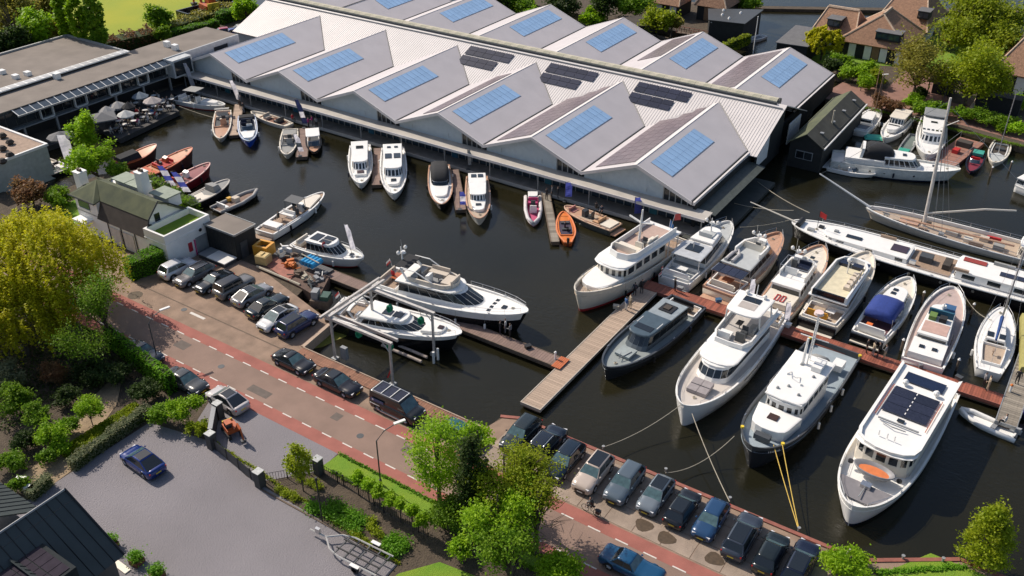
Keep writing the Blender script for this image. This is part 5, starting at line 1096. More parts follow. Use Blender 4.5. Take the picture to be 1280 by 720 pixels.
for s_ in (-1, 1): o.b(MB().tube([(-o.L / 2, s_ * .95, .4), (0, s_ * .98, .45), (o.L * .3, s_ * .7, .5), (o.L * .48, s_ * .1, .6)], .24, 8), 'tube', mat('tube fabric', (.55, .52, .52), rough=.6), None, True)
o.helm(.0, 0, .25); o.seat(-2.4, -1.6, -.6, .6, .25, 'x0', mat('pink cushion', (.5, .05, .16), rough=.8)); o.slabtop(-3.8, -2.4, 1.3, 1.2, 1.2, WH, rd=.3, name='hood', th=.5)
o = Boat('orange double-ended open launch with dark interior', (704, 264), (710, 303), 2.4, .55, cat='launch', name='open_launch', deck=M['orange'], full=1.9, sw=.35, hull=mat('dark orange hull', (.35, .08, .02), rough=.4), rake=.3, cap=mat('orange rim', (.72, .24, .10), rough=.5), bul=.12)
o.cockpit(.24, .86, .72, .12, m=mat('dark violet sole', (.04, .03, .06), rough=.7), coam=M['orange']); o.seat(-.9, -.4, -.5, .5, .45, None, M['darkgrey'], .25); o.seat(.8, 1.3, -.5, .5, .45, None, M['darkgrey'], .25); o.outboard(-o.L / 2 + .1)
o = Boat('long dark hulled open sloop with pale wooden deck against the shed dock', (706, 257), (770, 284), 2.9, .85, cat='launch', name='open_launch', deck=PNK, full=2.2, hull=mat('deep grey hull', (.06, .07, .07), rough=.3), rake=.6, cap=mat('pale wood rim', (.60, .42, .30), rough=.5), platform=.7, bul=.12)
o.cockpit(.2, .85, .78, .15, m=SOLE, coam=PNK); o.seat(-2.0, -1.0, -.8, .8, .75, 'x0', mat('tan cushion', (.5, .3, .17), rough=.8), .25); o.helm(.4, .1, .7, M['darkgrey']); o.box('rear_sun_pad', CRM, -3.8, -2.3, -1.0, 1.0, .75, 1.05); o.seat(2.2, 2.9, -.6, .6, .75, 'x1', mat('rose cushion', (.45, .2, .18), rough=.8), .2)
# western basin: varnished launches
VD = mat('varnished mahogany deck', (.42, .10, .04), rough=.3, noise=.15, scale=3); VP = mat('pale varnished deck', (.55, .27, .15), rough=.35, noise=.1, scale=3); DH = mat('dark mahogany hull', (.07, .025, .02), rough=.3)
o = Boat('mahogany launch with black cover, farthest of the row in the west basin', (195, 180), (148, 203), 3.0, 1.3, fbow=2.1, cat='launch', name='open_launch', deck=VP, full=2.0, hull=DH, cap=VD, rake=.7, bul=.08)
o.cockpit(.15, .72, .8, .12, m=mat('deep red sole', (.28, .03, .02), rough=.7), coam=VD); o.b(MB().rings([[(-3.0, -1.2, 1.3), (-3.0, 1.2, 1.3), (-3, .8, 2), (-3, -.8, 2)], [(.0, -1.2, 1.3), (.0, 1.2, 1.3), (-.2, .8, 2.2), (-.2, -.8, 2.2)]]), 'cover', M['blackfab'])
o = Boat('orange-red varnished launch with bright red interior', (240, 184), (169, 220), 3.2, 1.35, fbow=2.3, cat='launch', name='open_launch', deck=VP, full=2.0, hull=DH, cap=mat('orange varnish', (.55, .14, .06), rough=.3), rake=.6, bul=.08)
o.cockpit(.34, .76, .74, .12, m=mat('bright red sole', (.38, .02, .015), rough=.7), coam=VD); o.seat(-1.4, -.8, -.9, .9, 1.3, 'x0', M['red'], .2); o.seat(.5, 1.0, -.7, .7, 1.35, 'x1', M['red'], .2); o.b(MB().prism([(-o.L / 2 + .1, -1.2), (-o.L / 2 + .1, 1.2), (-2.0, 1.42), (-2.0, -1.42)], 1.28, 1.36), 'rear_deck', mat('orange deck', (.55, .12, .035), rough=.3)); o.helm(.2, .4, 1.2, VD)
o = Boat('dark red launch with white seats and maroon foredeck', (262, 203), (196, 239), 3.0, 1.1, fbow=1.8, cat='launch', name='open_launch', deck=mat('maroon deck', (.20, .025, .03), rough=.4), full=2.1, hull=mat('dark red hull', (.20, .01, .015), rough=.3), cap=mat('pale pink rim', (.62, .36, .32), rough=.4), rake=.6, bul=.12)
o.cockpit(.12, .8, .78, .12, m=mat('dark sole', (.07, .04, .04), rough=.8), coam=mat('maroon coaming', (.25, .03, .03), rough=.5)); o.seat(-3.4, -2.4, -.8, .8, 1.0, 'x0', mat('rose white seat', (.6, .45, .42), rough=.8), .3); o.seat(-1.4, -.6, -.8, .8, 1.0, 'x0', M['red'], .3); o.helm(.3, .2, .95, M['white']); o.seat(1.4, 2.6, -.6, .6, 1.0, None, M['brownfelt'], .2)
o = Boat('grey launch with cream seats and a raised pale windscreen hood', (286, 224), (233, 253), 2.8, 1.0, fbow=1.5, cat='launch', name='open_launch', deck=M['fabricgrey'], full=2.1, hull=HB, cap=mat('greyish rim', (.40, .37, .34), rough=.5), rake=.5, bul=.12)
o.cockpit(.08, .62, .78, .12, m=CRM, coam=CRM); o.seat(-2.6, -1.8, -.7, .7, .9, 'x0', CRM, .25); o.b(MB().rings([[(.3, -1.0, 1), (.3, 1.0, 1), (.3, .8, 1.9), (.3, -.8, 1.9)], [(1.6, -.8, 1), (1.6, .8, 1), (1.3, .6, 1.8), (1.3, -.6, 1.8)]]), 'hood', M['fabricgrey'])
o = Boat('grey inflatable tender with brown deck, nearest to the black shed', (322, 237), (270, 263), 2.4, .45, fbow=.8, cat='inflatable boat', name='inflatable_boat', deck=mat('brown grey deck', (.20, .13, .10), rough=.8), full=2.0, hull=HB, rake=.4, cap=mat('grey tube', (.33, .32, .31), rough=.7), bul=.1)
for s_ in (-1, 1): o.b(MB().tube([(-o.L / 2, s_ * 1.05, .5), (0, s_ * 1.1, .5), (o.L * .3, s_ * .8, .65), (o.L * .49, 0, .85)], .24, 8), 'tube', mat('grey tube', (.33, .32, .31), rough=.7), None, True)
o.box('console', M['beigefab'], -.6, .2, -.4, .4, .4, 1.1); o.seat(-2.6, -1.9, -.8, .8, .4, 'x0', WH, .3); o.box('yellow_crate', col((.6, .35, .05), .7), -.9, -.3, .6, 1.1, .5, .95)
# boats in the yard corner at the left edge
for (bw, st, lb, dk, cp) in (((2, 222), (66, 199), 'grey hooded launch with beige bow beside the white yard wall', CRM, True), ((36, 222), (84, 206), 'pale open launch with white seats nearest the hedge at the left edge', DG, False)):
    o = Boat(lb, bw, st, 2.6, .7, cat='launch', name='open_launch', deck=dk, full=2.0, hull=HB, rake=.6, cap=mat('greyish rim', (.40, .37, .34), rough=.5)); o.cockpit(.1, .65, .75, .2, m=M['darkgrey']); o.helm(.2, .2, .5); o.seat(-2.2, -1.5, -.7, .7, .5, 'x0', WH); o.seat(-.9, -.3, -.7, .7, .5, 'x0', WH)
    if cp:
        o.b(MB().slab([(-2, -1, 2.2), (.6, -1, 2.3), (.6, 1, 2.3), (-2, 1, 2.2)], .06), 'bimini', M['fabricgrey'])
        for s_ in (-1, 1): o.b(MB().tube([(-1.6, s_, .6), (-1.6, s_, 2.2)], .03).tube([(.3, s_, .6), (.3, s_, 2.25)], .03), 'bimini_post', M['steel'])
# north-east corner
o = Boat('long white motor yacht with black enclosed wheelhouse top right', (1201, 211), (1040, 194), 4.6, 1.5, fbow=2.0, deck=WH, full=2.0, hull=mat('off white hull', (.68, .68, .64), rough=.3), rake=1.6, platform=1.0, boot=NAVY)
o.house(-1.6, 3.6, 3.6, 2.8, 1.4, 2.8, rd=1.3, rake=1.2, rrake=.1, tum=.88, win=(.3, .85), over=.06, gap=.06); o.slabtop(-6.6, -1.2, 3.8, 3.8, 2.3, WH, rd=.3, name='aft_deck', th=.8)
rs = [[(x, -1.5 * k, 2.3), (x, -1.2 * k, z), (x, 0, z + .12), (x, 1.2 * k, z), (x, 1.5 * k, 2.3)] for x, k, z in ((-4.4, 1, 3.5), (-3.6, 1.05, 3.9), (-2.2, 1.05, 3.9), (-.9, .95, 3.5), (-.3, .9, 2.8))]
o.b(MB().rings(rs), 'enclosure', M['blackfab'], None, True); o.rail(.1, .98, .6); o.arch(-4.6, 3.2, 2.3, 1.6, rake=.2)
for k in range(5): o.b(MB().disc((-5 + k * 1.9, -o.half(.3 + k * .1) - .0, .85), .14, .04, 8, axis='y'), 'porthole', GL)
o.hatch(5.0, 0, 1.9, .5, .5); o.hatch(1.0, 0, 2.95, .5, .7)
o = Boat('small white speedboat tied alongside the long white yacht', (1095, 217), (1036, 206), 2.4, .6, cat='speedboat', name='speedboat', deck=WH, full=2.0, hull=WH, rake=.9, boot=HB)
o.cockpit(.1, .6, .75, .2, m=mat('beige sole', (.45, .35, .27), rough=.8)); o.screen(.9, 1.8, .75, .4, .5); o.seat(-1.8, -1.2, -.8, .8, .45, 'x0', M['beigefab'], .25); o.seat(-.4, .2, -.8, .8, .45, 'x0', WH, .25)
o = Boat('white sailing yacht with coiled gear and two thin wooden masts near the black barn', (1097, 135), (1073, 163), 3.3, .9, cat='sailing yacht', name='sailing_yacht', deck=WH, full=2.2, hull=WH, rake=.6, sw=.75)
o.house(-1.6, 2.6, 2.2, 1.5, .8, 1.5, rd=1.0, rake=.6, rrake=.1, tum=.85, win=(.3, .75), over=.05, gap=.2); o.cockpit(.08, .34, .7, .25, m=M['grey']); o.rail(.05, .97, .5)
MW = mat('wooden spar', (.35, .2, .12), rough=.6)
for y in (-.25, .25): o.b(MB().tube([(2.2, y, 1.5), (2.4, y * 1.4, 9.0)], .06, 6, .04), 'mast', MW)
o = Boat('white cabin cruiser with cream roof behind the teal tarpaulin', (1106, 172), (1134, 142), 3.3, .9, cat='cruiser', name='cruiser', deck=WH, full=2.2, hull=WH, rake=.7, sw=.8)
o.house(-4.0, 1.0, 2.5, 2.3, .85, 2.3, rd=.4, rake=.5, rrake=.3, tum=.92, win=(.35, .9), over=.12, gap=.06, roofm=CRM); o.slabtop(.8, 3.4, 2.1, 1.4, 1.5, WH, rd=.9, name='coachroof', th=.5); o.hatch(1.6, 0, 1.55, .3, 1.6)
o = Boat('white steel cruiser with dark glazed wheelhouse and square windows, top right', (1160, 193), (1168, 147), 4.2, 1.1, cat='cruiser', name='cruiser', deck=WH, full=2.6, hull=WH, rake=.5)
o.house(-4.4, 3.0, 3.3, 2.9, .9, 2.4, rd=.9, rake=.7, rrake=.2, tum=.9, win=(.3, .75), over=.1, gap=.12); o.slabtop(-7.0, -3.6, 3.2, 3.2, 2.9, M['grey'], rd=.3, name='aft_top', th=.15); o.hatch(-2.0, 0, 2.55, .5, .9)
for k in range(5): o.hatch(1.2, -1.2 + k * .6, 2.5, .5, .35)
for s_ in (-1, 1):
    for x in (-6.6, -4): o.b(MB().tube([(x, s_ * 1.4, 1), (x, s_ * 1.4, 2.8)], .04), 'top_post', M['steel'])
o.rail(.4, .97, .5); o.b(MB().tube([(.5, .6, 2.5), (3.2, 3.0, 5.2)], .05), 'folded_spar', WH)
o = Boat('small moored sloop with grey bow and thin mast at the right top edge', (1243, 203), (1254, 176), 2.8, .7, cat='sailing boat', name='sailing_boat', deck=DG, full=2.0, hull=CRM, rake=.6, sw=.8)
o.cockpit(.12, .6, .7, .2, m=M['brownfelt']); o.b(MB().tube([(.8, 0, .8), (.6, 0, 10.0)], .06, 6), 'mast', M['alu']); o.seat(-1.8, -1.0, -.6, .6, .5, None, M['darkgrey'], .3)
o = Boat('low red motorboat with teal cover beside the reddish work pontoon', (1213, 214), (1224, 190), 2.2, .5, cat='motorboat', name='motorboat', deck=mat('wine deck', (.2, .03, .05), rough=.5), full=2.2, hull=NAVY, rake=.4)
o.box('teal_cover', col((.04, .30, .24), .8), -o.L / 2 + .2, -o.L / 2 + 1.7, -.7, .7, .5, .9); o.screen(.9, 1.4, .6, .4, .4); o.seat(-.6, 0, -.6, .6, .4, 'x0', M['red'], .2)
o = Boat('green covered dinghy tucked behind the long white yacht', (1122, 200), (1144, 168), 1.9, .4, cat='dinghy', name='dinghy', deck=col((.12, .15, .14), .7), full=2.0, hull=M['grey'], rake=.3)
o.box('teal_cover', col((.03, .30, .22), .8), 1.0, 2.6, -.7, .7, .35, .6)
for (q, rz, lb, sx, sy) in (((1092, 174), .4, 'teal tarpaulin covered raft between two white boats', 2.8, 2.0),):
    p = at(*q, WZ); t = thing('covered_raft', lb, 'raft', (p[0], p[1], WZ), rz); MB().box(-sx / 2, sx / 2, -sy / 2, sy / 2, -.2, .25).build('hull', M['darkgrey'], t); MB().rings([[(-sx / 2, -sy / 2, .26), (sx / 2, -sy / 2, .26), (sx / 2, sy / 2, .26), (-sx / 2, sy / 2, .26)], [(-sx * .4, -sy * .35, .5), (sx * .4, -sy * .35, .5), (sx * .4, sy * .35, .5), (-sx * .4, sy * .35, .5)]]).build('tarpaulin', col((.06, .42, .32), .8), t)
# black hulled barge and the tall ship behind it
o = Boat('long black hulled sailing barge with white decks and small round portholes', (990, 276), (1345, 378), 6.2, 1.4, fbow=1.9, cat='sailing barge', name='sailing_barge', deck=WH, full=3.4, sw=.9, hull=HB, rake=.5, bul=.1, cap=WH)
o.house(1.5, 11.5, 3.9, 3.2, 1.4, 1.95, rd=1.4, rake=.1, rrake=.1, tum=.96, win=(.2, .8), over=.1, gap=.5, rear=False, name='fore_deckhouse', skip=(1, 3)); o.hatch(8.0, .3, 2.1, 1.8, .7); o.hatch(2.8, 0, 2.1, 1.8, 1.6, mat('plum hatch', (.05, .03, .045), rough=.3))
o.box('well_deck', TK, -3.2, 1.4, -2.2, 2.2, 1.42, 1.46); o.box('deck_locker', M['darkgrey'], -.9, .5, -.6, .6, 1.46, 2.2); o.box('deck_locker', M['brownfelt'], -2.9, -2.1, -1.0, 1.0, 1.46, 2.1)
o.house(-17.0, -3.4, 4.0, 4.0, 1.4, 2.3, rd=.3, rake=.1, rrake=.1, tum=.96, win=(.25, .8), over=.1, gap=.7, rear=False, name='aft_deckhouse', skip=(1,)); o.box('red_hatch', mat('brick red hatch', (.28, .04, .03), rough=.6), -6.3, -3.9, -1.5, -.6, 2.42, 2.5); o.hatch(-9.5, .2, 2.45, 3.2, .9, M['pv'])
for (x, y, sx, sy, h_, m_) in ((13.0, .8, .8, .5, .5, M['galv']), (12.2, -.7, .6, .6, .4, M['black']), (10.2, 0, .5, .4, .2, M['grey']), (-4.2, 2.0, 1.6, .3, .3, M['teak']), (-8, -1.7, 2.2, .3, .35, M['fabricgrey']), (-12, 1.2, 1.0, .8, .5, CRM), (4.6, -1.8, 1.8, .25, .3, M['teak']), (-11, -.4, .5, .5, .4, M['red']), (.9, 1.7, .7, .4, .5, M['steel'])): zz_ = 2.4 if x < -3.4 else (2.05 if 1.5 < x < 11 else 1.5); o.box('deck_gear', m_, x - sx / 2, x + sx / 2, y - sy / 2, y + sy / 2, zz_, zz_ + h_)
for k in range(9): o.b(MB().disc((11 - k * 3.4, o.half(.85 - k * .1) + .0, 1.0), .16, .05, 8, axis='y'), 'porthole', M['steel'])
o.b(MB().tube([(14.6, .9, 2.0), (14.6, -.9, 2.0)], .35, 8), 'anchor_winch', M['black']); o.b(MB().tube([(o.L / 2 - .4, 0, 1.9), (o.L / 2 + 5.5, 0, 2.9)], .12, 8, .07), 'bowsprit', CRM)
o.b(MB().tube([(o.L / 2 - 3.2, .3, 1.9), (o.L / 2 - 3.2, .3, 4.3)], .03), 'flag_staff', M['black']); o.b(MB().slab([(o.L / 2 - 3.2, .3, 4.3), (o.L / 2 - 3.2, .3, 3.6), (o.L / 2 - 4.1, .5, 3.4), (o.L / 2 - 4.1, .5, 4.1)], .01), 'red_flag', M['red']); o.rail(.1, .9, .5, step=2.5)
o.b(MB().tube([(-13.8, 0, 2.4), (-14.2, 0, 15.5)], .14, 8, .08).tube([(-14.4, -.5, 2.4), (-14.7, -.5, 12)], .07), 'mast', M['alu'])
o = Boat('white tall ship with heavy mast, teak deck and long bowsprit behind the barge', (1083, 258), (1380, 338), 5.0, .8, fbow=1.5, cat='tall ship', name='tall_ship', deck=SOLE, full=2.2, sw=.8, hull=CRM, rake=1.2, bul=.4, cap=WH)
L2 = o.L / 2
o.b(MB().tube([(L2 - .5, 0, 1.5), (L2 + 6.5, 0, 4.4)], .16, 8, .09), 'bowsprit', WH); o.b(MB().tube([(6.3, 0, .6), (7.0, 0, 17.2)], .24, 10, .14), 'mast', mat('pale spar', (.62, .58, .53), rough=.5)); o.b(MB().tube([(6.3, .2, 2.6), (0.4, -3.5, 3.2), (-2.8, -6.0, 2.8)], .12, 6), 'gaff', CRM)
for (a, b_) in (((5, 0, 17), (L2 + 6.3, 0, 4.4)), ((5, 0, 15), (2.6, 2.1, 1.5)), ((5, 0, 15), (3.6, 2.1, 1.5)), ((5, 0, 15), (2.6, -2.1, 1.5)), ((5, 0, 15), (4.2, -2.1, 1.5)), ((4.6, 0, 16), (-12, 0, 2.5))): o.b(MB().tube([(a[0] + 1.9, a[1], a[2]), (b_[0] + (1.3 if b_[0] < 5 else 0), b_[1], b_[2])], .025, 3), 'stay', M['grey'])
for (x, y, sx, sy, m_) in ((8, 0, 2.2, 1.4, PNK), (3, 0, 1.4, 1.0, M['beigefab']), (1, .7, 1, .8, CRM), (-.6, -.6, 1.0, .8, M['beigefab']), (9.5, .9, .8, .6, M['brownfelt']), (-2.4, .5, 1.2, .9, M['fabricgrey']), (11, -.2, .9, .9, M['darkgrey']), (6.2, .9, 1.0, .5, M['teak']), (6.2, -.9, 1.2, .5, M['brownfelt']), (-1.6, -1.2, 1.6, .3, M['red']), (4.0, 1.2, .6, .6, M['galv']), (0, 1.4, 1.6, .3, M['teak'])): o.box('deck_locker', m_, x - sx / 2, x + sx / 2, y - sy / 2, y + sy / 2, 0.5, 1.0)
o.house(-12.5, -4.4, 3.6, 3.4, .5, 2.0, rd=.5, rake=.2, rrake=.1, tum=.95, win=(.3, .7), over=.15, gap=.5, m=CRM, roofm=WH); o.b(MB().tube([(9, 1.2, 1.7), (-4, 1.7, 1.9)], .12, 6), 'spare_spar', PNK); o.box('roof_box', M['beigefab'], -9, -7, -.8, .6, 2.1, 2.45); o.rail(.3, .97, .6, step=2)
# dinghy at the jetty
o = Boat('white inflatable dinghy with a person near the end of the slatted jetty', (1199, 513), (1268, 545), 1.9, .25, cat='inflatable boat', name='inflatable_boat', deck=WH, full=2., hull=WH, rake=.3, bul=.1)
for s_ in (-1, 1): o.b(MB().tube([(-o.L / 2 - .3, s_ * .75, .3), (0, s_ * .78, .3), (o.L * .3, s_ * .6, .42), (o.L * .48, s_ * .02, .55)], .22, 8), 'tube', WH, None, True)
o.outboard(-o.L / 2 + .1, m=M['grey']); o.seat(-.9, -.5, -.5, .5, .15, None, M['grey'], .3)
o = Boat('purple and white sailboat stern at the right edge', (1345, 500), (1290, 522), 2.6, .8, cat='sailing boat', name='sailing_boat', deck=WH, full=2.2, hull=mat('violet hull', (.10, .08, .28), rough=.3), rake=.4)
o.cockpit(.1, .5, .7, .2, m=M['grey'])
o = Boat('grey white boat cut off by the right edge beyond the barge', (1330, 245), (1275, 228), 3.0, 1.0, cat='cruiser', name='cruiser', deck=DG, full=2.2, hull=WH, rake=.4)
o.house(-3, 3, 2.2, 2.0, .9, 1.9, rd=.5)
o = Boat('little white open boat moored in the canal behind the sheds', (934, 50), (955, 44), 2.0, .5, cat='dinghy', name='dinghy', deck=WH, full=2.2, hull=WH, rake=.4)
o.cockpit(.15, .6, .75, .2, m=M['grey'])
# mooring ropes of the front row
q = V3(693, 555, .1)
ropeline('mooring rope from the tall white yacht bow down to the left quay edge', V3(851, 506, 1.2), V3(757, 558, .1), .5)
ropeline('long mooring rope from the tall white yacht straight down to the quay', V3(865, 517, 1.2), V3(912, 627, .1), .3)
ropeline('slack mooring rope from the steel trawler bow across to the quay', V3(918, 545, 1.3), V3(832, 591, .1), 1.0)
ropeline('left one of two yellow ropes from trawler bow to the quay', V3(967, 556, 1.4), V3(998.5, 663, .1), .1, m=M['yrope'])
ropeline('right one of two yellow ropes from trawler bow to the quay', V3(978, 556, 1.4), V3(999, 663, .1), .1, m=M['yrope'])
ropeline('pale line from the barge bow to the shed dock, upper', V3(1012, 266, 1.0), V3(947, 227, -.4), .3); ropeline('pale line from the barge bow to the shed dock, lower', V3(992, 263, .7), V3(918, 254, -.4), .3)
ropeline('mooring line from the sport boat across the basin corner', V3(267, 147, -.3), V3(224, 133, -.2), .1)
ropeline('line from the first grey motor yacht up to the barge bow', V3(925, 284, .8), V3(988, 275, .6), .2); ropeline('line from the cream motor yacht bow up to the barge', V3(1088, 313, .9), V3(1108, 292, .5), .3)
ropeline('line from the pink decked yacht bow to the sailing yacht', V3(1204, 366, .8), V3(1240, 400, .2), .6)
# mooring posts standing in the water
for i, (px, py) in enumerate(((1126, 438), (1195, 463), (1214, 393), (1152, 378), (1262, 213), (1238, 220))):
    p = at(px, py, WZ); t = thing('mooring_post', ['white capped mooring post beside the blue canopied cruiser stern', 'white capped mooring post right of the pink decked yacht stern', 'white capped mooring post between the pink decked yacht and the sailing yacht', 'white capped mooring post right of the blue canopied cruiser bow', 'thin mooring post in the open water at top right, the farther', 'thin mooring post in the open water at top right, the nearer'][i], 'mooring post', (p[0], p[1], WZ), group='mooring posts')
    MB().tube([(0, 0, -1), (0, 0, 1.3)], .12, 8).build('pile', M['timber'], t); MB().disc((0, 0, 1.3), .16, .18, 10, .06).build('cap', M['white'], t)
# ------------------------------------------------------------------ buildings
def gb(t, mb, name, m, smooth=False, off=None):
    o = mb.build(name, m, t, smooth); o.location = (-t.location.x, -t.location.y, -t.location.z); return o
def wthing(name, label, cat, c, group=None): return thing(name, label, cat, (c[0], c[1], c[2] if len(c) > 2 else 0), 0, group)

# white house with mossy roof and the roof terrace annex
t = wthing('house', 'white rendered house with dark green felt roof, chimneys and turf roof terrace', 'house', (-92, 58))
gb(t, MB().prism([(-99.3, 55.0), (-86.6, 55.0), (-86.6, 60.6), (-99.3, 60.6)], 0, 3.0), 'wall', M['white2'])
gb(t, MB().prism([(-99.3, 55.0), (-95.1, 55.0), (-95.1, 60.6), (-99.3, 60.6)], 2.9, 4.85), 'wall', M['white2'])
gb(t, MB().add([(-86.65, 55.1, 2.9), (-86.65, 60.6, 2.9), (-86.65, 60.6, 4.0), (-86.65, 58.6, 5.55), (-86.65, 57.2, 6.3), (-86.65, 55.7, 4.75)], [(0, 1, 2, 3, 4, 5)]), 'gable_wall', M['white'])
GF, BF = M['greenfelt'], M['brownfelt']
gb(t, MB().slab([(-95.2, 54.75, 2.85), (-86.3, 54.75, 2.85), (-86.3, 55.6, 4.9), (-95.2, 55.6, 4.9)], .12), 'steep_roof', BF)
gb(t, MB().slab([(-95.0, 55.55, 4.92), (-86.3, 55.55, 4.92), (-86.3, 57.15, 6.5), (-97.3, 57.15, 6.5), (-95.4, 55.55, 4.92)], .12), 'roof_slope', GF)
gb(t, MB().slab([(-99.9, 54.6, 4.8), (-95.05, 54.6, 4.8), (-95.05, 55.55, 5.0), (-97.3, 57.15, 6.5), (-99.9, 56.8, 5.2)], .12), 'roof_slope', GF)
gb(t, MB().slab([(-99.9, 56.8, 5.2), (-97.3, 57.15, 6.5), (-97.3, 58.6, 5.7), (-99.9, 61.0, 4.6)], .12), 'roof_slope', GF)
gb(t, MB().slab([(-97.3, 57.15, 6.5), (-86.3, 57.15, 6.5), (-86.3, 58.6, 5.72), (-97.3, 58.6, 5.72)], .12), 'roof_slope', GF)
gb(t, MB().slab([(-99.9, 58.6, 5.6), (-86.3, 58.6, 5.6), (-86.3, 61.0, 3.9), (-99.9, 61.0, 3.9)], .12), 'roof_slope', GF)
for x0, x1 in ((-97.2, -95.0), (-94.6, -92.6), (-90.2, -87.4)):
    gb(t, MB().box(x0, x1, 59.4, 61.1, 4.4, 5.75), 'dormer', M['white2']); gb(t, MB().box(x0 - .12, x1 + .12, 59.0, 61.25, 5.76, 5.9), 'dormer_roof', mat('pale green dormer roof', (.26, .30, .24), rough=.8))
for (x, y, h) in ((-101.0, 57.4, 6.4), (-91.6, 59.4, 8.0)):
    c = gb(t, MB().box(x - .55, x + .55, y - .55, y + .55, 2, h).box(x - .62, x + .62, y - .62, y + .62, h, h + .15), 'chimney', M['white2']); MB().disc((x - .2, y, h + .15), .18, .3, 8).disc((x + .25, y, h + .15), .18, .3, 8).build('chimney_pot', M['timber'], c)
for pts in (((-86.28, 54.75, 2.9), (-86.28, 55.6, 5.0), (-86.28, 57.2, 6.6), (-86.28, 58.6, 5.8), (-86.28, 61.0, 4.0)), ((-99.9, 54.6, 4.85), (-95.0, 54.6, 4.85))): gb(t, MB().tube(pts, .08, 5), 'verge_board', M['black'])
gb(t, MB().box(-86.66, -86.58, 56.6, 57.3, 4.1, 5.1), 'window', GL); gb(t, MB().box(-98.6, -96.6, 54.9, 54.98, 3.5, 4.4), 'window', M['glassblue']); gb(t, MB().box(-98.7, -96.5, 54.82, 54.9, 3.35, 3.5), 'window_sill', M['white'])
gb(t, MB().box(-99.0, -96.6, 53.8, 55.0, 2.0, 2.2).box(-99.0, -96.6, 53.8, 53.9, 1.5, 1.65), 'bay_window_roof', M['white2'])
for x in (-93.6, -91.2, -88.7): gb(t, MB().tube([(x, 54.93, 0), (x, 54.93, 2.9)], .06, 5), 'drainpipe', M['black'])
for x in (-92.4, -90.0): gb(t, MB().box(x - .9, x + .9, 54.9, 54.97, 0, 2.3), 'garage_door', mat('pale wooden door', (.58, .53, .48), rough=.8))
gb(t, MB().disc((-86.3, 55.5, 4.0), .42, .08, 14, axis='x'), 'satellite_dish', M['black'])
# annex with parapet and turf
gb(t, MB().box(-86.5, -82.9, 54.75, 61.2, 0, 3.4), 'annex_wall', M['white2'])
gb(t, MB().box(-86.5, -86.2, 54.75, 61.2, 3.4, 4.2).box(-83.15, -82.9, 54.75, 61.2, 3.4, 4.2).box(-86.2, -83.15, 54.75, 55.0, 3.4, 4.2).box(-86.2, -83.15, 60.95, 61.2, 3.4, 4.2), 'parapet', M['white'])
gb(t, MB().box(-86.55, -82.85, 54.7, 61.25, 3.05, 3.15), 'moulding', M['white'])
gb(t, MB().box(-86.2, -83.15, 55.0, 60.95, 3.4, 3.46), 'turf', M['grass'])
gb(t, MB().box(-82.9, -82.82, 58.7, 60.3, .0, 2.2), 'pale_door', M['grey']); gb(t, MB().box(-82.9, -82.80, 58.45, 58.6, .1, 2.1), 'pink_strip', col((.6, .06, .2), .6)); gb(t, MB().box(-82.9, -82.78, 57.6, 58.1, .9, 2.0), 'red_box', col((.45, .02, .04), .5)); gb(t, MB().disc((-82.9, 59.6, 2.9), .22, .06, 10, axis='x'), 'round_lamp', M['black'])
for y in (55.4, 56.6): gb(t, MB().box(-86.2 + (y - 55) * .9, -85.4 + (y - 55) * .9, 54.66, 54.74, 1.2, 2.4), 'window', GL)
# black shed on the quay
t = wthing('shed', 'black timber shed with flat brown felt roof beside the annex', 'shed', (-80.4, 61.7))
gb(t, MB().box(-82.7, -77.9, 60.3, 63.3, -1.2, 3.3), 'wall', M['darkwood']); gb(t, MB().box(-82.8, -77.8, 60.2, 63.4, 3.3, 3.42), 'roof', M['felt'])
gb(t, MB().box(-82.85, -77.75, 60.12, 60.2, 3.25, 3.5).box(-82.85, -77.75, 63.4, 63.48, 3.25, 3.5).box(-77.8, -77.72, 60.2, 63.4, 3.25, 3.5), 'roof_edge', M['galv'])
gb(t, MB().box(-77.9, -77.84, 60.9, 61.9, 0, 2.1), 'door', M['darkgrey'])
for k in range(16): gb(t, MB().box(-82.7 + k * .3, -82.45 + k * .3, 60.24, 60.3, 0, 3.2), 'board', M['darkwood'])
t = wthing('platform', 'low white and grey flat box platform behind the parked cars', 'platform', (-80.2, 59.4))
gb(t, MB().box(-82.3, -78.0, 58.3, 60.1, 0, .45), 'base', M['darkgrey']); gb(t, MB().box(-82.3, -80.9, 58.25, 60.15, .45, .55), 'grey_top', M['grey']); gb(t, MB().box(-80.9, -77.9, 58.25, 60.15, .45, .56), 'white_top', M['white'])
# flat roofed restaurant on the west side
t = wthing('restaurant', 'long flat roofed dark glazed restaurant building with striped glass awning', 'restaurant', (-136, 85))
gb(t, MB().box(-153.5, -138.4, 50, 91.6, -1, 5.2), 'rear_block', M['darkgrey']); gb(t, MB().box(-153.3, -138.4, 50, 91.4, 5.2, 5.3), 'roof', M['felt'])
gb(t, MB().box(-153.6, -153.3, 50, 91.7, 5.2, 5.6).box(-153.6, -138.4, 91.4, 91.7, 5.2, 5.6), 'parapet', M['galv'])
gb(t, MB().box(-138.4, -130.6, 60, 109, 2.1, 4.85), 'upper_storey', M['darkgrey']); gb(t, MB().box(-138.4, -130.4, 60, 109.2, 4.86, 4.98), 'roof', M['felt'])
gb(t, MB().box(-130.4, -130.15, 93.2, 109.2, 2.4, 5.05), 'white_wall', mat('pale painted wall', (.45, .47, .48), rough=.7)); gb(t, MB().box(-130.15, -130.08, 103.5, 106.5, 3.0, 4.2), 'window', GL)
gb(t, MB().box(-138, -131.5, 60, 109, -1.2, 2.1), 'ground_floor', M['black']); gb(t, MB().box(-138, -129.9, 60, 93.5, 1.95, 2.12), 'floor_slab', M['grey'])
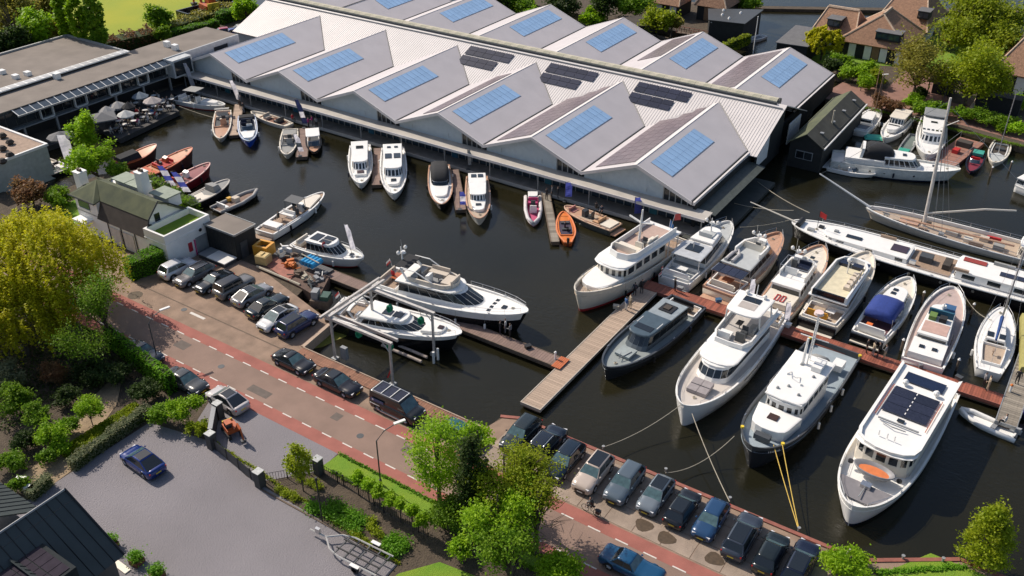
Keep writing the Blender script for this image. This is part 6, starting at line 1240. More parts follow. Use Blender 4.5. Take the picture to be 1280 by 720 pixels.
sk = gb(t, MB().box(-138.5, -137.0, 58, 91.9, 5.3, 5.5), 'skylight', M['white'])
for k in range(24): gb(t, MB().box(-138.3, -137.2, 58.3 + k * 1.4, 59.4 + k * 1.4, 5.5, 5.53), 'skylight_pane', mat('milky pane', (.42, .42, .42), rough=.4) if k == 0 else bpy.data.materials['milky pane'])
for k in range(20):
    y = 66.6 + k * 1.33
    gb(t, MB().slab([(-130.5, y + .05, 4.85), (-128.9, y + .05, 4.3), (-128.9, y + 1.25, 4.3), (-130.5, y + 1.25, 4.85)], .05), 'awning_pane', M['glassblue'])
    gb(t, MB().slab([(-130.5, y - .07, 4.92), (-128.85, y - .07, 4.35), (-128.85, y + .05, 4.35), (-130.5, y + .05, 4.92)], .08), 'awning_rib', M['white'])
gb(t, MB().box(-128.92, -128.8, 66.4, 93.3, 4.15, 4.38), 'awning_edge', M['galv'])
for k in range(22): gb(t, MB().box(-130.62, -130.5, 61 + k * 1.5, 62.3 + k * 1.5, 2.4, 4.5), 'window', GL)
for (yy) in (70.5, 76.2, 82.3, 87.6):
    gb(t, MB().box(-130.4, -129.9, yy - .1, yy, 2.3, 4.5).box(-130.4, -129.9, yy + 1.9, yy + 2.0, 2.3, 4.5).box(-130.4, -129.9, yy, yy + 1.9, 2.2, 2.32), 'window_frame', M['white2'])
gb(t, MB().box(-130.1, -128.4, 93.4, 97.3, 2.0, 4.9), 'glass_box', mat('pale painted frame', (.45, .47, .48), rough=.6)); gb(t, MB().box(-128.4, -128.33, 93.7, 97.0, 2.3, 4.6), 'window', GL)
for k in range(7): gb(t, MB().box(-130.1, -129.8, 62 + k * 5.2, 62.3 + k * 5.2, -1, 2), 'pillar', M['galv'])
for (px, py) in ((209, 56), (219, 60), (35, 94), (20, 98), (71, 96), (3, 92)):
    q = at(px, py, 5.3); gb(t, MB().box(q[0] - .5, q[0] + .5, q[1] - .4, q[1] + .4, 5.0, 5.9), 'roof_vent', M['white'])
# low building at the left edge
t = wthing('building', 'low pale walled building with beige flat roof and junk at the left edge', 'building', (-126, 60))
gb(t, MB().box(-136, -117.3, 54, 63.1, -1.2, 3.85), 'wall', mat('pale grey green wall', (.42, .45, .43), rough=.8)); gb(t, MB().box(-136, -117.3, 54, 63.1, 3.86, 3.95), 'roof', mat('beige felt', (.34, .25, .19), rough=.95, noise=.15))
gb(t, MB().box(-136, -117.1, 62.95, 63.25, 3.8, 4.15).box(-117.4, -117.1, 54, 62.95, 3.8, 4.15), 'roof_edge', M['white'])
for k in range(5): q = at(4 + 9 * (k % 2), 172 + 8 * k, 4); gb(t, MB().ball((q[0], q[1], 4.3), .6, 7, .7), 'bundle', M['brownfelt'])
# anthracite zinc house bottom left
SL = M['slate']
t = wthing('house', 'dark anthracite zinc roofed house cut off by the bottom left corner', 'house', (-54, 20))
gb(t, MB().prism([(-62, 5), (-49.6, 5), (-49.6, 23.1), (-57, 23.1), (-57, 21.6), (-62, 21.6)], 0, 3.0), 'wall', M['darkgrey'])
def seamed(quad, n, name='roof_slope'):
    q = [Vector(p) for p in quad]; gb(t, MB().slab(quad, .1), name, SL); nn = (q[1] - q[0]).cross(q[2] - q[0]).normalized()
    if nn.z < 0: nn = -nn
    for k in range(1, n):
        f = k / n; a = q[0].lerp(q[1], f) + nn * .02; b_ = q[3].lerp(q[2], f) + nn * .02; gb(t, MB().tube([a, b_], .03, 4), 'standing_seam', M['black'])
seamed([(-49.0, 10, 3.0), (-49.0, 23.6, 3.0), (-53.2, 22.95, 7.6), (-53.2, 10, 7.6)], 17)
seamed([(-57.4, 10, 3.0), (-57.4, 22.95, 3.0), (-53.2, 22.95, 7.6), (-53.2, 10, 7.6)], 17)
gb(t, MB().tube([(-53.2, 10, 7.65), (-53.2, 23.0, 7.65)], .09, 5), 'ridge_cap', M['grey']); gb(t, MB().slab([(-54.0, 10, 6.95), (-52.6, 10, 6.98), (-52.6, 23.0, 6.98), (-54.0, 23.0, 6.95)], .05), 'ridge_panel', M['darkgrey'])
gb(t, MB().tube([(-49.0, 23.6, 3.05), (-53.2, 23.0, 7.7), (-57.4, 23.0, 3.05)], .08, 5), 'verge_board', M['black'])
gb(t, MB().add([(-49.2, 23.0, 3), (-57.2, 23.0, 3), (-53.2, 23.0, 7.4)], [(0, 1, 2)]), 'gable_wall', M['darkgrey'])
seamed([(-62, 22.4, 4.2), (-56.6, 22.4, 4.2), (-56.6, 18, 7.0), (-62, 18, 7.0)], 9)
seamed([(-46.8, 20.6, 3.0), (-52.4, 20.6, 3.0), (-51.9, 17.6, 6.4), (-46.8, 17.6, 6.4)], 9)
gb(t, MB().box(-52.3, -48.0, 15.8, 19.8, 4.2, 6.0), 'solar_box', mat('matt dark roof', (.035, .04, .042), rough=.95, spec=.1))
for i in range(4):
    for j in range(3): gb(t, MB().box(-51.6 + i * .85, -50.8 + i * .85, 16.2 + j * 1.12, 17.25 + j * 1.12, 6.0, 6.05), 'solar_panel', mat('plum solar cell', (.04, .033, .045), rough=.9, spec=.1) if i + j == 0 else bpy.data.materials['plum solar cell'])
for (px, py) in ((27, 602), (38, 612)): q = at(px, py, .6); gb(t, MB().cbox((q[0], q[1], .5), (.8, .5, 1.0), .5), 'white_bin', M['white'])
# black barn and the boathouses
t = wthing('barn', 'long black tarred boathouse with mossy grey roof beside the boat shed', 'barn', (-32.5, 133))
gb(t, MB().box(-35.0, -30.4, 122.8, 142.2, -1.5, 3.0), 'wall', M['darkwood'])
gb(t, MB().slab([(-35.3, 122.3, 2.7), (-32.8, 122.3, 4.4), (-32.8, 142.6, 4.4), (-35.3, 142.6, 2.7)], .1), 'roof_slope', GF); gb(t, MB().slab([(-30.1, 122.3, 2.7), (-32.8, 122.3, 4.4), (-32.8, 142.6, 4.4), (-30.1, 142.6, 2.7)], .1), 'roof_slope', mat('brown mossy felt', (.07, .068, .055), rough=.9, noise=.25, scale=.6, detail=8))
gb(t, MB().box(-30.15, -30.02, 122.3, 142.6, 2.62, 2.85), 'gutter', M['white']); gb(t, MB().add([(-35, 122.75, 2.7), (-30.4, 122.75, 2.7), (-32.8, 122.75, 4.2)], [(0, 1, 2)]), 'gable_wall', M['darkwood'])
gb(t, MB().tube([(-31.6, 130, 3.4), (-31.6, 130, 5.6)], .12, 7), 'flue', M['rope'])
for k in range(4): gb(t, MB().box(-31.8, -31.3, 125 + k * 5, 125.5 + k * 5, 3.75, 3.9), 'roof_vent', M['grey'])
fw = gb(t, MB().box(-34, -31.6, 122.68, 122.76, .5, 1.7), 'window_frame', M['grey']); MB().box(-33.9, -32.85, 122.64, 122.7, .6, 1.6).build('pane', GL, fw); MB().box(-32.75, -31.7, 122.64, 122.7, .6, 1.6).build('pane', GL, fw)
def flatbox(label, cs, z, m, wallm, name='boathouse', cat='boathouse', over=.2):
    cx = sum(c[0] for c in cs) / len(cs); cy = sum(c[1] for c in cs) / len(cs); t = wthing(name, label, cat, (cx, cy))
    gb(t, MB().prism(cs, -1.2, z), 'wall', wallm); gb(t, MB().prism([(cx + (x - cx) * (1 + over / 3), cy + (y - cy) * (1 + over / 3)) for x, y in cs], z, z + .12), 'roof', m); return t
gr = mat('grey bitumen', (.13, .13, .135), rough=.9, noise=.15)
tf = flatbox('black boathouse with flat roof and round vents beyond the sheds', [(-69.7, 174.5), (-61.0, 179.5), (-60.5, 169.2), (-66.8, 167.9)], 3.5, M['darkgrey'], M['darkwood'])
for (x, y) in ((-66, 172), (-64, 170.5), (-63.5, 175), (-67, 175)): gb(tf, MB().disc((x, y, 3.62), .3, .3, 8, .15), 'roof_vent', M['white'])
flatbox('grey flat roofed boathouse on the lake shore left of the thatched house', [(-52.4, 174.8), (-46.2, 175.2), (-46.6, 164.0), (-51.9, 163.4)], 3.0, gr, M['darkwood'])
flatbox('dark shed roof in the garden behind the left sheds', [(-83, 163.5), (-79, 158), (-75.4, 161.5), (-78.4, 167)], 2.6, M['brownfelt'], M['darkwood'], 'shed', 'shed')
t = wthing('pavilion', 'small open pavilion with hipped grey tile roof in the garden', 'pavilion', (-22.6, 161.2))
gb(t, MB().rings([[(-25, 158.4, 2.6), (-20.6, 158.4, 2.6), (-20.6, 164, 2.6), (-25, 164, 2.6)], [(-23.2, 160.4, 4.4), (-22.4, 160.4, 4.4), (-22.4, 162, 4.4), (-23.2, 162, 4.4)]]), 'roof', gr)
for x, y in ((-24.6, 158.8), (-21, 158.8), (-21, 163.6), (-24.6, 163.6)): gb(t, MB().tube([(x, y, 0), (x, y, 2.6)], .1, 5), 'post', M['black'])
gb(t, MB().box(-24.4, -21.2, 161, 163.4, 0, 2.3), 'back_wall', M['darkwood'])
def thatched(label, x0, x1, y0, y1, ze, zr, axis='x', hip=2.5, group=None, front=None, dormers=(), chimney=None, rz=0.):
    cx, cy = (x0 + x1) / 2, (y0 + y1) / 2; t = thing('thatched_house', label, 'house', (cx, cy, 0), rz, group); X, Y = (x1 - x0) / 2, (y1 - y0) / 2
    MB().box(-X + .6, X - .6, -Y + .6, Y - .6, -.2, ze).build('wall', M['darkwood'] if front else M['white2'], t)
    e = [(-X, -Y, ze - .2), (X, -Y, ze - .2), (X, Y, ze - .2), (-X, Y, ze - .2)]
    r = [(-X + hip, 0, zr), (X - hip, 0, zr)] if axis == 'x' else [(0, -Y + hip, zr), (0, Y - hip, zr)]
    def sl(pts): MB().slab(pts, .35).build('roof_slope', M['thatch'], t)
    if axis == 'x': sl([e[0], e[1], r[1], r[0]]); sl([e[2], e[3], r[0], r[1]]); sl([e[1], e[2], r[1]]); sl([e[3], e[0], r[0]])
    else: sl([e[0], e[1], r[0]]); sl([e[2], e[3], r[1]]); sl([e[1], e[2], r[1], r[0]]); sl([e[3], e[0], r[0], r[1]])
    MB().tube([r[0], r[1]], .32, 6).build('ridge', M['thatchpale'], t)
    for a, b in ((e[0], r[0]), (e[1], r[1] if axis == 'x' else r[0]), (e[2], r[1]), (e[3], r[0] if axis == 'x' else r[1])): MB().tube([a, b], .16, 5).build('hip', M['thatchpale'], t)
    if front:
        n = len(front); w_ = (2 * X - 1.4) / n
        for k, c in enumerate(front):
            if c: MB().box(-X + .75 + k * w_, -X + .6 + (k + 1) * w_, -Y + .5, -Y + .58, .1, ze - .25).build('door' if c == 'b' else 'wall_panel', mat('oak door', (.22, .13, .07), rough=.7) if c == 'b' else M['white2'], t)
    for (dx, dw, dz) in dormers:
        dy = -Y * (1 - (dz - ze) / (zr - ze)) - .3; d = MB().box(dx - dw / 2, dx + dw / 2, dy - .7, dy + 2.0, dz - .1, dz + 1.3).build('dormer', M['darkwood'], t); MB().box(dx - dw / 2 - .15, dx + dw / 2 + .15, dy - .9, dy + 2.2, dz + 1.3, dz + 1.4).build('dormer_roof', gr, d)
        n = max(2, int(dw / .9))
        for k in range(n): MB().box(dx - dw / 2 + .15 + k * (dw - .2) / n, dx - dw / 2 + .05 + (k + 1) * (dw - .2) / n, dy - .74, dy - .69, dz + .2, dz + 1.1).build('window', M['glassblue'], d)
    if chimney: MB().box(chimney[0] - .6, chimney[0] + .6, chimney[1] - .6, chimney[1] + .6, zr - 2.5, zr + 1.2).build('chimney', M['white2'], t)
    return t
thatched('large thatched villa with black dormers and white panels between dark posts', -43.6, -31.2, 171.4, 184.6, 3.0, 7.4, 'y', 4.2, front=('', 'w', '', 'w', 'b', 'w', '', 'w'), dormers=((2.2, 4.2, 4.0),))
thatched('lower thatched wing with one dormer by the lake, left part of the villa', -49.6, -41.5, 175.2, 184.5, 2.8, 6.2, 'x', 1.2, dormers=((-.3, 2.4, 3.8),), front=('', 'w', '', ''))
thatched('rear thatched wing with high ridge reaching the top edge', -41.0, -31.0, 184, 200, 3.2, 9.2, 'x', 3, dormers=((3.4, 2.0, 5.0),))
q = at(846, 26, 0); q2 = at(905, 38, 0)
thatched('small thatched house with white walls beyond the sheds', q[0] - 7.5, q[0] + .2, q[1], q[1] + 8, 3.0, 7.2, 'x', 1.5, front=('w', 'w', '', 'w'))
thatched('steep thatched house with white chimney beside the black boathouse', q[0] + 2.2, q[0] + 9.2, q[1] + 2.5, q[1] + 12.5, 3.2, 8.6, 'y', 3, chimney=(2.4, -1.0), front=('', 'b', '', ''))
thatched('weathered thatched house with white wall and dark slits at the right edge', -17.2, -6, 167.5, 180, 3.4, 8.6, 'x', 3.5, front=('w', '', 'w', '', 'w', 'w'))
t = wthing('garage', 'sunken dark garage entrance below the right thatched house', 'garage', (-14.5, 158)); gb(t, MB().box(-17.2, -10.8, 157.6, 160, 0, 2.6), 'wall', M['darkwood']); gb(t, MB().box(-17.4, -10.6, 153.8, 154.2, 0, .5).box(-17.5, -17.1, 153.8, 160, 0, .9), 'low_wall', M['thatchpale'])
t = wthing('beehive_hut', 'small pointed straw hut on the lawn near the villa', 'hut', at(1167, 41) + (0,)); MB().rings([[(r * math.cos(a), r * math.sin(a), z) for a in np.linspace(0, 2 * math.pi, 13)[:-1]] for r, z in ((1.5, 0), (1.2, 1), (.7, 2.2), (.25, 3.2), (.05, 3.9))]).build('straw_cone', M['thatchpale'], t, True); MB().box(-.4, .4, -1.55, -1.2, 0, 1.3).build('door', M['timber'], t)
# timber bridge and garden structures behind the sheds
t = wthing('footbridge', 'dark red railed wooden footbridge over the canal behind the sheds', 'footbridge', at(865, 45) + (0,)); 
MB().box(-3, 3, -.7, .7, .2, .35).build('deck', M['timber'], t)
for s_ in (-1, 1):
    MB().tube([(-3, s_ * .7, 1.2), (3, s_ * .7, 1.2)], .05).build('handrail', redcap, t)
    for k in range(7): MB().tube([(-3 + k, s_ * .7, .3), (-3 + k, s_ * .7, 1.3)], .06, 4).build('post', redcap, t)
for i, ((a, b_), lb) in enumerate((((( 714, 40), (868, 3)), 'dark wooden landing stage running behind the left sheds'), (((726, 46), (792, 40)), 'short dark landing stage close behind the second shed'))):
    A_, B_ = V3(*a, -.2), V3(*b_, -.2); d = B_ - A_; t = thing('landing_stage', lb, 'jetty', ((A_.x + B_.x) / 2, (A_.y + B_.y) / 2, -.2), math.atan2(d.y, d.x)); MB().box(-d.length / 2, d.length / 2, -.6, .6, -.1, 0).build('deck', M['timber'], t)
# ------------------------------------------------------------------ plants
RNG = np.random.default_rng(11)
def leafmesh(name, C, size, m, squash=1.):
    """one small quad per centre in C (N,3), random orientation"""
    C = np.asarray(C, dtype=np.float64); N = len(C)
    n = RNG.normal(size=(N, 3)); n[:, 2] = np.abs(n[:, 2]) + .6; n[:, 0] -= .35; n /= np.linalg.norm(n, axis=1)[:, None]
    r = RNG.normal(size=(N, 3)); u = np.cross(n, r); u /= np.linalg.norm(u, axis=1)[:, None]; v = np.cross(n, u)
    s = size * RNG.uniform(.6, 1.3, size=(N, 1)); u = u * s; v = v * s * .62
    P = np.stack([C - u, C + v, C + u, C - v], 1).reshape(-1, 3)
    me = bpy.data.meshes.new(name); me.vertices.add(4 * N); me.vertices.foreach_set('co', P.ravel()); me.loops.add(4 * N); me.loops.foreach_set('vertex_index', np.arange(4 * N, dtype=np.int32))
    me.polygons.add(N); me.polygons.foreach_set('loop_start', np.arange(0, 4 * N, 4, dtype=np.int32)); me.polygons.foreach_set('loop_total', np.full(N, 4, dtype=np.int32)); me.materials.append(m); me.update(calc_edges=True); return me
def tree(label, cpx, zc, rx, rz, m, n=5000, clumps=60, leaf=.22, name='tree', cat='tree', group=None, trunk=.18, ry=None, spread=.28, shape='round', stems=1, base=None, limbs=14, tilt=0, bare=False, z0=0., droop=0):
    rx *= .84; ry = (ry * .84) if ry else rx; spread *= .72; clumps = int(clumps * 1.7); rz *= .95; q = at(cpx[0], cpx[1], zc)
    t = thing(name, label, cat, (q[0], q[1], z0), RNG.uniform(0, 6.28) if abs(rx - ry) < .01 else 0, group)
    h = zc - z0
    d = RNG.normal(size=(clumps, 3)); d /= np.linalg.norm(d, axis=1)[:, None]; rad = RNG.uniform(.35, 1., size=(clumps, 1)) ** .6
    nl = 7 if shape == 'round' else 5; ld = RNG.normal(size=(nl, 3)); ld[:, 2] = np.abs(ld[:, 2]) * .9 - .25; ld /= np.linalg.norm(ld, axis=1)[:, None]; li = RNG.integers(0, nl, size=clumps)
    c = d * rad
    if shape == 'round' and not droop: c = ld[li] * RNG.uniform(.45, .72, size=(nl, 1))[li] + d * RNG.uniform(.1, .48, size=(clumps, 1)); out_ = RNG.random(clumps) > .9; c[out_] *= 1.25
    if shape == 'cone': k = 1 - .82 * (c[:, 2:3] + 1) / 2; c[:, :2] *= k * 1.5
    if shape == 'col': c[:, :2] *= np.sqrt(np.clip(1 - np.abs(c[:, 2:3]) ** 3, .1, 1))
    cen = c * np.array([rx, ry, rz]) + np.array([0, 0, h])
    cen[:, 2] = np.maximum(cen[:, 2], .4)
    lb_ = MB(); 
    for s_ in range(stems):
        ox = 0 if stems == 1 else .35 * math.cos(6.28 * s_ / stems); oy = 0 if stems == 1 else .35 * math.sin(6.28 * s_ / stems)
        lb_.tube([(ox, oy, -.1), (ox * 1.3, oy * 1.3 + .05, h * .5), (ox * 2 + tilt, oy * 2, h), (ox * 2 + tilt, oy * 2, h + rz * .7)], trunk, 7, trunk * .3)
    lb_.build('trunk', M['bark'], t)
    bl = MB()
    for i in range(min(limbs, clumps)):
        e = cen[i]; zz = max(h * .35, e[2] - rz * .7 - .3); zz = min(zz, h + rz * .5)
        bl.tube([(tilt * .5, 0, zz), (e[0] * .5, e[1] * .5, zz + (e[2] - zz) * .6), tuple(e)], trunk * .38, 4, .02)
    bl.build('limb', M['bark'], t)
    if bare: return t
    idx = RNG.integers(0, clumps, size=n); sig = spread * (rx + ry + rz) / 3
    off = RNG.normal(size=(n, 3)) * sig * np.array([1, 1, .75]); cs = cen[idx] + off
    if droop:      # hanging strands: each starts on an outer bough and trails down
        ns = max(60, n // 42); a_ = RNG.uniform(0, 2 * math.pi, ns); e_ = np.arcsin(RNG.uniform(.02, 1, ns)); lob = 1 + .10 * np.sin(a_ * 5 + 1) + .07 * np.sin(a_ * 11) + RNG.normal(size=ns) * .07
        st_ = np.stack([rx * np.cos(e_) * np.cos(a_) * lob, ry * np.cos(e_) * np.sin(a_) * lob, h + rz * np.sin(e_) * lob], 1); ln_ = RNG.uniform(.35, 1, ns) * droop * (.3 + .7 * np.cos(e_)); i_ = RNG.integers(0, ns, n); k = RNG.uniform(0, 1, n)
        cs = st_[i_] + RNG.normal(size=(n, 3)) * .11; cs[:, 2] -= ln_[i_] * k; cs[:, :2] += st_[i_][:, :2] * (.10 * np.sqrt(k) * (1 - .6 * k))[:, None]
    cs[:, 2] = np.maximum(cs[:, 2], .15)
    o = bpy.data.objects.new('crown', leafmesh('crown', cs, leaf, m)); COL.objects.link(o); o.parent = t
    return t
def leafbox(label, pa, pb, wd, h, m, name='hedge', cat='hedge', leaf=.10, dens=42, z=0., rough=.12, group=None, core=None):
    """clipped hedge: twiggy core with leaves standing out of every face"""
    a, b = Vector(at(*pa, z)), Vector(at(*pb, z)); d = b - a; L = d.length
    t = thing(name, label, cat, ((a.x + b.x) / 2, (a.y + b.y) / 2, z), math.atan2(d.y, d.x), group)
    MB().box(-L / 2 + .1, L / 2 - .1, -wd / 2 + .1, wd / 2 - .1, 0, h - .1).build('twig_core', core or M['dark'], t)
    pts = []
    for (ax, A_) in (('t', L * wd), ('s', 2 * L * h), ('e', 2 * wd * h)):
        n = int(A_ * dens); u = RNG.uniform(-.5, .5, size=(n, 3))
        if ax == 't': p = np.stack([u[:, 0] * L, u[:, 1] * wd, np.full(n, h)], 1)
        elif ax == 's': p = np.stack([u[:, 0] * L, np.where(RNG.random(n) > .5, 1, -1) * wd / 2, (u[:, 2] + .5) * h], 1)
        else: p = np.stack([np.where(RNG.random(n) > .5, 1, -1) * L / 2, u[:, 1] * wd, (u[:, 2] + .5) * h], 1)
        pts.append(p + RNG.normal(size=(n, 3)) * rough * .5)
    p = np.concatenate(pts); wob = np.sin(p[:, 0] * 1.7) * rough + np.sin(p[:, 0] * 4.1 + 1) * rough * .5; p[:, 2] += wob * (p[:, 2] > h * .6)
    o = bpy.data.objects.new('foliage', leafmesh('foliage', p, leaf, m)); COL.objects.link(o); o.parent = t; return t
W_ = M['willow']
tree('huge yellow-green willow filling the left edge beside the road', (30, 335), 6.4, 8.6, 5.2, W_, 70000, 200, .13, trunk=.55, spread=.15, droop=5.2, limbs=60)
tree('smaller willow bough mass hanging at the left edge below the big crown', (20, 400), 4.2, 5.0, 3.4, W_, 20000, 70, .13, trunk=.3, spread=.17, droop=3)
tree('loose dark green tree between the willow and the road', (128, 385), 4.6, 3.2, 3.8, M['mid'], 4200, 80, .11, spread=.2, trunk=.12, limbs=60)
tree('loose young birch behind the clipped hedge in willow shade', (105, 425), 4.0, 2.6, 3.2, M['mid'], 2600, 60, .10, spread=.22, trunk=.08, limbs=40)
tree('light green tree at the canal edge left of the terrace', (108, 168), 4.2, 2.4, 3.4, M['lime'], 6000, 60, .2, spread=.22)
tree('broad green tree behind the white house chimneys', (118, 203), 3.2, 3.6, 2.7, M['lime'], 9000, 80, .2, spread=.2)
tree('dark green bush tree overhanging the varnished launches', (146, 214), 1.8, 1.7, 1.4, M['mid'], 3200, 50, .18, spread=.22)
tree('russet leaved shrub row behind the big willow', (38, 243), 1.8, 4.2, 1.6, M['brownleaf'], 6000, 60, .16, spread=.22, ry=2, name='shrub', cat='shrub')
tree('dark green shrub beside the russet one behind the white house', (75, 245), 1.6, 2.4, 1.6, M['mid'], 4500, 45, .16, spread=.22, name='shrub', cat='shrub')
for k, (x, y, h, rr) in enumerate(((80, 26, 7.5, 1.6), (98, 27, 8, 1.8), (119, 25, 8.5, 1.7))):
    tree(['narrow poplar, left of the three behind the flat roofed restaurant', 'narrow poplar, middle of the three behind the restaurant', 'narrow dark poplar beside the open meadow, right of the three'][k], (x, y), h, rr, 7, M['mid'] if k == 2 else M['lime'], 5000, 90, .3, shape='col', spread=.10, group='poplars behind the restaurant')
tl = 'trees behind the restaurant roof'
for k, (x, y, zc, rr, m_, lb) in enumerate(((8, 60, 4.5, 4.2, 'dark', 'dark evergreen tree at the far left behind the flat roof'), (22, 52, 5, 3.4, 'dark', 'second dark evergreen tree behind the flat roof'), (40, 45, 5, 4.6, 'lime', 'wide bright green tree behind the flat roof'), (62, 40, 4.6, 3.8, 'oliveleaf', 'olive tinted loose tree left of the poplars'), (52, 18, 4.5, 5.5, 'oliveleaf', 'large bare looking olive tree beyond the bright green one'), (78, 44, 3.6, 2.4, 'dark', 'small dark tree at the foot of the poplars'), (25, 15, 5, 6, 'oliveleaf', 'brownish budding tree at the top left'))):
    tree(lb, (x, y), zc, rr, rr * .9, M[m_], 6500, 80, .3, group=tl, spread=.2)
tree('leafless pale tree at the top left corner', (12, 22), 7, 3.5, 5, W_, bare=True, limbs=40, clumps=60, n=1, trunk=.2)
tree('round green bush at the meadow edge behind the roof', (200, 24), 2.6, 3.2, 2.4, M['mid'], 5500, 60, .26, spread=.22); tree('small green bush at the end of the meadow hedge', (203, 44), 1.8, 1.8, 1.7, M['mid'], 2500, 40, .22)
tree('light green garden tree behind the yellow hedge near the shed roof', (307, 14), 3, 3.0, 2.6, M['lime'], 4500, 60, .26, spread=.22)
leafbox('brown reed hedge between meadow and flat roof', (118, 68), (196, 52), 4, 2.2, M['brownleaf'], leaf=.26, dens=16, rough=.5); leafbox('olive scrub bank behind the dredged strip', (200, 45), (292, 14), 3.5, 1.5, M['oliveleaf'], leaf=.26, dens=16, rough=.4)
leafbox('long yellow-green clipped hedge behind the building, left length', (208, 48), (272, 33), 1.8, 1.3, M['hedge'], leaf=.2, dens=24); leafbox('tall yellow-green clipped hedge behind the back yard', (275, 30), (318, 17), 2.2, 2.2, M['hedge'], leaf=.2, dens=24)
# gardens to the north and north-east
NG = 'garden trees behind the sheds'
for k, (x, y, zc, rr, m_, lb) in enumerate(((645, 6, 3, 4.5, 'mid', 'bushy green tree behind the left sheds'), (663, 20, 2, 2.6, 'lime', 'bright green shrub just behind the shed gable'), (708, 6, 3.4, 4.2, 'dark', 'dark tree at the top edge behind the sheds'), (742, 22, 1.8, 2.8, 'lime', 'low bright shrub near the landing stage'), (760, 2, 4, 5, 'dark', 'dark woodland tree at the top centre'), (795, 5, 3.5, 4.5, 'mid', 'green tree left of the small thatched house'), (822, 26, 3.2, 3.6, 'moss', 'yellow-green spreading tree on the quay before the small thatched house'), (840, 30, 2.4, 2.0, 'oliveleaf', 'small pale tree beside the yellow-green one'), (620, 4, 3, 3.5, 'dark', 'dark bush behind the third shed'), (940, 5, 2.4, 2.6, 'mid', 'green bush at the lake edge by the chimney'))):
    tree(lb, (x, y), zc, rr, rr * .75, M[m_], 5000, 60, .28, group=NG, spread=.22)
tree('very big yellow-green tree at the top right', (1238, 32), 6.5, 9.4, 7.5, M['moss'], 19000, 170, .26, trunk=.4, spread=.15, limbs=60)
tree('yellow-green tree in front of the big one by the pavilion', (1216, 92), 5.5, 6.8, 6.6, M['moss'], 15000, 160, .22, trunk=.3, spread=.14, limbs=60)
tree('thin olive tree with bare branches in the brick courtyard', (1150, 82), 5.2, 5.8, 5.2, M['oliveleaf'], 6500, 110, .2, trunk=.25, spread=.17, limbs=70)
tree('russet hedge tree behind the olive one', (1190, 45), 2.0, 2.4, 1.6, M['brownleaf'], 4000, 50, .24, spread=.22, ry=7)
tree('weeping yellow-green tree left of the thatched villa', (1029, 56), 2.8, 3.6, 2.8, M['willow'], 9000, 80, .2, spread=.18, droop=1)
SG = 'shrubs in the villa garden'
for k, (x, y, rr, m_, lb) in enumerate(((1052, 78, 2.4, 'mid', 'dull green shrub below the weeping tree'), (1068, 92, 2.6, 'lime', 'bright green shrub in the middle of the villa garden'), (1085, 88, 2.4, 'lime', 'bright green shrub nearest the villa front'), (1078, 102, 2.4, 'lime', 'bright green shrub nearest the black barn'), (1098, 96, 1.8, 'moss', 'yellowish shrub by the courtyard edge'), (1040, 82, 2.0, 'dark', 'dark shrub behind the last shed gable'))):
    tree(lb, (x, y), 1.6, rr, 1.6, M[m_], 3600, 45, .2, name='shrub', cat='shrub', group=SG, spread=.22, trunk=.07)
BG = 'bushes on the bank behind the moored boats'
for k, (x, y, rr, m_, lb) in enumerate(((1140, 128, 1.8, 'lime', 'bright bush at the foot of the olive tree'), (1156, 134, 2.0, 'mid', 'green bush on the bank left of the big mast'), (1172, 138, 2.0, 'mid', 'green bush on the bank just left of the mast top'), (1204, 141, 1.9, 'mid', 'green bush on the bank right of the mast'), (1222, 146, 2.1, 'mid', 'green bush behind the red pontoon'), (1240, 150, 2.1, 'mid', 'green bush between the red pontoon and the sloop'), (1258, 155, 2.1, 'mid', 'green bush behind the small sloop'), (1274, 158, 2.2, 'lime', 'bright bush at the right edge of the bank'), (1272, 128, 2.6, 'lime', 'tall bright bush beside the garage at the right edge'), (1120, 135, 1.6, 'brownleaf', 'reddish brown hedge bush behind the cruiser'), (1103, 130, 1.8, 'brownleaf', 'reddish brown hedge bush behind the two-masted yacht'), (1263, 104, 1.6, 'lime', 'clipped bright bush under the slit windows'), (1150, 118, 1.4, 'dark', 'dark round box bush in the courtyard'))):
    tree(lb, (x, y), 1.1, rr, 1.2, M[m_], 3300, 40, .17, name='bush', cat='bush', group=BG, spread=.24, trunk=.06)
leafbox('dark mossy hedge along the canal behind the last gable', (885, 75), (935, 55), 1.0, 2.0, M['moss'], leaf=.2, dens=20)
# lower centre trees
tree('tall ivy covered tree with light crown, left of the cluster at the roadside', (546, 566), 5.4, 2.5, 4.0, M['lime'], 6500, 110, .11, spread=.2, trunk=.2, shape='col')
tree('light leafy bough tree over the teal car', (597, 548), 6.2, 1.7, 1.2, M['lime'], 1600, 60, .12, spread=.22)
tree('dark ivy column tree in the middle of the roadside cluster', (589, 600), 5.2, 1.25, 4.6, M['dark'], 8500, 70, .12, spread=.2, trunk=.25, shape='col')
tree('thin mossy tree with open crown right of the ivy column', (630, 592), 5.8, 3.2, 2.8, M['moss'], 4200, 100, .10, spread=.2, limbs=60)
tree('open crowned tree reaching toward the quayside cars', (662, 588), 5.8, 2.8, 2.4, M['moss'], 3300, 90, .10, spread=.2, limbs=60)
tree('bushy green tree at the lower edge of the cluster', (622, 645), 4.4, 3.5, 3.2, M['lime'], 8500, 130, .11, spread=.15, limbs=70)
tree('green tree with bare twigs over the cycle lane', (672, 636), 4.8, 3.0, 2.8, M['moss'], 3900, 110, .10, spread=.16, limbs=90)
tree('low leafy tree at the bottom edge beside the lawn', (640, 700), 3.4, 3.4, 2.6, M['mid'], 7500, 100, .11, spread=.17, limbs=50); tree('dark green shrub under the ivy trees', (560, 640), 1.8, 1.8, 1.7, M['mid'], 5000, 50, .11, name='shrub', cat='shrub')
